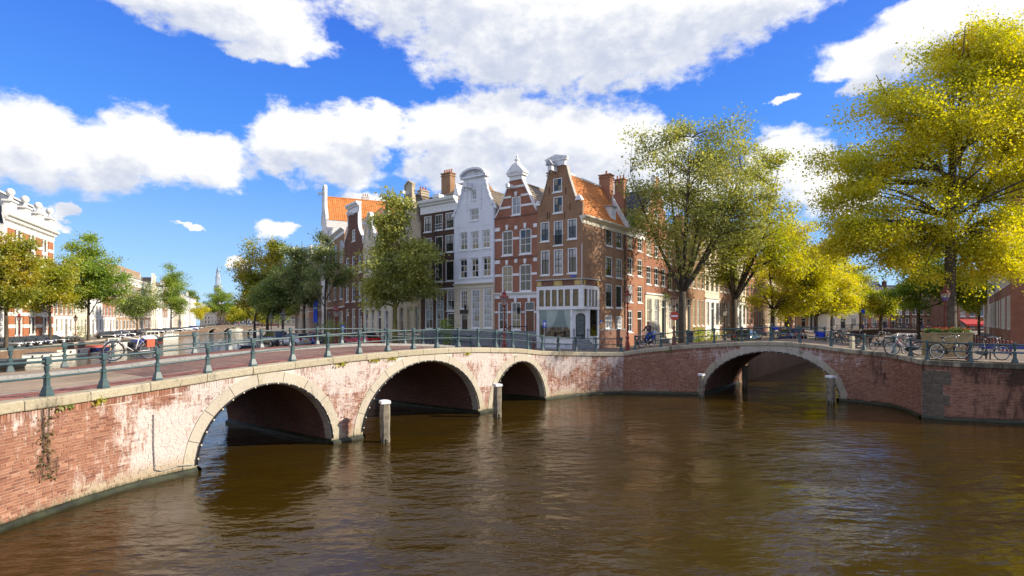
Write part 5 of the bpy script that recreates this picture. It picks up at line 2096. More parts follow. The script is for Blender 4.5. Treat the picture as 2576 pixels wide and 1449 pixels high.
    wall(root, [(0, zpl), (W, zpl), (W, zb), (0, zb)], gh, STUCCO, name="ground_floor_front")
    for h in gw:
        window(root, *h, 3, 6, pm=lambda c, r: GLASS_B if rnd.random() < .75 else GLASS_C, bar=.035)
    window(root, *tw, 3, 4, pm=lambda c, r: GLASS_C, bar=.035)
    d_ = door(root, dw[0], zpl, dw[2], dw[1] + dw[3] - zpl, DOORD)
    b = MB()
    for i in range(4):
        for j in range(5):
            b.box(dw[0] + .18 + i * .17, dw[0] + .30 + i * .17, .09, .1, zpl + 1.0 + j * .26, zpl + 1.2 + j * .26)
    b.build("door_grille", GLASS_C, root)
    MB().prism([(0, -1.5), (W, -1.5), (W, zpl), (0, zpl)], F0, -.1, .3, [rect(2.0, -1.3, 1.1, 1.3), rect(3.6, -1.3, 1.0, 1.3)]).build("plinth", BLUESTONE, root)
    MB().box(1.9, W - .1, .1, .14, -1.4, 0.1).build("cellar_door", DOORG, root)
    u, z = f.p(512, 1105)
    lamp = MB().lathe([(.04, -.2), (.12, -.05), (.15, .2), (.05, .3), (0, .38)], 6, (u, -.3, z)).build("wall_lantern", BLACK, root)
    MB().lathe([(0, -.1), (.07, -.06), (.1, .12), (.0, .16)], 6, (u, -.3, z)).build("lit_glass", LITGLASS, lamp)
    MB().box(dw[0] - .05, dw[0] + dw[2] + .05, -.08, .02, dw[1] + dw[3] - .02, tw[1] - .05).build("door_lintel", DOORD, root)
    ze, zr = zsr - .4, ztop - .8
    shell(root, W, D, ze, BR_BROWN)
    saddle_roof(root, W, D, ze, zr, BROWNT, axis="y", near=True)
    return root


def lit(name, col, st):
    m, nt, b = new_mat(name)
    b.inputs["Base Color"].default_value = c4(col)
    b.inputs["Emission Color"].default_value = c4(col)
    b.inputs["Emission Strength"].default_value = st
    return m


LITGLASS = lit("lit_lantern_glass", (1.0, 0.55, 0.15), 3.0)
white_house()


def dark_house():
    O = left_end(T4)
    W, D = T4 - T3, 9.5
    root = thing("canal_house", "dark brown brick house with heavy white cornice beside the white house", "house", (O[0], O[1], Z0), AF, "row of gabled canal houses")
    f = Sur(O, AF, Z0, K3)
    zc0, zc1 = f.p(320, 448)[1], f.p(320, 358)[1]
    w_ = [(215, 476, 267, 585), (289, 463, 344, 572), (362, 450, 421, 562), (215, 625, 267, 745), (289, 612, 344, 735), (361, 603, 420, 722), (215, 800, 267, 930), (289, 790, 344, 925), (362, 778, 421, 920)]
    holes = [f.r(*q) for q in w_]
    zb = f.p(320, 975)[1]
    wall(root, [(0, zb), (W, zb), (W, zc1), (0, zc1)], [rect(*h) for h in holes], BR_DARK)
    for i, h in enumerate(holes):
        window(root, *h, 2, 2, inner=BLACK, pm=(lambda c, r, i=i: GLASS_B if r == 1 and i in (2, 0, 5) else GLASS))
    u, z, w, h = holes[1]
    for k in (0.3, .6):
        MB().box(u - .02, u + w + .02, -.08, -.05, z + k, z + k + .05).build("window_bar", WHITE, root)
    cornice(root, -.15, W + .12, zc0, zc1, .5, WHITE)
    MB().box(-.05, W + .05, -.1, .02, zb - .1, zb + .08).build("string_course", WHITE, root)
    gw = [f.r(222, 985, 277, 1250), f.r(297, 985, 352, 1250)]
    tw, dw = f.r(370, 980, 429, 1125), f.r(372, 1138, 428, 1310)
    zpl = f.p(320, 1258)[1]
    wall(root, [(0, zpl), (W, zpl), (W, zb), (0, zb)], [rect(*h) for h in gw] + [rect(*tw), rect(dw[0], zpl + .01, dw[2], dw[1] + dw[3] - zpl)], BR_DARK, name="ground_floor_front")
    for h in gw:
        window(root, *h, 2, 4, pm=lambda c, r: GLASS)
    window(root, *tw, 2, 2, pm=lambda c, r: GLASS_B if r else GLASS)
    door(root, dw[0], zpl, dw[2], dw[1] + dw[3] - zpl, DOORG)
    MB().box(0, W, -.08, .3, -1.5, zpl).build("plinth", BLUESTONE, root)
    MB().tube([(W * .42, -.08, zc0 - .2), (W * .42, -.08, zb)], .04, 6).build("downpipe", BLACK, root)
    shell(root, W, D, zc1 - .3, BR_DARK)
    saddle_roof(root, W, D, zc1 - .25, zc1 + 2.6, BROWNT, axis="x", near=True)
    chimney(root, W * .22, 3.0, zc1 + .4, 1.3, .8, 3.0, BR_BROWN, 4)
    MB().prism([(W * .72, zc1), (W * .92, zc1), (W * .82, zc1 + 1.6)], F0, 1.0, 3.0).build("dormer", WHITE, root)
    MB().box(W * .44, W * .62, -.5, 1.0, zc1 + .06, zc1 + .4).build("hoist_beam", WHITE, root)
    return root


dark_house()

# ------------------------------------------------------------------ along the main canal, right bank, beyond the dark house
GR = "houses along the right bank of the main canal"


def seg(P, dirv, Dl, Dr):
    """left and right sight lines to a stretch of the street wall through P"""
    dv = Vector((dirv[0], dirv[1])).normalized()
    a = math.atan2(-dv.y, -dv.x)
    xr = on_plane(P, a, Dr, 800)[0]
    xl = on_plane(P, a, Dl, 800)[0]
    O = (P[0] - dv.x * xl, P[1] - dv.y * xl)
    return O, xr - xl, a


def zat(O, yD):
    return EYE + (HY - yD) / F * O[1]


P1 = (-9.6, 60.5)
O, W, a = seg(P1, (-.72, .69), 1000, 1058)
row_house("beige house with a carved stone bell gable behind the round tree", O, a, W, 9, 2.9, 12.4, "bell", BEIGE, 3, [(1.3, 3.0), (5.2, 2.0), (8.2, 1.9)], zr=16.6, gz=18.0, tiles=BROWNT, group=GR, trim=BEIGE, near=True)
O, W, a = seg(P1, (-.72, .69), 945, 1000)
row_house("cream fronted house with pointed roof hidden behind the round tree", O, a, W, 9, 2.8, 12.0, "point", STUCCO, 3, [(1.3, 2.8), (5.0, 2.0), (8.0, 1.9)], zr=14.6, gz=15.4, tiles=ORANGE, group=GR, doorm=DOORD)
P2 = (O[0], O[1])
O, W, a = seg(P2, (-.58, .81), 914, 945)
row_house("cream house with a low pointed gable left of the round tree", O, a, W, 10, 2.7, 12.4, "point", STUCCO, 2, [(1.4, 3.0), (5.2, 2.2), (8.6, 2.0)], zr=15.2, gz=15.9, tiles=ORANGE, group=GR, chim=False)
P2 = (O[0], O[1])
O, W, a = seg(P2, (-.58, .81), 866, 914)
nh = row_house("brown brick house with white topped neck gable before the orange roof", O, a, W, 10, 2.7, 12.6, "neck", house_brick("deep_brown_brick", (0.15, 0.068, 0.042), (0.195, 0.09, 0.058), (0.15, 0.115, 0.09)), 3, [(1.4, 3.1), (5.4, 2.4), (9.0, 2.2)], zr=16.0, gz=17.9, tiles=BROWNT, group=GR, doorm=DOORD, near=True, bars=(2, 3), chim=False)
cornice(nh, W * .2, W * .8, 16.6, 17.9, .45, WHITE)
P3 = (O[0], O[1])
O, W, a = seg(P3, (-.45, .89), 822, 866)
row_house("brown brick house with deep white cornice before the orange roof", O, a, W, 10, 2.6, zat((0, 84), 597) - 2.6, "cornice", BR_BROWN, 3, [(1.8, 2.6), (6.0, 3.0), (11.0, 3.0)], tiles=BROWNT, group=GR, lower=BR_PURP, base=1)
P4 = (O[0], O[1])
O, W, a = seg(P4, (-.42, .905), 809, 821)
zt = zat((0, 100), 496) - 2.5
row_house("tall house with narrow white gable edge and long orange roof", O, a, W, 20, 2.5, zt - 6.0, "neck", STUCCO_W, 3, [(1.6, 3.0), (6, 2.6), (10, 2.4), (14, 2.2)], zr=zt - 1.8, gz=zt, tiles=ORANGE, group=GR, near=True)
P5 = (O[0], O[1])
dv = Vector((-.43, .903)).normalized()
p = Vector(P5)
for i in range(7):
    W = (6, 7.5, 6.5, 8, 7, 9, 8)[i]
    o = p + dv * W
    row_house(["house end with jutting cornices at the far left of the brown row", "brick house farther up the main canal with flat cornice", "narrow gabled house farther up the main canal", "wide stone house farther up the main canal", "brown gabled house behind the dense trees", "flat fronted house near the distant bridge", "last tall house before the distant bridge"][i],
              o, math.atan2(-dv.y, -dv.x), W, 10, 2.3, (15.5, 15, 14, 15.5, 14, 15, 14)[i], ("cornice", "cornice", "neck", "cornice", "bell", "cornice", "cornice")[i], (BR_PURP, BR_BROWN, BR_RED, BEIGE, BR_BROWN, STUCCO, BR_PURP)[i], 3, [(1.5, 2.6), (5.2, 2.4), (8.8, 2.2), (11.8, 1.8)], group=GR, bars=(2, 2))
    p = o

# ------------------------------------------------------------------ along the side canal, left bank
GS = "houses along the left bank of the side canal"
AU = math.atan2(0.806, 0.592)


def side_at(s):
    p = CORNER + U * s
    return (p.x, p.y)


SPEC = [(8.45, 4.8, 11.6, "cornice", BR_WARM, 2, [(1.3, 2.2), (4.3, 1.75), (7.0, 1.8), (9.6, 1.45)], 13.4, None, "narrow red house with white cornice joined to the corner house", None, SLATE),
        (13.3, 6.2, 12.6, "step", BR_RED, 3, [(1.2, 3.6), (6.3, 2.0), (9.4, 1.8)], 16.8, 18.2, "brick house with dark slate roof and stepped white gable", CREAM, SLATE),
        (19.5, 6.6, 11.6, "cornice", BR_PURP, 3, [(1.4, 3.2), (6.0, 2.1), (9.0, 1.6)], 14.0, None, "purple brick house with cream ground floor behind the forked tree", STUCCO, BROWNT),
        (26.1, 7.0, 12.6, "cornice", BR_BROWN, 4, [(1.8, 3.4), (6.6, 2.3), (10, 1.7)], 15.5, None, "wide brown house with tall white windows in a row", None, BROWNT),
        (33.1, 6.4, 12.2, "neck", STUCCO, 3, [(1.8, 3.2), (6.4, 2.3), (9.8, 1.8)], 16.0, 17.5, "pale stuccoed house with neck gable along the side canal", STUCCO_W, BROWNT),
        (39.5, 7.5, 12.8, "cornice", BR_BROWN, 4, [(1.8, 3.4), (6.6, 2.4), (10.2, 1.7)], 15.0, None, "brown house with long rows of tall white windows, second stretch", None, SLATE),
        (47.0, 7.0, 13.0, "cornice", STUCCO, 3, [(1.8, 3.2), (6.5, 2.3), (10, 1.7)], 15.0, None, "cream house with columned doorway along the side canal", STUCCO_W, BROWNT),
        (54.0, 7.5, 12.4, "bell", BR_RED, 3, [(1.8, 3.2), (6.5, 2.2), (9.6, 1.8)], 16.0, 17.0, "red brick bell gabled house far along the side canal", None, BROWNT),
        (61.5, 8.0, 12.8, "cornice", BR_PURP, 4, [(1.8, 3.2), (6.5, 2.3), (10, 1.7)], 15.0, None, "dark house with close set windows far along the side canal", None, SLATE),
        (69.5, 8.0, 12.0, "cornice", BEIGE, 4, [(1.8, 3.2), (6.3, 2.2), (9.4, 1.6)], 14.5, None, "beige stone house far along the side canal", None, SLATE),
        (77.5, 9.0, 12.6, "cornice", BR_BROWN, 4, [(1.8, 3.0), (6.3, 2.2), (9.6, 1.7)], 14.5, None, "brown house near the flat bridge, last but one of its row", None, BROWNT),
        (86.5, 9.0, 12.4, "cornice", BR_RED, 4, [(1.8, 3.0), (6.3, 2.2), (9.6, 1.7)], 14.5, None, "last red house of the row before the flat bridge", None, BROWNT)]
for s, W, ze, kind, wm, cols, fl, zr, gz, lab, low, tl in SPEC:
    row_house(lab, side_at(s), AU, W - .02, 9, Z0, ze, kind, wm, cols, fl, zr=zr, gz=gz, group=GS, lower=low, tiles=tl, doorm=DOORG if s > 9 else DOORD, trim=CREAM if s > 19 else WHITE, bars=(2, 3), winw=(W / cols) * (.5 if s < 13 else .6), near=s < 15, chim=s > 9)

# ------------------------------------------------------------------ left bank of the main canal
GL = "houses on the left bank of the main canal"
L0, LD = Vector((-90.2, 112)), Vector((-.38, .925))
AL = math.atan2(.925, -.38)


def left_at(s):
    p = L0 + LD * s
    return (p.x, p.y)


def ornate():
    W, D, z0 = 22.0, 12, 2.0
    O = left_at(-W)
    root = thing("canal_house", "grand red and white banded building with ball finials on its parapet", "house", (O[0], O[1], z0), AL, GL)
    OR = house_brick("orange_red_brick", (0.42, 0.13, 0.05), (0.48, 0.17, 0.07), (0.35, 0.22, 0.14))
    HT = 19.4
    holes, wins = [], []
    piers = [W - 2.2 - 5.85 * k for k in range(4)]
    for k in range(3):
        u0, u1 = piers[k + 1] + 1.2, piers[k] - 1.2
        for z, h in ((16.6, 2.5), (13.4, 2.7), (9.6, 3.0), (5.6, 3.0), (1.2, 3.2)):
            for q in (0, 1):
                w = (u1 - u0) / 2 - .25
                u = u0 + .12 + q * (w + .26)
                holes.append(rect(u, z, w, h))
                wins.append((u, z, w, h))
    wall(root, [(0, -1.5), (W, -1.5), (W, HT), (0, HT)], holes, STUCCO_W)
    for w in wins:
        window(root, *w, 1, 2, inner=BLACK, y=.12, pm=GLASS, sm=WHITE, splits=[.6])
    shell(root, W, D, HT, STUCCO_W)
    for i, u in enumerate(piers):
        for k in range(9):
            z = 1.0 + k * 2.05
            MB().box(u - 1.15, u + 1.15, -.22, .02, z, z + 1.45).build("brick_pier", OR, root)
            MB().box(u - 1.2, u + 1.2, -.28, .03, z + 1.45, z + 2.05).build("stone_band", STUCCO_W, root)
    cornice(root, -.2, W + .3, HT, HT + 1.7, .9, STUCCO_W)
    b = MB()
    for k in range(40):
        b.box(k * .55, k * .55 + .28, -.55, -.1, HT + .75, HT + 1.05)
    b.build("dentils", STUCCO_W, root)
    MB().box(0, W, -.1, .3, HT + 1.7, HT + 3.0).build("parapet", STUCCO_W, root)
    for u in piers[:4]:
        p = MB().box(u - 1.1, u + 1.1, -.5, .5, HT + 1.7, HT + 3.8)
        p.box(u - 1.35, u + 1.35, -.7, .7, HT + 3.8, HT + 4.1)
        p.prism([(u - 2.0, HT + 1.7), (u + 2.0, HT + 1.7), (u + 1.5, HT + 2.5), (u + 1.1, HT + 3.2), (u - 1.1, HT + 3.2), (u - 1.5, HT + 2.5)], F0, -.3, .3)
        p = p.build("pedestal", STUCCO_W, root)
        MB().lathe([(.6, 0), (.35, .25), (.2, .6), (.22, .75), (.52, .95), (.66, 1.3), (.55, 1.7), (.25, 1.95), (0, 2.0)], 12, (u, 0, HT + 4.1)).build("ball_finial", STUCCO_W, p, smooth=True)
    b = MB().add([(0, 1.0, HT + 1.7), (W - .2, 1.0, HT + 1.7), (W - .8, 3.2, HT + 6.3), (0, 3.2, HT + 6.3), (W - .2, D, HT + 1.7), (W - .8, D, HT + 6.3)], [(0, 1, 2, 3), (1, 4, 5, 2), (2, 5, 3)])
    b.build("mansard_roof", SLATE, root)
    MB().box(-.1, W - .7, 2.9, 3.4, HT + 6.2, HT + 6.5).build("roof_edge", STUCCO_W, root)
    chimney(root, W - 6, 6.5, HT + 5, 2.0, 1.0, 2.4, STUCCO_W, 4)


ornate()
LS = [(-32.1, 10, 17.0, "cornice", STUCCO_W, 3, "white stuccoed house at the left edge behind yellow trees", BROWNT, 19.5, None),
      (0.1, 11, 14.2, "cornice", BR_BROWN, 4, "brown house with broad white cornice beside the grand banded building", BROWNT, 17.0, None),
      (11.2, 10, 13.5, "cornice", STUCCO, 4, "pale house with white trim behind the tallest green tree", BROWNT, 16.0, None),
      (21.3, 12, 14.5, "cornice", STUCCO_W, 4, "white house half hidden by the tallest green tree", SLATE, 16.5, None),
      (33.4, 12, 14.0, "cornice", BR_WARM, 4, "warm brick house left of the beige block", BROWNT, 16.0, None),
      (82.9, 9, 15.0, "cornice", BR_DARK, 4, "dark brick house with white upper storey beyond the beige block", SLATE, 16.5, None),
      (92.0, 10, 15.0, "neck", STUCCO, 3, "cream neck gabled house far along the left bank", BROWNT, 19.0, 20.5),
      (102.1, 11, 16.0, "cornice", STUCCO_W, 4, "white house with flat cornice far along the left bank", SLATE, 18.0, None),
      (113.2, 11, 14.0, "bell", BR_BROWN, 3, "brown bell gabled house far along the left bank", BROWNT, 17.5, 19.0),
      (124.3, 13, 17.0, "cornice", STUCCO_W, 4, "tall pale house near the distant bridge on the left bank", SLATE, 19.0, None),
      (137.4, 14, 15.0, "point", BEIGE, 4, "stone house with pointed gable near the distant bridge", BROWNT, 20.0, 21.5),
      (151.5, 14, 16.0, "cornice", STUCCO, 4, "yellowish house near the distant bridge on the left bank", BROWNT, 18.0, None),
      (165.6, 16, 15.0, "cornice", STUCCO_W, 4, "last pale house before the distant bridge on the left bank", SLATE, 17.5, None),
      (190, 18, 15.0, "cornice", STUCCO_W, 4, "pale house past the distant bridge", SLATE, 18, None)]
for s, W, ze, kind, wm, cols, lab, tl, zr, gz in LS:
    row_house(lab, left_at(s), AL, W, 11, 2.0, ze, kind, wm, cols, [(1.4, 2.7), (5.0, 2.4), (8.4, 2.3), (11.3, 1.8)], zr=zr, gz=gz, group=GL, tiles=tl, bars=(2, 2), doorm=DOORD, lower=STUCCO_W if wm in (BR_BROWN, BR_WARM) else None)


def beige_block():
    W, D, z0 = 37, 12, 2.0
    O = left_at(45.6)
    root = thing("canal_house", "long beige block with white cornice and a brown rooftop storey with blue windows", "house", (O[0], O[1], z0), AL, GL)
    BB = house_brick("pale_brown_brick", (0.36, 0.23, 0.13), (0.42, 0.28, 0.17), (0.36, 0.28, 0.2))
    holes, wins = [], []
    for c in range(9):
        for z, h in ((1.2, 2.8), (4.8, 2.6), (8.2, 2.6), (11.6, 2.2)):
            u = 1.0 + c * 4.0
            holes.append(rect(u, z, 2.2, h))
            wins.append((u, z, 2.2, h))
    wall(root, [(0, -1.5), (W, -1.5), (W, 15), (0, 15)], holes, BB)
    for w in wins:
        window(root, *w, 2, 2, pm=GLASS if rnd.random() < .5 else GLASS_B, fw=.16)
    shell(root, W, D, 15, BB)
    cornice(root, -.2, W + .2, 14.2, 16.4, .6, STUCCO_W)
    up = MB().prism([(6, 16.3), (W - 1.5, 16.3), (W - 1.5, 19.6), (6, 19.6)], lambda u, w, z: (u, w + 1.5, z), 0, 8, [rect(u, 17.2, 1.4, 1.7) for u in (12, 17, 22, 26.5, 31)])
    up.build("rooftop_storey", BB, root)
    for i, u in enumerate((12, 17, 22, 26.5, 31)):
        window(root, u, 17.2, 1.4, 1.7, 1, 1, y=1.6, pm=plain("blue_shutter", (0.05, 0.22, 0.42), .4) if i < 2 else GLASS)


beige_block()

# ------------------------------------------------------------------ right edge: houses across the side canal
GB = "shaded houses on the right bank of the side canal"
RD = Vector((.61, .79)).normalized()
AR = math.atan2(-RD.y, -RD.x)
R00 = Vector((55, 63.5))
s = -8.5
for i, (W, ze, kind, wm, cols) in enumerate([(7.0, 16.0, "neck", BR_RED, 3), (8.0, 15.0, "cornice", BR_BROWN, 4), (8.0, 15.5, "cornice", BR_RED, 4), (8.5, 14.2, "cornice", BR_BROWN, 4), (9.5, 12.5, "cornice", BR_PURP, 5), (9.0, 11.5, "cornice", STUCCO, 4), (9.0, 12, "cornice", BR_RED, 4)]):
    far_end = R00 + RD * (s + W)
    row_house(["red neck gabled house at the right edge of the view", "brown house with a stoop and tall narrow windows at right", "red brick house with four tall bays and a white drainpipe at right", "brown house with white window bars under the big tree", "low purple brick house with cream cornice and roof dormer at right", "pale house at the far end of the shaded row", "red house at the far end of the shaded row"][i],
              far_end, AR, W, 10, 3.2, ze, kind, wm, cols, [(1.6, 3.4), (6.2, 2.7), (10.2, 2.0 if ze > 13 else 1.2)], zr=ze + 2.8, gz=ze + 5, group=GB, doorm=DOORG, bars=(2, 3), winw=W / cols * .56, wy=-0.06, trim=STUCCO_W)
    s += W

# ------------------------------------------------------------------ far end of the side canal
GE = "houses facing us beyond the flat bridge"


def facing(Dl, Dr, dist, z0):
    xl, xr = ray(Dl) * dist, ray(Dr) * dist
    return (xl, dist), xr - xl


for Dl, Dr, ye, kind, wm, cols, lab, tl, yr in [(2160, 2238, 742, "cornice", BR_RED, 3, "red brick house with slate roof and dormer framed between the trees", SLATE, 700),
                                               (2238, 2290, 752, "cornice", BR_DARK, 3, "dark house with white doorway beyond the flat bridge", SLATE, 722),
                                               (2290, 2345, 748, "cornice", BR_PURP, 3, "brown house with white shutters beyond the flat bridge", BROWNT, 722),
                                               (2345, 2410, 740, "cornice", BR_RED, 3, "red house hidden behind the big trunk beyond the flat bridge", BROWNT, 710),
                                               (2080, 2160, 745, "cornice", STUCCO, 3, "grey house end beyond the yellow trees", SLATE, 715)]:
    O, W = facing(Dl, Dr, 158, 3.2)
    H = EYE + (HY - ye) / F * 158 - 3.2
    row_house(lab, O, 0.0, W, 10, 3.2, H, kind, wm, cols, [(.9, 2.4), (4.2, 1.7), (6.8, 1.5)], zr=H + 4, tiles=tl, group=GE, bars=(2, 2), doorm=DOORD, base=0)
O, W = facing(2410, 2480, 145, 3.2)
cafe = row_house("purple brick house with blue framed windows above a red awning", O, 0.0, W, 10, 3.2, 12, "cornice", BR_PURP, 3, [(.6, 2.2), (3.6, 3.0), (7.6, 2.2)], group=GE, fm=plain("pale_blue_paint", (0.42, 0.50, 0.66), .4), base=0)
MB().add([(.1, -.1, 2.9), (W - .1, -.1, 2.9), (W - .1, -2.4, 1.7), (.1, -2.4, 1.7), (W - .1, -2.4, 1.2), (.1, -2.4, 1.2), (.1, -.1, 2.86), (W - .1, -.1, 2.86)], [(0, 1, 2, 3), (3, 2, 4, 5)]).build("awning", plain("red_canvas", (0.42, 0.03, 0.03), .8), cafe)

for Dl, Dr, ye, wm, lab in [(1985, 2080, 752, BR_BROWN, "brown house closing the view behind the yellow trees")]:
    O, W = facing(Dl, Dr, 172, 3.2)
    row_house(lab, O, 0.0, W, 10, 3.2, EYE + (HY - ye) / F * 172 - 3.2, "cornice", wm, 4, [(.9, 2.4), (4.2, 1.7), (6.8, 1.5)], zr=14, tiles=SLATE, group=GE, bars=(2, 2), doorm=DOORD)
for i, (Dl, Dr, ye, wm, lab) in enumerate([(505, 545, 782, STUCCO, "pale house far beyond the distant bridge at its left end"), (545, 590, 778, BR_BROWN, "brown house far beyond the distant bridge"), (590, 640, 784, STUCCO_W, "white house at the very end of the main canal"), (640, 700, 780, BR_RED, "red house at the very end of the main canal"), (700, 775, 776, BEIGE, "beige house behind the dense trees at the end of the canal")]):
    O, W = facing(Dl, Dr, 470, 2.5)
    row_house(lab, O, 0.0, W, 12, 2.5, EYE + (HY - ye) / F * 470 - 2.5, "cornice", wm, 5, [(1.2, 2.4), (4.8, 2.0)], zr=EYE + (HY - ye) / F * 470 + 2, tiles=SLATE if i % 2 else BROWNT, group="houses at the end of the main canal", bars=(1, 2))

# church tower far behind the left bank
def tower():
    dist = 620
    x = (548 - CX) / F * dist
    root = thing("church_tower", "slender pale church tower with open lantern far beyond the canal", "tower", (x, dist, 0))
    k = dist / F
    zz = lambda y: EYE + (HY - y) * k
    P = plain("pale_blue_grey_stone", (0.50, 0.52, 0.56), .8)
    MB().box(-6 * k, 6 * k, -6 * k, 6 * k, 0, zz(722)).build("shaft", P, root)
    MB().box(-7.2 * k, 7.2 * k, -7.2 * k, 7.2 * k, zz(722), zz(718)).build("gallery", P, root)
    b = MB()
    for i in range(8):
        a = math.pi / 4 * i
        b.tube([(4.8 * k * math.cos(a), 4.8 * k * math.sin(a), zz(718)), (4.8 * k * math.cos(a), 4.8 * k * math.sin(a), zz(696))], 0.85 * k, 6)
    b.lathe([(5.6 * k, 0), (5.6 * k, 2.5 * k)], 8, (0, 0, zz(696)))
    for i in range(8):
        a = math.pi / 4 * i
        b.tube([(3.0 * k * math.cos(a), 3.0 * k * math.sin(a), zz(694)), (3.0 * k * math.cos(a), 3.0 * k * math.sin(a), zz(684))], .8 * k, 5)
    b.build("lantern", P, root)
    MB().lathe([(3.5 * k, 0), (3.5 * k, 2 * k), (2.8 * k, 4 * k), (3.1 * k, 6 * k), (2.2 * k, 10 * k), (.8 * k, 12 * k), (.4 * k, 20 * k)], 8, (0, 0, zz(684))).build("spire", plain("blue_lead_dome", (0.22, 0.32, 0.48), .5), root)
    MB().lathe([(0, 0), (1.2 * k, 1.1 * k), (0, 2.4 * k)], 8, (0, 0, zz(664))).build("weather_vane", plain("gilt", (0.7, 0.5, 0.15), .3, .8), root)


tower()

# ------------------------------------------------------------------ trees
BARK = plain("grey_brown_bark", (0.085, 0.065, 0.045), 0.9, vary=0.4, scale=2.0, bump=0.8, dirt=(0.045, 0.05, 0.022))
BARKY = plain("mossy_yellow_bark", (0.20, 0.165, 0.045), 0.9, vary=0.5, scale=3.0, bump=0.7, dirt=(0.07, 0.06, 0.03))
LEAF_YG = leaf_mat("yellow_green_leaves", (0.24, 0.30, 0.028), (0.37, 0.40, 0.034), (0.56, 0.46, 0.022), trans=0.52)
LEAF_Y = leaf_mat("yellow_leaves", (0.39, 0.415, 0.027), (0.57, 0.55, 0.032), (0.72, 0.615, 0.026), trans=0.56)
LEAF_G = leaf_mat("fresh_green_leaves", (0.15, 0.26, 0.034), (0.25, 0.37, 0.044), (0.40, 0.44, 0.045), trans=0.5)
LEAF_O = leaf_mat("olive_green_leaves", (0.21, 0.25, 0.060), (0.37, 0.39, 0.100), (0.52, 0.50, 0.11), trans=0.5)
LEAF_D = leaf_mat("dark_green_leaves", (0.15, 0.22, 0.06), (0.24, 0.32, 0.085), (0.37, 0.40, 0.08), trans=0.45)
LEAF_A = leaf_mat("autumn_green_gold_leaves", (0.20, 0.25, 0.030), (0.31, 0.34, 0.034), (0.56, 0.41, 0.028), clump=0.25, trans=0.5)
LEAF_S = leaf_mat("small_silver_green_leaves", (0.17, 0.22, 0.075), (0.27, 0.32, 0.11), (0.36, 0.38, 0.13), trans=0.45)


def bez(p, c, q, n):
    return [p * (1 - t) ** 2 + c * 2 * t * (1 - t) + q * t * t for t in [k / n for k in range(n + 1)]]


def leaves_mesh(rng, cen, sig, per, size, flat=0.6, droop=0.25):
    """kite shaped leaves strewn round the twig ends"""
    n = len(cen) * per
    c = np.repeat(cen, per, axis=0)
    off = rng.normal(size=(n, 3)) * np.array([sig, sig, sig * flat])
    c = c + off
    d_ = off / (np.linalg.norm(off, axis=1)[:, None] + 1e-6) + rng.normal(size=(n, 3)) * 0.8
    d_[:, 2] -= droop
    d_ /= np.linalg.norm(d_, axis=1)[:, None]
    up = rng.normal(size=(n, 3)) * 0.9 + np.array([0, 0, 0.55])
    w = np.cross(d_, up)
    w /= np.linalg.norm(w, axis=1)[:, None] + 1e-6
    nn = np.cross(w, d_)
    L = size * np.clip(rng.lognormal(-0.08, 0.34, n), 0.35, 1.7)[:, None]
    v = np.empty((n, 4, 3), np.float32)
    v[:, 0] = c
    v[:, 1] = c + d_ * L * 0.45 + w * L * 0.33 + nn * L * 0.08
    v[:, 2] = c + d_ * L
    v[:, 3] = c + d_ * L * 0.45 - w * L * 0.33 + nn * L * 0.08
    return v.reshape(-1, 3)


def quads_object(name, v, m, parent):
    n = len(v) // 4
    me = bpy.data.meshes.new(name)
    me.vertices.add(n * 4)
    me.vertices.foreach_set("co", v.astype(np.float32).ravel())
    me.loops.add(n * 4)
    me.loops.foreach_set("vertex_index", np.arange(n * 4, dtype=np.int32))
    me.polygons.add(n)
    me.polygons.foreach_set("loop_start", np.arange(0, n * 4, 4, dtype=np.int32))
    me.materials.append(m)
    me.update()
    me.validate()
    return link(name, me, parent)


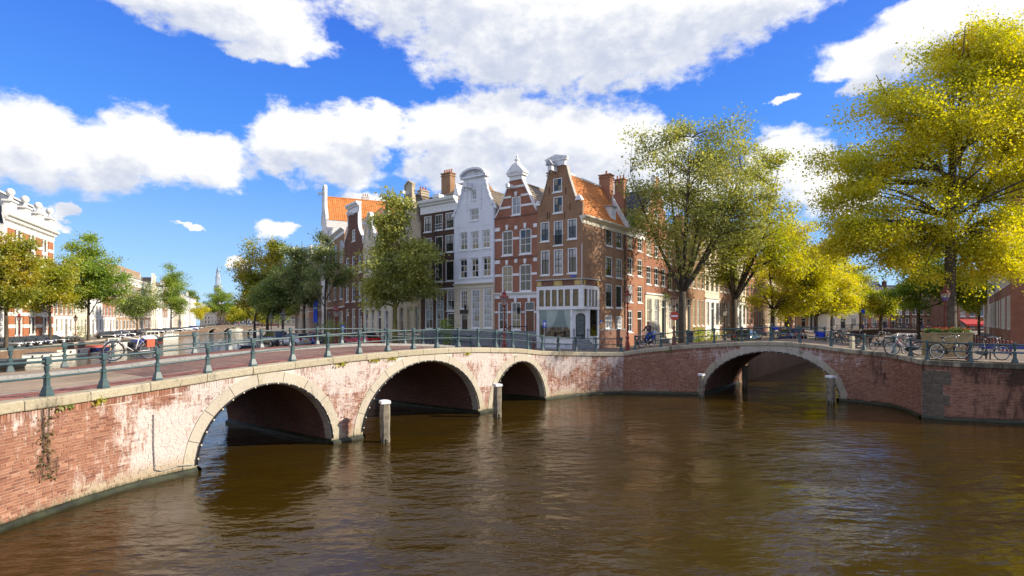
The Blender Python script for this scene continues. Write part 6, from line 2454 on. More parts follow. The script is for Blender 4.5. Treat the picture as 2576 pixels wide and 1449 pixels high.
def tree(label, xD, dist, blobs, nleaf, size, m, tr=0.35, fork=0.3, seed=1, bark=None, limbs=6, lean=0.0, group=None, sig=0.5, depth=0.85, yoff=0.0, z0=None, per=None, name="tree", dens=0.62, spread=1.0, two=False):
    """blobs: crown lumps as photo ellipses (x, y, rx, ry) at the tree's distance; fork: height of the first limbs as share"""
    rng = np.random.default_rng(seed)
    bx = ray(xD) * dist
    zb = ground(bx, dist) if z0 is None else z0
    root = thing(name, label, "tree", (bx, dist, zb), 0, group)
    k = dist / F
    B = []
    for x, y, rx, ry in blobs:
        B.append((np.array([(x - CX) * k - bx, 0.0, EYE + (HY - y) * k - zb]), np.array([rx * k, (rx + ry) * .5 * k * depth, ry * k])))
    top = max(b[0][2] + b[1][2] for b in B)
    low = min(b[0][2] - b[1][2] for b in B)
    wts = np.array([b[1][0] * b[1][1] * b[1][2] for b in B]) ** 0.7
    wts /= wts.sum()
    per = per or 28
    nleaf = int(nleaf * 1.9)
    nc = max(8, nleaf // per)
    # boughs: leaf clusters gather along outward reaching, drooping sprays with gaps between them
    dirs = rng.normal(size=(14, 3))
    dirs /= np.linalg.norm(dirs, axis=1)[:, None]
    bump = rng.uniform(-0.34, 0.22, 14)
    nb = int(np.clip(nc / 16, 9, 150))
    cen = []
    for q in range(nb):
        i = rng.choice(len(B), p=wts)
        d_ = rng.normal(size=3)
        d_ /= np.linalg.norm(d_)
        rad = rng.uniform(0.12, 1) ** dens
        lump = 1 + sum(bump[j] * max(0, d_ @ dirs[j]) ** 6 for j in range(14))
        bc = B[i][0] + d_ * rad * B[i][1] * lump * 0.92
        R_ = float(np.mean(B[i][1]))
        ax = d_ * np.array([1, 1, 0.45]) + rng.normal(size=3) * 0.35
        ax[2] += 0.15
        ax /= np.linalg.norm(ax)
        k_ = int(max(2, nc / nb * rng.uniform(0.5, 1.5)))
        tt = rng.normal(size=k_)
        off = ax[None, :] * tt[:, None] * 0.20 * R_ + rng.normal(size=(k_, 3)) * np.array([0.105, 0.105, 0.06]) * R_
        off[:, 2] -= 0.02 * R_ * np.maximum(0, tt) ** 2
        cen.extend(list(bc + off))
    cen = np.array(cen)
    # trunk
    fz = fork if fork > 1.2 else low + (top - low) * fork
    cx0 = np.average([b[0][0] for b in B], weights=wts)
    mid = Vector((lean * fz, 0, fz))
    tb = MB()
    tp = [Vector((0, 0, -0.3)), Vector((0, 0, 0.25)), Vector((lean * fz * .4, 0.05, fz * .5)), mid]
    lim = []
    if not two:
        lead = bez(mid, Vector((mid.x + (cx0 - mid.x) * .3, 0, fz + (top - fz) * .45)), Vector((cx0 * .8 + mid.x * .2, 0.2, top * .94)), 7)
        rr = [tr * .72 * (1 - i / 7.3) + 0.02 for i in range(8)]
        lim.append((lead, rr))
        tb.tube(tp + lead[1:], [tr * 1.5, tr * 1.08, tr * .92, tr * .8] + rr[1:], 10)
    else:
        tb.tube(tp, [tr * 1.5, tr * 1.1, tr * .98, tr * .95], 12)
    nl = limbs
    order = rng.permutation(nl)
    for i in range(nl):
        an = 2 * math.pi * (i + rng.uniform(-.3, .3)) / nl + (0.0 if not two else .1)
        b = B[int(rng.choice(len(B), p=wts))]
        tgt = b[0] + np.array([math.cos(an) * b[1][0], math.sin(an) * b[1][1], rng.uniform(-.1, .75) * b[1][2]]) * .78 * spread
        h = fz + (0 if two else (top - fz) * 0.35 * order[i] / nl)
        st = Vector((mid.x, 0, fz - .15)) if two else Vector(lim[0][0][0]).lerp(Vector(lim[0][0][-1]), 0.5 * order[i] / nl)
        tg = Vector(tgt)
        tg.z = max(tg.z, st.z + 1.2)
        cpt = st.lerp(tg, .45) + Vector((0, 0, -.06 * (tg - st).length if not two else -.02))
        cpt.x += (tg.x - st.x) * .12
        pl = bez(st, cpt, tg, 7)
        r0 = float(tr * (.62 if two else .42) * rng.uniform(.8, 1.1))
        rs = [r0 * (1 - .86 * j / 7) for j in range(8)]
        tb.tube(pl, rs, 7)
        lim.append((pl, rs))
    tb.build("trunk", bark or BARK, root, smooth=True)
    # twigs
    P = np.array([tuple(p) for pl, _ in lim for p in pl[1:]])
    R = np.array([r for _, rs in lim for r in rs[1:]])
    br = MB()
    step = max(1, len(cen) // 420)
    for c in cen[::step]:
        d2 = np.linalg.norm(P - c, axis=1) + 1.6 * np.maximum(0, P[:, 2] - c[2] + 0.3)
        j = int(np.argmin(d2))
        p, q = Vector(P[j]), Vector(c)
        if (q - p).length < .3:
            continue
        cp = p.lerp(q, .5) + Vector((0, 0, .1 * (q - p).length))
        r0 = float(min(R[j] * .6, .012 + .012 * (q - p).length))
        br.tube(bez(p, cp, q, 3), [r0, r0 * .75, r0 * .5, .008], 4, caps=False)
    br.build("branches", bark or BARK, root)
    quads_object("crown", leaves_mesh(rng, cen, sig, per, size), m, root)
    return root


GT = "trees along the canals"
# right bank: the great tree at the right edge, and those behind it
tree("huge yellow green tree with thick trunk behind the flower box", 2390, 46, [(2400, 330, 290, 210), (2480, 190, 190, 140), (2180, 420, 140, 130), (2230, 560, 150, 110), (2520, 520, 160, 150), (2400, 610, 220, 90), (2330, 240, 150, 110), (2120, 500, 90, 70), (2570, 350, 150, 200), (2260, 640, 150, 50), (2500, 640, 120, 60), (2150, 600, 90, 60), (2420, 680, 150, 50), (2450, 125, 130, 85), (2560, 150, 120, 90)], 118000, 0.172, LEAF_Y, tr=.46, fork=8.2, seed=3, limbs=11, group=GT, sig=.52, z0=3.2)
tree("dark green tree behind the great trunk on the right bank", 2310, 78, [(2330, 690, 100, 75), (2400, 740, 70, 50), (2280, 740, 50, 45)], 15000, 0.26, LEAF_G, tr=.24, fork=4.0, seed=5, group=GT, z0=3.2)
tree("small tree with bright leaves before the far houses at right", 2462, 96, [(2450, 720, 45, 60), (2440, 770, 30, 25)], 7000, 0.26, LEAF_YG, tr=.2, fork=3.5, seed=6, group=GT, z0=3.2)
# left bank of the side canal
tree("tall open crowned tree with forked trunk beside the no entry sign", 1716, 54, [(1750, 520, 150, 190), (1700, 400, 110, 120), (1800, 400, 110, 100), (1660, 560, 80, 110), (1850, 560, 110, 120), (1730, 320, 60, 60), (1910, 470, 60, 60), (1615, 440, 55, 60)], 23000, 0.20, LEAF_O, tr=.36, fork=5.2, seed=11, limbs=9, group=GT, sig=.5, two=True, dens=.55, z0=3.2)
tree("second tree of the row with pale yellow green crown", 1846, 68, [(1880, 560, 120, 150), (1900, 430, 70, 80), (1850, 650, 90, 70), (1950, 620, 60, 70)], 15000, 0.23, LEAF_YG, tr=.33, fork=5.0, seed=12, limbs=8, group=GT, two=True, z0=3.2)
tree("bright yellow tree in the middle of the row along the side canal", 1943, 85, [(1980, 680, 110, 80), (1960, 600, 80, 60), (2040, 720, 80, 55), (1960, 760, 90, 40)], 22000, 0.27, LEAF_Y, tr=.34, fork=4.2, seed=13, limbs=7, group=GT, z0=3.2, two=True)
tree("yellow tree fourth in the row along the side canal", 1978, 99, [(2040, 690, 95, 70), (2080, 640, 70, 50), (2020, 765, 90, 36), (2110, 740, 70, 50)], 20000, 0.28, LEAF_Y, tr=.34, fork=4.0, seed=14, limbs=7, group=GT, z0=3.2, two=True)
tree("broad gold and green tree near the flat bridge", 2052, 120, [(2090, 700, 80, 60), (2130, 730, 50, 45), (2070, 765, 80, 36)], 14000, 0.3, LEAF_Y, tr=.36, fork=3.6, seed=15, group=GT, z0=3.2, two=True)
tree("dark tree by the near end of the flat bridge", 2092, 138, [(2120, 740, 50, 45), (2140, 700, 45, 50)], 8000, 0.3, LEAF_YG, tr=.36, fork=3.4, seed=16, group=GT, z0=3.2)
# right bank of the main canal
tree("round bushy olive tree with yellow mossy trunk before the dark house", 993, 56, [(1000, 640, 105, 110), (985, 560, 55, 80), (1040, 660, 70, 80), (950, 690, 60, 70), (1000, 740, 95, 50), (1008, 540, 42, 58), (1060, 700, 55, 60)], 19000, 0.23, LEAF_O, tr=.27, fork=3.3, seed=21, bark=BARKY, limbs=9, group=GT, sig=.42)
tree("thin sparse tree at the corner of the brown row", 817, 62, [(830, 660, 34, 75), (815, 610, 20, 50), (850, 690, 28, 50), (800, 690, 28, 45)], 4200, 0.2, LEAF_S, tr=.14, fork=4.2, seed=22, limbs=6, group=GT, sig=.35)
tree("slender pointed tree in front of the dense group", 765, 78, [(752, 690, 36, 90), (745, 635, 18, 46), (770, 740, 34, 46)], 9000, 0.22, LEAF_S, tr=.17, fork=4.0, seed=23, group=GT, sig=.4)
tree("grey green tree in the middle of the dense group", 711, 80, [(705, 730, 56, 62), (715, 690, 40, 50), (680, 755, 50, 42)], 14000, 0.22, LEAF_D, tr=.19, fork=4.0, seed=24, group=GT, sig=.4)
tree("large autumn tree at the back of the dense group by the main canal", 672, 98, [(680, 690, 72, 84), (700, 645, 36, 46), (638, 730, 46, 62), (680, 762, 80, 38), (730, 700, 50, 70)], 22000, 0.26, LEAF_A, tr=.28, fork=3.6, seed=25, group=GT, sig=.5)
tree("second autumn tree at the back of the dense group", 640, 130, [(650, 740, 45, 55), (630, 760, 35, 35), (740, 760, 50, 40)], 9000, 0.3, LEAF_A, tr=.3, fork=3.6, seed=26, group=GT, sig=.6)
# left bank of the main canal
def lq(xD):
    """distance of the left quay along a sight line"""
    r = ray(xD)
    q = (-81.9 - r * 115.4) / (0.38 + r * 0.925)
    return 115.4 + .925 * q + 1.5


LT = [("yellow green tree at the left edge of the view", 15, [(10, 690, 75, 85), (-30, 740, 70, 50), (50, 640, 40, 45), (40, 720, 60, 50)], 17000, .26, LEAF_A, .24, 31),
      ("low spreading golden tree second from the left", 126, [(130, 720, 65, 50), (160, 690, 45, 40), (90, 740, 50, 40), (110, 680, 40, 30)], 13000, .26, LEAF_YG, .22, 32),
      ("tall bright green tree third from the left", 222, [(235, 700, 70, 80), (215, 640, 40, 60), (270, 720, 50, 55), (200, 740, 45, 40)], 19000, .27, LEAF_G, .26, 33),
      ("low dark green tree between two taller ones on the left bank", 345, [(340, 770, 40, 38), (365, 750, 30, 40), (315, 775, 28, 25)], 7000, .28, LEAF_D, .22, 34),
      ("pointed green tree over the cabin cruiser on the left bank", 430, [(430, 740, 45, 60), (425, 690, 25, 40), (460, 760, 30, 35)], 10000, .3, LEAF_G, .28, 35),
      ("small orange yellow tree on the left bank", 505, [(505, 785, 20, 22), (490, 775, 15, 15)], 3500, .34, LEAF_Y, .25, 36),
      ("rounded green tree below the church tower", 556, [(555, 755, 34, 42), (540, 770, 25, 28), (575, 770, 25, 28), (549, 742, 22, 34)], 12000, .4, LEAF_G, .35, 37)]
for lab, x, bl, n, sz, m, tr_, sd in LT:
    tree(lab, x, lq(x), bl, n, sz, m, tr=tr_, fork=4.4 if sd != 34 else 2.6, seed=sd, group=GT, z0=2.0, sig=.5 if x < 300 else .7, limbs=7)
for i, (x, dist, y, rx, ry, mm, lab) in enumerate([(585, 262, 790, 22, 22, LEAF_YG, "yellow tree beside the distant bridge on its left"), (620, 280, 788, 26, 22, LEAF_A, "tree straight above the distant bridge"), (660, 262, 790, 24, 20, LEAF_YG, "low yellow tree beside the distant bridge on its right"), (478, 330, 752, 18, 24, LEAF_D, "dark tree rising between roofs near the church tower"), (700, 300, 775, 45, 30, LEAF_G, "tree far behind the dense group"), (770, 230, 770, 26, 34, LEAF_G, "green tree at the far end of the right bank street"), (600, 420, 785, 40, 18, LEAF_A, "faraway tree in the gap at the end of the main canal")]):
    tree(lab, x, dist, [(x, y, rx, ry)], 3500, .55, mm, tr=.35, fork=3.5, seed=60 + i, group=GT, z0=2.5, sig=.9)

for i, (x, dist, y, rx, ry, mm, lab) in enumerate([(2000, 150, 760, 40, 40, LEAF_Y, "yellow tree closing the view behind the row"), (2040, 165, 770, 45, 34, LEAF_YG, "green gold tree closing the view by the far houses"), (2165, 128, 745, 42, 50, LEAF_YG, "feathery tree at the right end of the yellow trees"), (2215, 108, 760, 40, 32, LEAF_YG, "low hanging tree over the flat bridge")]):
    tree(lab, x, dist, [(x, y, rx, ry), (x + 14, y + 12, rx * .7, ry * .6)], 6000, .34, mm, tr=.3, fork=3.4, seed=80 + i, group=GT, z0=3.2, sig=.6)

# ------------------------------------------------------------------ bicycles
TYRE = RUBBER
CHROME = plain("chrome", (0.6, 0.6, 0.6), 0.2, 0.95, vary=.05)
BIKEP = {"black": plain("black_bicycle_paint", (0.012, 0.012, 0.014), .3), "white": plain("silver_white_bicycle_paint", (0.66, 0.65, 0.66), .3), "blue": plain("blue_bicycle_paint", (0.02, 0.05, 0.22), .3),
         "red": plain("red_bicycle_paint", (0.30, 0.03, 0.02), .3), "green": plain("green_bicycle_paint", (0.03, 0.10, 0.05), .3), "grey": plain("grey_bicycle_paint", (0.16, 0.16, 0.17), .35)}


def circ(cx, cz, r, n, y=0.0, a0=0.0, a1=2 * math.pi, closed=True):
    k = n if closed else n + 1
    return [(cx + r * math.cos(a0 + (a1 - a0) * i / n), y, cz + r * math.sin(a0 + (a1 - a0) * i / n)) for i in range(k)]


def make_bike(label, loc, rz, paint, kind="omafiets", group=None, tilt=0.0, rack=True):
    """wheels on the ground at local x = 0 (rear) and 1.1 (front)"""
    root = thing("bicycle", label, "bicycle", loc, rz, group)
    root.rotation_euler = (tilt, 0, rz)
    P = BIKEP[paint]
    R = 0.35
    for x, nm in ((0, "wheel"), (1.12, "wheel")):
        w = MB().tube(circ(0, 0, R - .02, 24), .022, 6, closed=True).build("wheel", TYRE, root, loc=(x, 0, R))
        MB().tube(circ(0, 0, R - .05, 24), .013, 5, closed=True).build("rim", CHROME, w)
        s = MB()
        for i in range(18):
            a = 2 * math.pi * i / 18
            s.bar((0, .02 * (-1) ** i, 0), ((R - .05) * math.cos(a), 0, (R - .05) * math.sin(a)), .004, .004)
        s.tube([(0, -.04, 0), (0, .04, 0)], .025, 8)
        s.build("spokes", CHROME, w)
    f = MB()
    bb = (.46, 0, .30)
    seat = (.34, 0, .80)
    head1, head0 = (.92, 0, .86), (.96, 0, .66)
    f.tube([bb, seat], .018, 6)
    f.tube([bb, head0], .019, 6)
    if kind == "omafiets":
        f.tube(bez(Vector((.42, 0, .48)), Vector((.66, 0, .36)), Vector(head1), 6), .016, 6)
    else:
        f.tube([(.36, 0, .74), head1], .018, 6)
    f.tube([head0, head1], .022, 6)
    for y in (-.05, .05):
        f.tube([bb, (0, y, R)], .011, 5)
        f.tube([seat, (0, y, R)], .010, 5)
        f.tube([(.97, 0, .63), (1.03, y, .55), (1.12, y, R)], .012, 5)
    f.build("frame", P, root, smooth=True)
    h = MB()
    h.tube([head1, (.89, 0, 1.02)], .013, 6)
    for sg in (-1, 1):
        h.tube([(.89, 0, 1.02), (.92, sg * .12, 1.06), (.84, sg * .27, 1.05), (.70, sg * .30, 1.02)], .012, 6)
    h.build("handlebar", CHROME, root, smooth=True)
    sd = MB().lathe([(.0, -.03), (.09, -.02), (.12, .01), (.09, .04), (.0, .045)], 10).build("saddle", BLACK, root, smooth=True, loc=(.30, 0, .95))
    sd.scale = (1.15, .8, 1)
    MB().tube([seat, (.32, 0, .95)], .013, 6).build("seat_post", CHROME, root)
    for x, a0, a1 in ((0, .3, 2.9), (1.12, .6, 3.3)):
        rows = []
        for i in range(9):
            a = a0 + (a1 - a0) * i / 8
            rows.append([(x + (R + .03) * math.cos(a), y, R + (R + .03) * math.sin(a)) for y in (-.03, 0, .03)])
        MB().grid(rows).build("mudguard", P, root)
    c = MB()
    c.prism([(.0, R - .04), (.10, R - .07), (.48, .2), (.58, .26), (.58, .36), (.48, .41), (.1, R + .07), (0, R + .04)] if kind == "omafiets" else [(.36, .3), (.46, .2), (.56, .3), (.46, .4)], lambda u, w, z: (u, w, z), .05, .075)
    c.tube([(.46, -.1, .3), (.46, .12, .3)], .012, 5)
    c.tube([(.46, .12, .3), (.56, .13, .17)], .011, 5)
    c.box(.52, .62, .12, .2, .155, .18)
    c.tube([(.46, -.1, .3), (.36, -.11, .43)], .011, 5)
    c.box(.31, .41, -.2, -.11, .42, .445)
    c.build("chain_case", BLACK, root)
    if rack:
        r = MB()
        for y in (-.07, .07):
            r.tube([(.26, y, .74), (-.28, y, .74)], .008, 5)
            r.tube([(-.2, y, .74), (0, y * .8, R)], .007, 5)
        for x in (-.25, -.1, .05, .2):
            r.tube([(x, -.07, .742), (x, .07, .742)], .007, 5)
        r.build("rack", BLACK, root)
    return root


def far_bike_mesh(seed):
    """a parked bicycle too small in view to show its parts"""
    r = random.Random(seed)
    b = MB()
    R = .35
    for x in (0, 1.1):
        b.tube(circ(x, R, R - .02, 12), .028, 4, closed=True)
    b.cm = 1
    b.tube([(.46, 0, .3), (.34, 0, .85)], .024, 4)
    b.tube([(.46, 0, .3), (.95, 0, .7), (.9, 0, 1.02)], .024, 4)
    b.tube([(.36, 0, .74), (.92, 0, .84)], .022, 4)
    b.tube([(.34, 0, .74), (0, 0, R), (.46, 0, .3)], .02, 4)
    b.tube([(.94, 0, .72), (1.1, 0, R)], .022, 4)
    b.tube([(.75, -.28, 1.0), (.9, 0, 1.04), (.75, .28, 1.0)], .02, 4)
    b.box(.2, .42, -.08, .08, .88, .95)
    return b


FARB = {}


def far_bike(label, loc, rz, paint, group, tilt=0.0):
    if paint not in FARB:
        FARB[paint] = far_bike_mesh(1).mesh("bicycle", [TYRE, BIKEP[paint]])
    o = link("bicycle", FARB[paint], None, loc, rz)
    o.rotation_euler = (tilt, 0, rz)
    return tag(o, label, "bicycle", group)


def on_ground(xD, dist, zf=ground):
    x = ray(xD) * dist
    return Vector((x, dist, zf(x, dist) + 0.005))


# the white bicycle against the back rail of the long bridge
p0, p1 = A0 + U * (-0.42) + V * 8.30, A0 + U * 2.0 + V * 8.30
tb = p1 - U * 1.25
tzz = float(np.interp(0.8, TW, TZ)) + 0.075
q = A0 + U * 1.85 + V * 8.42
wb = make_bike("white bicycle leaning on the back railing of the long bridge with red saddlebags", (q.x, q.y, float(np.interp(1.3, TW, TZ)) + .07), math.atan2(-U.y, -U.x), "white", "diamond", tilt=-.10)
wb.scale = (1.34, 1.34, 1.34)
PAN = plain("faded_red_pannier", (0.62, 0.13, 0.07), .8)
for sg in (-1, 1):
    MB().prism([(-.12, .48), (.12, .46), (.14, .73), (-.12, .74)], F0, sg * .07, sg * .13).build("pannier", PAN, wb)
MB().prism([(-.2, .76), (.2, .75), (.26, .80), (.05, .87), (-.15, .84)], F0, -.13, .13).build("rag", plain("white_plastic_bag", (.75, .74, .72), .5), wb)

# bicycles parked behind the railing at right
GBK = "bicycles parked along the railing of the right quay"
BR = [(2356, 32.7, -.04, "black", "omafiets", "black roadster with closed chain case before the flower box", -.05),
      (2452, 32.5, -.1, "grey", "omafiets", "grey bicycle with white front tyre beside the blue bench", .05),
      (2310, 35.6, 2.7, "white", "omafiets", "bicycle with bright front wheel just left of the flower box", .05),
      (2272, 37.6, .7, "grey", "diamond", "bicycle with a pinkish bag standing left of the flower box", -.06),
      (2196, 41.0, .35, "black", "omafiets", "brown saddled bicycle with its wheel turned, near the stone post", .08),
      (2128, 46.6, .1, "black", "omafiets", "dark bicycle against the far railing right of the stone post", .05),
      (2062, 47.6, .1, "blue", "diamond", "bicycle with bright blue saddlebag on the single arch bridge", .06),
      (1906, 49.2, -.2, "blue", "omafiets", "blue bicycle against the far railing over the arch crown", .05),
      (2090, 47.0, .15, "black", "diamond", "upright dark bicycle crowded behind the blue bagged one", -.06),
      (2160, 45.0, 2.9, "grey", "diamond", "grey bicycle crossing behind the stone post", .05),
      (2292, 39.6, 1.1, "red", "omafiets", "red bicycle half hidden at the left end of the flower box", .07)]
bikes = []
for xD, dd, rz, pn, kd, lab, tl in BR:
    p = on_ground(xD, dd)
    o = make_bike(lab, p + Vector((0, 0, .03)), rz, pn, kd, GBK, tilt=tl)
    o.scale = (1.25, 1.25, 1.25)
    bikes.append(o)
BLUEBAG = plain("blue_canvas_bag", (0.01, 0.04, 0.48), .7)
for sg in (-1, 1):
    MB().prism([(-.25, .38), (.16, .38), (.16, .76), (-.22, .8)], F0, sg * .08, sg * .2).build("pannier", BLUEBAG, bikes[6])
MB().prism([(-.2, .4), (.16, .4), (.16, .76), (-.2, .76)], F0, .08, .2).build("pannier", plain("pink_bag", (.5, .16, .12), .8), bikes[3])
MB().box(.98, 1.3, -.15, .15, .62, .85).build("crate", BLUEBAG, bikes[7])

# rows of bicycles by the dark house and the white house, behind the long bridge
for i in range(11):
    t = 11.4 + i * .95
    p = CORNER + V * t - U * (4.2 + .25 * math.sin(i * 2))
    p.z = ground(p.x, p.y) + .01
    pn = ("black", "grey", "blue", "black")[i % 4]
    far_bike(pn + " bicycle in the rack before the white and dark houses", p, AF + math.pi / 2 + .25 * math.sin(i * 1.7), pn, "bicycles in the rack before the white and dark houses", .08)
# crowded rack on the left quay, bicycles on the distant bridges and quays
for i in range(17):
    x = 152 + i * 3.4
    dd = lq(x) + 2.2 + .5 * math.sin(i * 2.3)
    p = on_ground(x, dd, zl)
    pn = ("white", "grey", "black", "red" if i < 4 else "green")[i % 4]
    far_bike(pn + " bicycle in the crowded rack on the left quay", p, AL + math.pi / 2 + .4 * math.sin(i * 1.3), pn, "bicycles in the crowded rack on the left quay", .1)
for i in range(14):
    x = 528 + i * 9.5
    r = ray(x)
    dd = 250.5 + .35 * (i * 9.5) * .12
    far_bike("tiny %s bicycle along the parapet of the distant bridge" % ("black", "grey", "blue", "red")[i % 4], Vector((r * dd, dd, 3.3 + .75 * math.sin(math.pi * (i + 1) / 15))), math.atan2(8, 26) + .1 * (i % 3), ("black", "grey", "blue", "red")[i % 4], "bicycles on the distant bridge")
for i in range(12):
    x = 2196 + i * 11.5
    dd = 118.5 - .3 * i
    far_bike("small %s bicycle along the railing of the flat bridge" % ("black", "grey", "blue", "red")[i % 4], Vector((ray(x) * dd, dd, 3.95)), -.38 + .3 * math.sin(i * 2), ("black", "grey", "blue", "red")[i % 4], "bicycles on the flat bridge")
for i in range(7):
    x = 2066 + i * 15
    dd = 58 + (i % 3) * 2.5
    far_bike("%s bicycle in the loose cluster behind the single arch bridge" % ("dark", "grey", "black", "red")[i % 4], on_ground(x, dd), .5 * i, ("black", "grey", "black", "red")[i % 4], "bicycles clustered behind the single arch bridge", .06)

# ------------------------------------------------------------------ cars
CARG = plain("car_window_glass", (0.02, 0.026, 0.03), .05, vary=.3, spec=.9)
PLATE = plain("yellow_number_plate", (0.65, 0.42, 0.03), .5)
HEADL = plain("headlight_glass", (0.62, 0.64, 0.66), .1, vary=.1, spec=.9)
TAILL = plain("red_tail_light", (0.45, 0.01, 0.01), .2)


def car_paint(name, col):
    m = plain(name, col, .25, 0.0, vary=.06, spec=.6)
    b = m.node_tree.nodes["Principled BSDF"]
    b.inputs["Coat Weight"].default_value = .8
    b.inputs["Coat Roughness"].default_value = .08
    return m


CP = {"black": car_paint("black_car_paint", (0.012, 0.012, 0.014)), "grey": car_paint("dark_grey_car_paint", (0.06, 0.062, 0.066)), "silver": car_paint("silver_car_paint", (0.42, 0.43, 0.44)), "blue": car_paint("blue_car_paint", (0.02, 0.05, 0.2)), "red": car_paint("red_car_paint", (0.45, 0.02, 0.02)), "green": car_paint("dark_green_car_paint", (0.03, 0.06, 0.04)), "navy": car_paint("navy_car_paint", (0.015, 0.02, 0.05))}


def make_car(label, loc, rz, paint, kind="hatch", group=None):
    """front towards +x, wheels on z = 0"""
    root = thing("parked_car", label, "car", loc, rz, group)
    P = CP[paint]
    L, W, H = {"hatch": (4.0, .86, 1.45), "estate": (4.6, .89, 1.48), "suv": (4.5, .93, 1.72), "van": (4.7, .95, 1.9)}[kind]
    k = L / 4.0
    hs = H / 1.45
    xs = [-2.0, -1.95, -1.7, -1.2, -.3, .6, 1.15, 1.6, 1.88, 1.98]
    belt = [.62, .86, .93, .94, .93, .90, .86, .78, .68, .5]
    bot = [.42, .30, .22, .2, .2, .2, .2, .22, .28, .38]
    wid = [.80, .90, .97, 1, 1, 1, .99, .95, .86, .74]
    rows = []
    for x, be, bo, w in zip(xs, belt, bot, wid):
        w *= W
        be *= hs
        half = [(0, bo), (w * .8, bo), (w * .97, bo + .1), (w, (bo + be) / 2), (w * .96, be - .05), (w * .86, be), (0, be + .035)]
        rows.append([(x * k, -y, z) for y, z in half[::-1]] + [(x * k, y, z) for y, z in half[1:]])
    b = MB().grid(rows)
    n = len(rows[0])
    b.add(rows[0], [tuple(range(n))])
    b.add(rows[-1], [tuple(range(n - 1, -1, -1))])
    b.build("body", P, root, smooth=True)
    # cabin
    back = {"hatch": -1.8, "estate": -1.95, "suv": -1.9, "van": -1.95}[kind] * k
    z0, z1 = .9 * hs, H
    bx = [back, back + .35 * k, -.1 * k + .35, .25 * k + .75]
    base = [(back, W * .84), (1.15 * k, W * .84)]
    roof = [(back + .42 * k, W * .68), (.22 * k, W * .68)]
    c = MB()
    v = [(base[0][0], -base[0][1], z0), (base[1][0], -base[1][1], z0 - .04), (base[1][0], base[1][1], z0 - .04), (base[0][0], base[0][1], z0),
         (roof[0][0], -roof[0][1], z1 - .03), (roof[1][0], -roof[1][1], z1 - .03), (roof[1][0], roof[1][1], z1 - .03), (roof[0][0], roof[0][1], z1 - .03)]
    c.add(v, [(0, 1, 5, 4), (1, 2, 6, 5), (2, 3, 7, 6), (3, 0, 4, 7), (4, 5, 6, 7)])
    c.build("windows", CARG, root)
    rf = MB()
    xr = [roof[0][0] - .06, roof[0][0] + .2, (roof[0][0] + roof[1][0]) / 2, roof[1][0] - .2, roof[1][0] + .08]
    zr = [z1 - .05, z1 + .005, z1 + .03, z1 + .01, z1 - .05]
    rf.grid([[(x, y * W * .70, z - .03 * y * y) for y in (-1, -.5, 0, .5, 1)] for x, z in zip(xr, zr)])
    for sg in (-1, 1):
        for p, q in (((base[1][0], sg * base[1][1], z0), (roof[1][0], sg * roof[1][1], z1)), ((base[0][0], sg * base[0][1], z0), (roof[0][0], sg * roof[0][1], z1)), ((-.25 * k, sg * W * .845, z0), (-.3 * k, sg * W * .69, z1))):
            rf.bar(p, q, .08, .05)
    rf.build("roof", P, root, smooth=False)
    wm = MB().tube([(0, -.1, 0), (0, .1, 0)], .31 * (1.1 if kind == "suv" else 1), 18).mesh("wheel", RUBBER)
    hm = MB().lathe([(.0, .0), (.19, .0), (.2, .02), (.12, .03), (.05, .045), (.0, .045)], 12).mesh("hub", STEEL)
    for x in (-1.22 * k, 1.22 * k):
        for sg in (-1, 1):
            w = link("wheel", wm, root, (x, sg * (W - .07), .31))
            h = link("hub", hm, w, (0, sg * .1, 0))
            h.rotation_euler = (-sg * math.pi / 2, 0, 0)
    for sg in (-1, 1):
        MB().prism([(-.2, -.07), (.2, -.07), (.22, .07), (-.16, .09)], lambda u, w, z: (w, u, z), 0, .12).build("headlight", HEADL, root, loc=(1.83 * k, sg * W * .62, .66 * hs))
        MB().box(-.05, .06, -.12, .12, -.1, .14).build("tail_light", TAILL, root, loc=(-1.93 * k, sg * W * .68, .78 * hs))
        MB().box(-.06, .08, -.1, .1, -.07, .07).build("mirror", P, root, loc=(.75 * k, sg * (W + .08), 1.0 * hs))
    MB().box(1.955 * k, 2.0 * k, -.26, .26, .4, .51).build("number_plate", PLATE, root)
    MB().box(-2.02 * k, -1.985 * k, -.26, .26, .6, .71).build("number_plate", PLATE, root)
    MB().box(1.86 * k, 1.985 * k, -.5, .5, .54, .62).build("grille", BLACK, root)
    return root


GC1 = "cars parked nose to the water on the left quay"
CL = [(8, "grey", "estate", "dark car at the left edge behind the first post"), (40, "black", "estate", "black estate car left of the first thick trunk"), (70, "black", "hatch", "second black car beside the trunk on the left quay"), (98, "navy", "hatch", "dark blue car just left of the bicycle rack"), (132, "black", "hatch", "black car nearest the bicycle rack"),
      (268, "black", "hatch", "black car right of the third tree"), (292, "navy", "estate", "navy car above the red canopied boat"), (318, "black", "estate", "black car above the small white cabin boat"), (342, "grey", "hatch", "grey car above the blue covered boat"), (366, "black", "estate", "dark car left of the dark cabin cruiser"), (398, "navy", "hatch", "dark car behind the dark cabin cruiser"), (424, "black", "hatch", "black car under the pointed tree"),
      (446, "black", "estate", "far black car right of the pointed tree"), (470, "silver", "hatch", "small silver car far along the left quay"), (488, "blue", "suv", "blue car at the far end of the left quay row"), (508, "silver", "hatch", "last pale car before the distant bridge")]
for x, pn, kd, lab in CL:
    dd = lq(x) + 2.0
    make_car(lab, on_ground(x, dd, zl), AL - math.pi / 2 + .55, pn, kd, GC1)
GC2 = "cars parked on the near side of the main canal"
make_car("dark suv with red tail lights seen over the back railing", on_ground(690, 66), 2.35, "grey", "suv", GC2)
make_car("silver car seen from behind over the railing", on_ground(742, 62), 2.5, "silver", "hatch", GC2)
make_car("pale blue car beside the silver one", on_ground(778, 63), 2.5, "blue", "hatch", GC2)
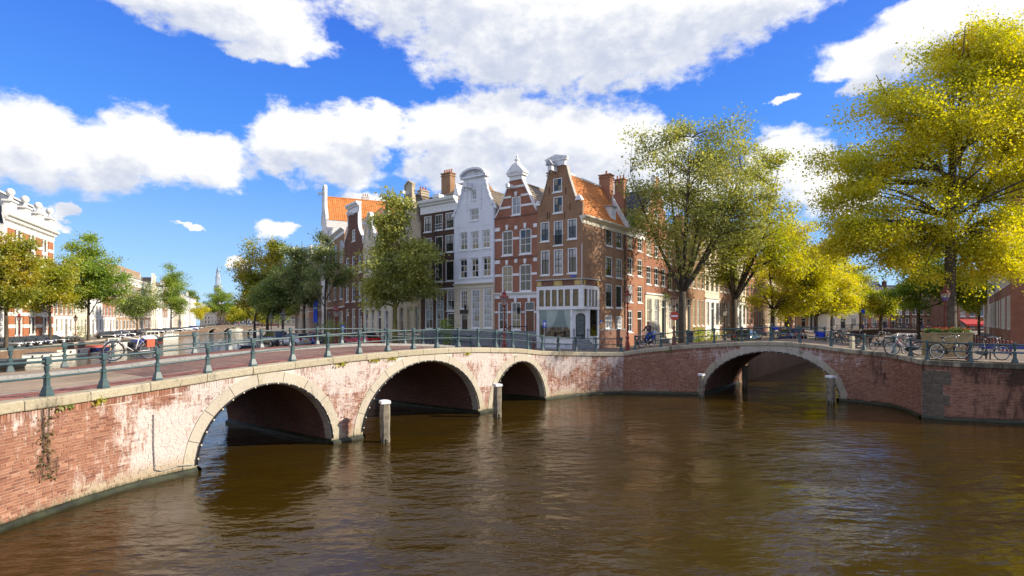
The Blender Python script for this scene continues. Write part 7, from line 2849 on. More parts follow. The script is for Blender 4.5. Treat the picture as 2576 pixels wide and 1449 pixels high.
make_car("red car behind the crest of the long bridge", on_ground(905, 54), 2.55, "red", "hatch", GC2)
make_car("dark green car parked behind the left end of the single arch bridge", on_ground(1880, 57), .94, "green", "estate", "cars parked along the side canal")
make_car("blue car behind the railing over the single arch", on_ground(1978, 72), .94, "blue", "hatch", "cars parked along the side canal")
make_car("small red car beside the blue one along the side canal", on_ground(2006, 76), .94, "red", "hatch", "cars parked along the side canal")

# ------------------------------------------------------------------ boats
def make_boat(label, loc, rz, L, W, H, hull_m, in_m, cover=None, cabin=None, rim=None, keel=None, extra=None, group="boats moored in the main canal"):
    """bow towards +x, waterline at z = 0"""
    root = thing("moored_boat", label, "boat", loc, rz, group)
    n = 14
    rows, inn, rimp = [], [], []
    for i in range(n + 1):
        t = i / n
        x = L * (t - .5)
        w = W / 2 * (.80 + .20 * min(1, t * 3)) * (1 - max(0, (t - .55) / .45) ** 2.2)
        w = max(w, .02)
        sh = H * (1 + .38 * max(0, t - .35) ** 1.6 + .05 * (1 - t))
        kz = -.25 + (.0 if t < .85 else (t - .85) * 2.2)
        rk = .25 * max(0, (t - .8) / .2)
        pr = [(0, kz), (w * .55, kz + .05), (w * .86, .02), (w * .97, sh * .55), (w, sh)]
        rows.append([(x + rk * z, -y, z) for y, z in pr[::-1]] + [(x + rk * z, y, z) for y, z in pr[1:]])
        inn.append([(x + rk * sh * .9, -w * .9, sh), (x + rk * sh * .6, -w * .72, .12), (x + rk * sh * .6, w * .72, .12), (x + rk * sh * .9, w * .9, sh)])
        rimp.append((x + rk * sh, w, sh))
    b = MB().grid(rows)
    b.add(rows[0], [tuple(range(len(rows[0])))])
    b.build("hull", hull_m, root, smooth=False)
    ib = MB().grid(inn)
    ib.add([inn[0][0], inn[0][1], inn[0][2], inn[0][3]], [(0, 1, 2, 3)])
    ib.build("inside", in_m, root)
    rb = MB()
    for sg in (-1, 1):
        rb.tube([(x, sg * y * .96, z + .01) for x, y, z in rimp], .05, 5)
    rb.tube([(rimp[0][0], -rimp[0][1], rimp[0][2]), (rimp[0][0], rimp[0][1], rimp[0][2])], .05, 5)
    rb.build("gunwale", rim or hull_m, root)
    if keel:
        kb = MB()
        for sg in (-1, 1):
            kb.grid([[(r_[0][0], sg * abs(r_[6][1]) * 1.012, -.02) if False else (rows[i][6 if sg > 0 else 2][0], rows[i][6 if sg > 0 else 2][1] * 1.012, z) for z in (-.05, .12)] for i, r_ in enumerate(rows)])
        kb.build("waterline_stripe", keel, root)
    if cover:
        cr = []
        for i in range(n + 1):
            x, w, sh = rimp[i]
            hh = .30 * math.sin(math.pi * min(1, (i + 1) / (n + 1))) + .04
            cr.append([(x, -w * 1.03, sh - .06), (x, -w * .98, sh + .03), (x, -w * .5, sh + hh * .8), (x, 0, sh + hh), (x, w * .5, sh + hh * .8), (x, w * .98, sh + .03), (x, w * 1.03, sh - .06)])
        cb = MB().grid(cr)
        cb.add(cr[0], [tuple(range(7))])
        cb.build("cover", cover, root, smooth=True)
    else:
        for t in (.3, .55):
            x = L * (t - .5)
            MB().box(x - .14, x + .14, -W * .38, W * .38, H * .62, H * .7).build("thwart", in_m, root)
    if cabin:
        cm, cl, ch, cx = cabin
        p = MB()
        p.prism([(cx - cl / 2, H * .9), (cx + cl / 2, H * .95), (cx + cl / 2 - .25, H + ch), (cx - cl / 2 + .1, H + ch)], lambda u, w, z: (u, w, z), -W * .36, W * .36)
        p.box(cx - cl / 2, cx + cl / 2 - .15, -W * .4, W * .4, H + ch, H + ch + .07)
        co_ = p.build("cabin", cm, root)
        for i in range(3):
            x = cx - cl / 2 + .25 + i * (cl - .6) / 3
            for sg in (-1, 1):
                MB().box(x, x + (cl - .6) / 3 - .15, sg * W * .36 - .015, sg * W * .36 + .015, H + ch * .42, H + ch * .86).build("cabin_window", GLASS, co_)
        MB().add([(cx + cl / 2 - .08, -W * .3, H + ch * .4), (cx + cl / 2 - .08, W * .3, H + ch * .4), (cx + cl / 2 - .2, W * .3, H + ch * .9), (cx + cl / 2 - .2, -W * .3, H + ch * .9)], [(0, 1, 2, 3)]).build("windscreen", GLASS, co_)
    for i in range(3):
        t = .25 + i * .22
        x, w, sh = rimp[int(t * n)]
        MB().lathe([(0, -.2), (.09, -.15), (.1, .1), (.03, .18), (0, .2)], 8, (x, -w - .1, sh - .25)).build("fender", extra or RUBBER, root)
    return root


WBOAT = plain("white_boat_hull", (0.72, 0.70, 0.62), .4, vary=.06, dirt=(.5, .45, .33))
DBOAT = plain("dark_boat_hull", (0.02, 0.022, 0.026), .4)
NBOAT = plain("navy_boat_hull", (0.015, 0.022, 0.07), .4)
WOODV = plain("varnished_wood", (0.28, 0.12, 0.04), .35)
GREYCV = plain("dark_grey_canvas", (0.06, 0.062, 0.075), .9)
ORANGEP = plain("orange_red_paint", (0.62, 0.09, 0.02), .5)
REDCV = plain("faded_red_canvas", (0.42, 0.07, 0.06), .9)
BLUECV = plain("royal_blue_canvas", (0.015, 0.03, 0.36), .8)
BLUEF = plain("blue_fender", (0.01, 0.05, 0.45), .5)
TEAK = plain("pale_teak", (0.42, 0.27, 0.13), .7)


def qmoor(xD, off=3.4):
    dist = lq(xD) - 1.5 - off
    return (ray(xD) * dist, dist, 0.0)


def moor(xD, yD):
    dist = EYE * F / (yD - HY)
    return (ray(xD) * dist, dist, 0.0)


make_boat("black covered sloop cut by the left edge of the view", qmoor(5), 1.3, 5.0, 2.2, .75, DBOAT, DBOAT, cover=plain("black_canvas", (.02, .02, .022), .8))
make_boat("white boat under a dark grey cover on the left quay", qmoor(102), 1.2, 5.2, 1.9, .95, WBOAT, WBOAT, cover=GREYCV)
make_boat("white open boat with bright orange inside", qmoor(176), 1.1, 5.2, 2.0, 1.0, WBOAT, ORANGEP)
make_boat("navy boat with faded red canopy and blue fenders", qmoor(236), 1.25, 6.0, 2.2, .85, NBOAT, TEAK, cover=REDCV, rim=TEAK, extra=BLUEF, keel=WOODV)
make_boat("small white cabin boat with brown windows", qmoor(284), 1.3, 5.8, 2.2, 1.0, WBOAT, WBOAT, cabin=(WBOAT, 2.6, 1.15, -.4))
make_boat("black open boat behind the second railing post", qmoor(316), 1.5, 5.6, 2.1, .9, DBOAT, DBOAT)
make_boat("dinghy under a royal blue cover", qmoor(343), 1.3, 6.4, 2.2, .95, NBOAT, NBOAT, cover=BLUECV, keel=TEAK)
make_boat("dark cabin cruiser with white roof and big windscreen", qmoor(380, 4.6), 1.5, 9, 3.2, 1.4, DBOAT, TEAK, cabin=(WBOAT, 5.0, 1.6, -.8), keel=plain("red_waterline", (.3, .03, .02), .5))
make_boat("long white boat behind the white bicycle", qmoor(425, 4.6), 1.6, 10, 3.2, 1.4, WBOAT, TEAK, cabin=(WBOAT, 3.5, 1.0, -1.5))
make_boat("low grey boat far along the left quay", qmoor(490, 4), AL, 10, 3, 1.0, plain("grey_boat_hull", (.3, .3, .29), .5), TEAK, cover=GREYCV)
make_boat("black barge with blue stripe by the near quay of the main canal", moor(625, 893), 2.0, 9.5, 3.0, 1.0, DBOAT, DBOAT, keel=BLUECV, cabin=(DBOAT, 3.0, .6, -1.8))
for i, (x, y) in enumerate([(585, 836), (600, 833), (632, 834)]):
    make_boat("small pale boat seen through the arch of the distant bridge" if i < 2 else "small pale boat under the right arch of the distant bridge", moor(x, y), .4, 9, 3, 1.4, WBOAT, TEAK, cabin=(WBOAT, 4, 1.2, 0), group="pale boats beyond the distant bridge")

# ------------------------------------------------------------------ street lamps
LAMPRED = plain("oxblood_lamp_paint", (0.22, 0.035, 0.028), .35, vary=.2, scale=4)
LAMPGRN = plain("grey_green_lamp_paint", (0.10, 0.085, 0.06), .4, vary=.2)
LAMPGL = None


def lamp_glass(name, col, a):
    m, nt, b = new_mat(name)
    nt.nodes.remove(b)
    di = nd(nt, "ShaderNodeBsdfTranslucent", {"Color": c4(col)})
    tp = nd(nt, "ShaderNodeBsdfTransparent")
    gl = nd(nt, "ShaderNodeBsdfGlossy", {"Roughness": .08})
    m1 = nd(nt, "ShaderNodeMixShader", {0: a, 1: tp.outputs[0], 2: di.outputs[0]})
    m2 = nd(nt, "ShaderNodeMixShader", {0: .15, 1: m1.outputs[0], 2: gl.outputs[0]})
    nt.links.new(m2.outputs[0], nt.nodes["Material Output"].inputs[0])
    return m


LAMPGL = lamp_glass("frosted_lamp_glass", (.8, .78, .7), .45)
LAMPBL = lamp_glass("blue_lamp_glass", (.08, .18, .75), .85)


def make_lamp(label, loc, paint, blue=False, H=5.0, rz=.3):
    root = thing("street_lamp", label, "street lamp", loc, rz, "crown topped street lamps")
    k = H / 5.0
    MB().lathe([(.20, 0), (.20, .12), (.17, .16), (.17, .55), (.15, .6), (.17, .66), (.12, .72), (.11, 1.0), (.135, 1.03), (.15, 1.1), (.12, 1.16), (.085, 1.25), (.085, 1.42), (.11, 1.45), (.11, 1.52), (.07, 1.58)], 12).build("base", paint, root, smooth=False)
    MB().lathe([(.068, 1.56), (.055, 3.0 * k), (.05, 3.55 * k), (.08, 3.58 * k), (.08, 3.64 * k), (.045, 3.68 * k)], 10).build("post", paint, root, smooth=True)
    z = 3.66 * k
    b = MB()
    b.tube([(-.34, 0, z - .12), (.34, 0, z - .12)], .022, 6)
    b.lathe([(.04, 0), (.05, .1), (.1, .16), (.12, .24), (.17, .27)], 6, (0, 0, z))
    z += .27
    for i in range(6):
        a = math.pi / 3 * i
        b.tube([(.165 * math.cos(a), .165 * math.sin(a), z), (.33 * math.cos(a), .33 * math.sin(a), z + .62)], .018, 5)
    for r, zz in ((.165, 0), (.33, .62)):
        b.tube([(r * math.cos(math.pi / 3 * i), r * math.sin(math.pi / 3 * i), z + zz) for i in range(6)], .022, 5, closed=True)
    b.build("lantern_frame", paint, root)
    for i in range(6):
        a0, a1 = math.pi / 3 * i, math.pi / 3 * (i + 1)
        q = [(r * math.cos(a), r * math.sin(a), zz) for r, zz, a in ((.16, z + .02, a0), (.16, z + .02, a1), (.32, z + .6, a1), (.32, z + .6, a0))]
        if blue:
            mid = [(.24 * math.cos(a0), .24 * math.sin(a0), z + .3), (.24 * math.cos(a1), .24 * math.sin(a1), z + .3)]
            MB().add([q[0], q[1], mid[1], mid[0]], [(0, 1, 2, 3)]).build("pane", LAMPBL, root)
            MB().add([mid[0], mid[1], q[2], q[3]], [(0, 1, 2, 3)]).build("pane", LAMPGL, root)
        else:
            MB().add(q, [(0, 1, 2, 3)]).build("pane", LAMPGL, root)
    MB().lathe([(.03, 0), (.05, .1), (.06, .28), (.02, .36)], 8, (0, 0, z + .02)).build("burner", plain("white_burner", (.7, .68, .6), .4), root)
    rf = MB().lathe([(.35, .62), (.37, .66), (.26, .74), (.13, .86), (.12, .92), (.17, .96), (.12, 1.02), (.05, 1.08), (.07, 1.14), (.03, 1.2), (.0, 1.3)], 6, (0, 0, z))
    for i in range(6):
        a = math.pi / 3 * i
        c, s = math.cos(a), math.sin(a)
        rf.tube([(.34 * c, .34 * s, z + .64), (.40 * c, .40 * s, z + .72), (.37 * c, .37 * s, z + .80)], [.03, .025, .01], 5)
        rf.tube([(.16 * c, .16 * s, z + .9), (.21 * c, .21 * s, z + 1.0)], [.02, .012], 4)
    rf.build("crown_roof", paint, root)
    return root


def lamp_at(label, xD, dist, paint, yTop, blue=False):
    p = on_ground(xD, dist)
    H = (EYE + (HY - yTop) / F * dist - p.z) / 5.23 * 5.0
    return make_lamp(label, p, paint, blue, H)


lamp_at("oxblood red lamp post in front of the red brick house", 1268, 44.3, LAMPRED, 730)
lamp_at("dull red lamp post in front of the narrow red house", 1578, 46.5, LAMPRED, 722)
nl_ = lamp_at("brown lamp post carrying the red no entry sign", 1695, 48.5, plain("brown_lamp_paint", (.17, .075, .045), .45), 739)
lamp_at("lamp post with blue lower panes by the great trunk", 2377, 43.5, plain("dark_red_lamp_paint", (.16, .03, .022), .4, vary=.2), 716, True)
lamp_at("dark lamp behind the forked tree", 1823, 64, LAMPGRN, 775)
lamp_at("lamp post behind the back railing near the thin tree", 845, 53, LAMPRED, 775)
lamp_at("brass coloured lamp among the dense trees", 713, 62, LAMPGRN, 786)
lamp_at("dark lamp left of the brass coloured one", 682, 70, LAMPGRN, 795)
for x, lab in ((48, "thin red lamp post by the first trunk on the left quay"), (190, "thin red lamp post behind the crowded bicycle rack")):
    dd = lq(x) + 7
    make_lamp(lab, on_ground(x, dd, zl), LAMPRED, H=4.6)

# ------------------------------------------------------------------ signs
def disc(r, y0, y1, n=24):
    return [(r * math.cos(2 * math.pi * i / n), r * math.sin(2 * math.pi * i / n)) for i in range(n)]


p = on_ground(1695, 48.35)
sg = thing("no_entry_sign", "round red no entry sign with white bar on the brown lamp post", "traffic sign", (p.x, p.y - .12, EYE + (HY - 795) / F * 48.4))
SRED = plain("sign_red", (.55, .05, .025), .4, vary=.05)
SWHT = plain("sign_white", (.78, .78, .78), .4, vary=.04)
SBLU = plain("sign_blue", (.015, .06, .55), .35, vary=.05)
MB().prism(disc(.37, 0, 0), F0, 0, .02).build("disc", SRED, sg)
MB().box(-.28, .28, -.006, .0, -.07, .07).build("bar", SWHT, sg)


def one_way(label, xD, dist, y0, y1, up=True):
    pz = on_ground(xD, dist)
    z1 = EYE + (HY - y0) / F * dist
    z0 = EYE + (HY - y1) / F * dist
    w = (z1 - z0) * .25
    r = thing("one_way_sign", label, "traffic sign", pz)
    h0, h1 = z0 - pz.z, z1 - pz.z
    MB().tube([(0, .04, 0), (0, .04, h1 - .05)], .035, 8).build("pole", plain("galvanised_pole", (.35, .36, .36), .5, .4), r)
    MB().box(-w, w, -.01, .01, h0, h1).build("plate", SBLU, r)
    m = (h0 + h1) / 2
    H = h1 - h0
    MB().prism([(-.05, m - H * .34), (.05, m - H * .34), (.05, m + H * .05), (.15, m + H * .05), (0, m + H * .36), (-.15, m + H * .05), (-.05, m + H * .05)], F0, -.018, -.011).build("arrow", SWHT, r)
    return r


one_way("blue one way sign with white arrow before the shop window", 1369.5, 45.6, 807, 824)
o = one_way("blue and orange sign leaning on a pole before the brown row", 862, 50, 818, 834)
for x, y0, y1, dd, lab in [(793, 757, 812, 78, "tall narrow blue banner at the far end of the brown row"), (2170, 779, 787, 90, "small square blue sign among the yellow trees"), (1521, 806, 812, 52, "small blue sign on the corner of the side wall")]:
    k = dd / F
    w = {793: 5, 2170: 5, 1521: 4}[x] * k
    pz = Vector((ray(x) * dd, dd, 0))
    r = thing("banner" if x == 793 else "blue_sign", lab, "banner" if x == 793 else "sign", (pz.x, pz.y, EYE + (HY - y1) * k))
    MB().box(-w, w, -.02, .02, 0, (y1 - y0) * k).build("cloth" if x == 793 else "plate", SBLU, r)
    if x == 793:
        MB().box(-w * .9, w * .9, -.03, -.021, (y1 - y0) * k * .62, (y1 - y0) * k * .72).build("pale_patch", plain("pale_blue_print", (.35, .6, .8), .5), r)
        MB().tube([(w, .03, -3), (w, .03, (y1 - y0) * k + .3)], .05, 6).build("pole", BLACK, r)
    elif x == 2170:
        MB().tube([(0, .04, -3.0), (0, .04, .6)], .05, 6).build("pole", BLACK, r)
    else:
        MB().box(-w, w, -.03, -.021, 0, (y1 - y0) * k * .25).build("white_edge", SWHT, r)
        pp_ = CORNER + U * 3.3 + Vector((.806, -.592, 0)) * .03
        r.location = (pp_.x, pp_.y, EYE + (HY - 812) * pp_.y / F)
        r.rotation_euler = (0, 0, AF + math.pi / 2)

# ------------------------------------------------------------------ street furniture at right
PINE = plain("pale_planter_wood", (0.34, 0.25, 0.115), .7, vary=.15, scale=3, dirt=(.2, .15, .08))
fp = on_ground(2381, 34.6)
fb = thing("flower_box", "big pale wooden planter box full of red geraniums", "planter", fp, -.12)
FW, FD, FH = 2.3, 1.0, 1.52
for i in range(12):
    for y, nm in ((-FD / 2, "plank"), (FD / 2 - .04, "plank")):
        MB().box(-FW / 2, FW / 2, y, y + .04, .1 + i * .12, .1 + i * .12 + .112).build("plank", PINE, fb)
    for x in (-FW / 2 + .0, FW / 2 - .04):
        MB().box(x, x + .04, -FD / 2 + .045, FD / 2 - .045, .1 + i * .12, .1 + i * .12 + .112).build("end_plank", PINE, fb)
MB().prism([(-FW / 2 - .06, FH - .03), (FW / 2 + .06, FH - .03), (FW / 2 + .06, FH + .05), (-FW / 2 - .06, FH + .05)], F0, -FD / 2 - .06, -FD / 2 + .1).build("rim", PINE, fb)
MB().box(-FW / 2 - .06, FW / 2 + .06, FD / 2 - .1, FD / 2 + .06, FH - .03, FH + .05).build("rim", PINE, fb)
MB().box(-FW / 2 + .05, FW / 2 - .05, -FD / 2 + .05, FD / 2 - .05, FH - .2, FH - .06).build("soil", plain("soil", (.04, .03, .02), .95), fb)
rg = np.random.default_rng(8)
cen = np.stack([rg.uniform(-FW / 2 + .1, FW / 2 - .1, 120), rg.uniform(-FD / 2 + .1, FD / 2 - .1, 120), FH + rg.uniform(0, .24, 120)], 1)
quads_object("leaves", leaves_mesh(rg, cen, .08, 16, .11), leaf_mat("geranium_leaves", (.05, .11, .025), (.09, .17, .04), (.12, .19, .05)), fb)
cen = cen[rg.permutation(120)[:46]] + np.array([0, 0, .12])
quads_object("flowers", leaves_mesh(rg, cen, .05, 14, .07), plain("red_petals", (.55, .035, .015), .7), fb)["kind"] = "stuff"

BLUEP = plain("blue_bench_paint", (.015, .045, .22), .4, vary=.2)
bp = on_ground(2535, 33.9)
bn = thing("bench", "blue slatted bench cut by the right edge of the view", "bench", bp, -.28)
for i, (y, z) in enumerate(((.20, .78), (.17, .62))):
    MB().box(-1.35, 1.35, y, y + .035, z, z + .13).build("back_slat", BLUEP, bn)
for y in (-.28, -.14, 0.0):
    MB().box(-1.35, 1.35, y, y + .11, .44, .475).build("seat_slat", BLUEP, bn)
for x in (-1.0, 1.0):
    MB().prism([(-.26, 0), (-.2, 0), (-.2, .4), (.16, .4), (.2, 0), (.27, 0), (.24, .95), (.19, .95), (.17, .44), (-.26, .44)], lambda u, w, z: (w, u, z), x - .03, x + .03).build("bench_leg", BLACK, bn)

pp_ = on_ground(2143, 41.4)
o = thing("stone_post", "short cream stone post behind the railing", "bollard", pp_, .3)
MB().prism([(-.13, -.2), (.13, -.2), (.12, .78), (.08, .9), (-.12, .9)], F0, -.12, .12).build("shaft", plain("cream_stone", (.55, .49, .34), .8), o)


def bollard(label, p, group, h=1.0):
    r = thing("bollard", label, "bollard", p, 0, group)
    MB().lathe([(.10, 0), (.10, .08), (.08, .12), (.07, .45), (.085, .48), (.085, .54), (.065, .57), (.06, .8 * h), (.085, .83 * h), (.075, .92 * h), (.0, h)], 10).build("shaft", BOLL, r, smooth=False)
    return r


BOLL = plain("brown_red_bollard", (.16, .035, .025), .5, vary=.2)
bollard("single brown red bollard between the flower box and the blue bench", on_ground(2432, 33.3), None, 1.05)
for i in range(16):
    x = 2422 + i * 6.2 + i * i * .12
    dd = 74 - i * 2.35
    bollard("brown red bollard in the curving row beside the right hand houses", on_ground(x, dd), "row of brown red bollards", 1.0)
for x, dd in ((1342, 46.4), (1402, 46.1)):
    bollard("brown bollard in front of the corner shop, left one" if x < 1380 else "brown bollard in front of the corner shop, right one", on_ground(x, dd), None, 1.0)

# litter bin and low iron fence by the forked tree
bp = on_ground(1736, 50.5)
o = thing("litter_bin", "dark grey cylindrical litter bin beside the no entry sign", "bin", bp)
MB().lathe([(.2, 0), (.2, .1), (.26, .14), (.28, .9), (.24, 1.0), (.0, 1.05)], 14).build("drum", plain("bin_grey", (.08, .085, .09), .5), o)
MB().box(-.15, .15, -.30, -.2, .68, .82).build("mouth", BLACK, o)


def bush(label, xD, dist, w, h, m, n=60, flowers=None, z=None, name="shrub"):
    p = on_ground(xD, dist)
    if z is not None:
        p.z = z
    r = thing(name, label, "plant", p)
    rg = np.random.default_rng(abs(int(xD)) + 3)
    c = np.stack([rg.normal(0, w * .4, n), rg.normal(0, w * .35, n), rg.uniform(.1, 1, n) * h], 1)
    b = MB()
    for k in range(7):
        q = c[k * (n // 7)]
        b.tube([(q[0] * .1, q[1] * .1, 0), (q[0] * .5, q[1] * .5, q[2] * .5), tuple(q)], [.03, .02, .008], 4)
    b.build("stems", BARK, r)
    quads_object("foliage", leaves_mesh(rg, c, w * .16, 14, .13), m, r)
    if flowers:
        quads_object("flowers", leaves_mesh(rg, c[:n // 3], w * .12, 8, .08), flowers, r)["kind"] = "stuff"
    return r


bush("bright green shrub at the foot of the forked tree", 1757, 55, 1.4, 1.3, LEAF_G)
bush("green shrub right of the bright one behind the railing", 1790, 57, 1.6, 1.2, LEAF_YG)
bush("dark green bush behind the back railing beside the leaning sign", 838, 54, 1.6, 2.6, LEAF_D, 90)
bush("dark climbing shrub at the door of the dark house", 1123, 52, .9, 2.6, LEAF_G, 60)
bush("pot plant tuft on the roof edge of the narrow red house", 1592, 56, .9, 1.2, LEAF_G, 30, z=14.8)
bush("second tuft on the roof edge of the narrow red house", 1612, 57, .7, 1.0, LEAF_YG, 26, z=14.9)
bush("window box of trailing flowers beyond the narrow red house", 1668, 64, 1.2, .5, LEAF_G, 30, plain("pink_petals", (.6, .12, .12), .7), z=8.2)
bush("dark shrub beside the crowded bicycle rack on the left quay", 200, lq(200) + 8, 1.8, 2.6, LEAF_D, 90)
bush("climbing greenery on the parapet beside the grand banded building", -4, 96, 3.0, 1.6, LEAF_G, 80, z=20.2)

# plants growing out of the walls
def wall_plant(label, path, s, zs, m, n=40, w=.2, size=.1):
    rg = np.random.default_rng(int(s * 31))
    o = path.pt(s, 0.03, (zs[0] + zs[1]) / 2)
    r = thing("wall_plant", label, "plant", o)
    c = []
    for i in range(n):
        z = rg.uniform(zs[0], zs[1])
        p = path.pt(s + rg.normal(0, w), .05, z) - o
        c.append(tuple(p))
    quads_object("foliage", leaves_mesh(rg, np.array(c), .045, 7, size, droop=.9), m, r)
    st = MB()
    for i in range(5):
        a = rg.uniform(-w, w)
        st.tube([path.pt(s + a, .03, zs[1]) - o, path.pt(s + a * .6, .05, (zs[0] + zs[1]) / 2) - o, path.pt(s + a * 1.4, .03, zs[0]) - o], [.008, .006, .003], 4)
    st.build("stems", BARK, r)
    return r


DRY = leaf_mat("dry_and_green_ivy", (.09, .12, .03), (.20, .15, .06), (.30, .19, .09), clump=2.5)
wall_plant("straggling half dry creeper hanging down the red wall at left", PL, S0 - 4.9, (1.0, 3.1), DRY, 44, .15, .075)
wall_plant("tuft of weeds under the coping right of the creeper", PL, S0 - 4.3, (3.0, 3.14), LEAF_D, 14, .12, .08)
for ds, lab in ((6.6, "small tuft of grass under the coping over the first pier"), (8.6, "low green tuft under the coping by the middle arch"), (9.8, "tiny tuft under the coping near the crown of the middle arch"), (15.6, "tuft under the coping right of the middle arch"), (-3.2, "tuft in the joint of the coping above the limed wall")):
    wall_plant(lab, PL, S0 + ds, (float(PL.top(S0 + ds)) - .38, float(PL.top(S0 + ds)) - .27), LEAF_YG, 12, .16, .09)
wall_plant("tuft under the coping of the shaded bridge", PR, 3.4, (3.25, 3.4), LEAF_D, 12, .14, .08)

# ------------------------------------------------------------------ people
SKIN = plain("skin", (.48, .27, .18), .55, vary=.08)
HAIR = plain("light_brown_hair", (.20, .11, .05), .7)
JACK = plain("dark_grey_jacket", (.035, .035, .04), .8)
JEAN = plain("blue_jeans", (.02, .07, .30), .8)
SHIRT = plain("light_blue_shirt", (.35, .42, .56), .8)
SHOE = plain("dark_shoe", (.03, .025, .02), .6)


def skin_obj(name, pts, edges, rad, m, parent, sub=2, rootv=0):
    me = bpy.data.meshes.new(name)
    me.from_pydata([tuple(p) for p in pts], edges, [])
    me.materials.append(m)
    o = link(name, me, parent)
    sk = o.modifiers.new("skin", "SKIN")
    sk.use_smooth_shade = True
    lay = me.skin_vertices[0].data if me.skin_vertices else None
    if lay is None:
        bpy.context.view_layer.objects.active = o
        lay = me.skin_vertices.new().data if hasattr(me.skin_vertices, "new") else []
    for i, r in enumerate(rad):
        lay[i].radius = (r, r) if not isinstance(r, tuple) else r
        lay[i].use_root = (i == rootv)
    o.modifiers.new("sub", "SUBSURF").levels = sub
    o.modifiers["sub"].render_levels = sub
    return o


def person(label, loc, rz, J, top_m, leg_m, hair_m, group=None, sleeves=True):
    """J: joints in metres, facing +x: hip, chest, neck, head, then shoulder, elbow, hand and hip, knee, ankle, toe of each side"""
    root = thing("person", label, "person", loc, rz, group)
    P = {k: Vector(v) for k, v in J.items()}
    pts, rad, ed, idx = [], [], [], {}

    def add(n, p, r, par=None):
        idx[n] = len(pts)
        pts.append(Vector(p))
        rad.append(r)
        if par is not None:
            ed.append((idx[par], idx[n]))

    add("hip", P["hip"], (.13, .11))
    add("waist", P["hip"].lerp(P["chest"], .5), (.125, .10), "hip")
    add("chest", P["chest"], (.15, .11), "waist")
    add("neck", P["neck"], .055, "chest")
    add("jaw", P["neck"].lerp(P["head"], .5) + Vector((.02, 0, 0)), .062, "neck")
    add("head", P["head"], (.085, .095), "jaw")
    add("crown", P["head"] + Vector((0, 0, .10)), .06, "head")
    for s in "lr":
        sh, el_, ha = P["sh" + s], P["el" + s], P["ha" + s]
        add("sh" + s, sh, .07, "chest")
        add("el" + s, el_, .045, "sh" + s)
        add("wr" + s, el_.lerp(ha, .88), .028, "el" + s)
        add("pa" + s, ha, (.042, .022), "wr" + s)
        d_ = (ha - el_).normalized()
        sd = d_.cross(Vector((0, 0, 1)))
        sd = sd.normalized() if sd.length > .1 else Vector((0, 1, 0))
        for i in range(4):
            b0 = ha + d_ * .045 + sd * (.03 - .02 * i)
            add("f%d%s" % (i, s), b0, .011, "pa" + s)
            add("g%d%s" % (i, s), b0 + d_ * (.05 - .006 * abs(i - 1.5)) + Vector((0, 0, -.02)), .009, "f%d%s" % (i, s))
            add("h%d%s" % (i, s), b0 + d_ * .055 + Vector((0, 0, -.05)), .008, "g%d%s" % (i, s))
        add("t" + s, ha + sd * .05 + Vector((0, 0, -.01)), .012, "pa" + s)
        add("u" + s, ha + sd * .06 + d_ * .04 + Vector((0, 0, -.03)), .010, "t" + s)
        hp, kn, an, to = P["hp" + s], P["kn" + s], P["an" + s], P["to" + s]
        add("hp" + s, hp, .09, "hip")
        add("kn" + s, kn, .06, "hp" + s)
        add("ca" + s, kn.lerp(an, .35), .056, "kn" + s)
        add("an" + s, an, .036, "ca" + s)
        add("to" + s, to, .036, "an" + s)
    skin_obj("body", pts, ed, rad, SKIN, root, 2)
    # clothes follow the same joints, a little fuller
    tp = [P["hip"] + Vector((0, 0, .03)), P["hip"].lerp(P["chest"], .5), P["chest"], P["neck"] + Vector((0, 0, -.03))]
    tr_ = [(.155, .135), (.15, .125), (.175, .135), .07]
    te = [(0, 1), (1, 2), (2, 3)]
    for s in "lr":
        k = len(tp)
        tp += [P["sh" + s], P["el" + s], P["el" + s].lerp(P["ha" + s], .82 if sleeves else .1)]
        tr_ += [.088, .06, .045]
        te += [(2, k), (k, k + 1), (k + 1, k + 2)]
    skin_obj("jacket" if top_m is JACK else "shirt", tp, te, tr_, top_m, root, 2)
    lp, lr, le = [P["hip"]], [(.15, .13)], []
    for s in "lr":
        k = len(lp)
        lp += [P["hp" + s], P["kn" + s], P["kn" + s].lerp(P["an" + s], .9)]
        lr += [.108, .076, .056]
        le += [(0, k), (k, k + 1), (k + 1, k + 2)]
    skin_obj("trousers", lp, le, lr, leg_m, root, 2)
    for s in "lr":
        a, t = P["an" + s], P["to" + s]
        MB().tube([a + Vector((-.05, 0, -.04)), a.lerp(t, .5) + Vector((0, 0, -.02)), t + Vector((.03, 0, -.02))], [.05, .055, .03], 8).build("shoe", SHOE, root, smooth=True)
    h = P["head"]
    b = MB()
    rows = []
    for i in range(7):
        th = math.pi * .62 * i / 6
        rows.append([(h.x - .012 + .112 * math.sin(th) * math.cos(a) - .02 * (i / 6), h.y + .098 * math.sin(th) * math.sin(a), h.z + .03 + .125 * math.cos(th)) for a in [math.radians(62 + 236 * j / 14) for j in range(15)]])
    b.grid(rows)
    b.build("hair", hair_m, root, smooth=True)
    fc = MB()
    fc.lathe([(.0, -.015), (.016, -.01), (.012, .02), (0, .03)], 6, (h.x + .098, h.y, h.z - .01))
    fc.build("nose", SKIN, root, smooth=True)
    for sg in (-1, 1):
        MB().lathe([(0, -.009), (.009, 0), (0, .009)], 8, (h.x + .086, h.y + sg * .034, h.z + .022)).build("eye", BLACK, root)
        MB().lathe([(0, -.03), (.018, 0), (0, .03)], 8, (h.x + .0, h.y + sg * .094, h.z)).build("ear", SKIN, root)
    MB().box(h.x + .082, h.x + .09, h.y - .024, h.y + .024, h.z - .058, h.z - .05).build("mouth", plain("lips", (.35, .12, .1), .5), root)
    return root


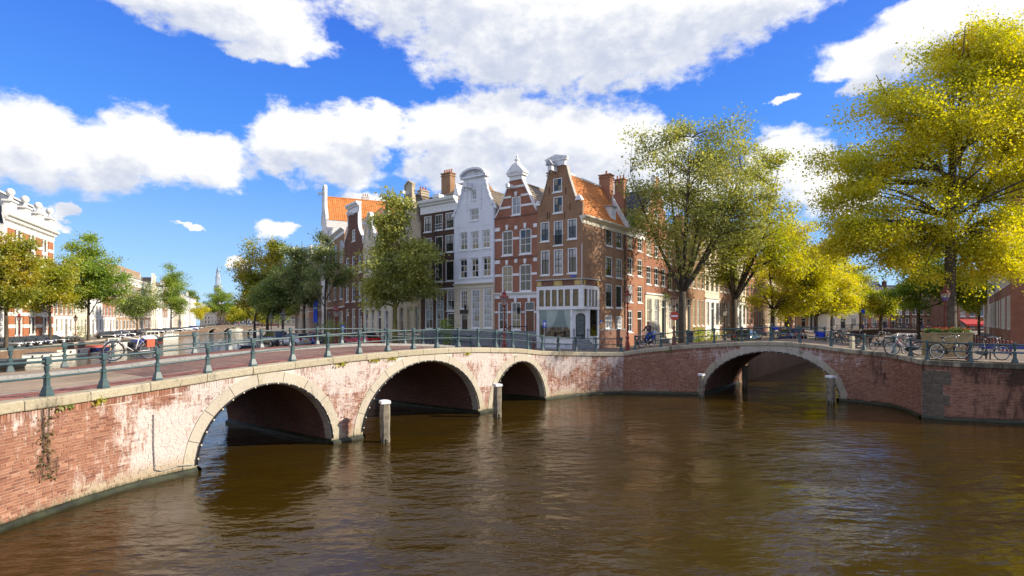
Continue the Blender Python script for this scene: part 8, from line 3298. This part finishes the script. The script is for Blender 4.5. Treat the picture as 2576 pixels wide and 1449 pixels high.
try:
    cp = on_ground(1640, 47.6)
    CR = AU + math.pi - .3
    cb = make_bike("black bicycle ridden past the no entry sign by a person in a dark jacket", cp, CR, "black", "omafiets")
    cb.scale = (1.22, 1.22, 1.22)
    J = dict(hip=(.30, 0, 1.03), chest=(.40, 0, 1.42), neck=(.45, 0, 1.60), head=(.50, 0, 1.74),
             shl=(.42, .19, 1.50), ell=(.62, .26, 1.27), hal=(.84, .29, 1.12), shr=(.42, -.19, 1.50), elr=(.62, -.26, 1.27), har=(.84, -.29, 1.12),
             hpl=(.32, .1, .99), knl=(.72, .12, .80), anl=(.62, .13, .38), tol=(.76, .13, .33), hpr=(.32, -.1, .99), knr=(.66, -.12, .62), anr=(.50, -.13, .22), tor=(.64, -.13, .17))
    a = person("person in dark jacket and blue jeans riding a bicycle with a passenger behind", cp, CR, J, JACK, JEAN, HAIR)
    a.scale = (1.12, 1.12, 1.15)
    J2 = dict(hip=(-.14, 0, .95), chest=(-.16, 0, 1.25), neck=(-.13, 0, 1.40), head=(-.10, 0, 1.53),
              shl=(-.15, .15, 1.32), ell=(.02, .2, 1.12), hal=(.2, .16, 1.1), shr=(-.15, -.15, 1.32), elr=(.02, -.2, 1.12), har=(.2, -.16, 1.1),
              hpl=(-.12, .09, .90), knl=(.22, .2, .80), anl=(.18, .22, .42), tol=(.3, .22, .38), hpr=(-.12, -.09, .90), knr=(.22, -.2, .80), anr=(.18, -.22, .42), tor=(.3, -.22, .38))
    person("person in light blue shirt riding on the rack of the bicycle", cp, CR, J2, SHIRT, JEAN, HAIR)
    pk = on_ground(1600, 47.2)
    bk_ = make_bike("bicycle parked by the railing in front of the cyclist", pk, AU + .2, "grey", "omafiets")
    bk_.scale = (1.15, 1.15, 1.15)
    JS = dict(hip=(0, 0, .95), chest=(0, 0, 1.32), neck=(0.01, 0, 1.5), head=(.03, 0, 1.64), shl=(0, .2, 1.42), ell=(.02, .25, 1.14), hal=(.12, .2, .94), shr=(0, -.2, 1.42), elr=(.02, -.25, 1.14), har=(.12, -.2, .94),
              hpl=(0, .1, .92), knl=(.05, .11, .5), anl=(-.03, .12, .09), tol=(.12, .13, .04), hpr=(0, -.1, .92), knr=(-.02, -.11, .5), anr=(-.1, -.12, .09), tor=(.05, -.13, .04))
    person("person in red top standing under the yellow trees", on_ground(1962, 88), -1.8, JS, plain("red_cloth", (.35, .03, .03), .8), JEAN, HAIR)
    person("person in cream coat beside the one in red", on_ground(1972, 89), -1.2, JS, plain("cream_cloth", (.6, .5, .35), .8), JEAN, HAIR)
    for x, dd, m_, lab in ((600, 252, plain("orange_cloth", (.6, .12, .03), .8), "tiny person in orange on the distant bridge"), (2170, 119, plain("tan_cloth", (.45, .3, .15), .8), "small person in tan at the left end of the flat bridge")):
        q = Vector((ray(x) * dd, dd, 3.95 if dd < 200 else 3.6))
        person(lab, q, -1.5, JS, m_, JEAN, HAIR)
except Exception as e:
    import traceback
    traceback.print_exc()
    raise
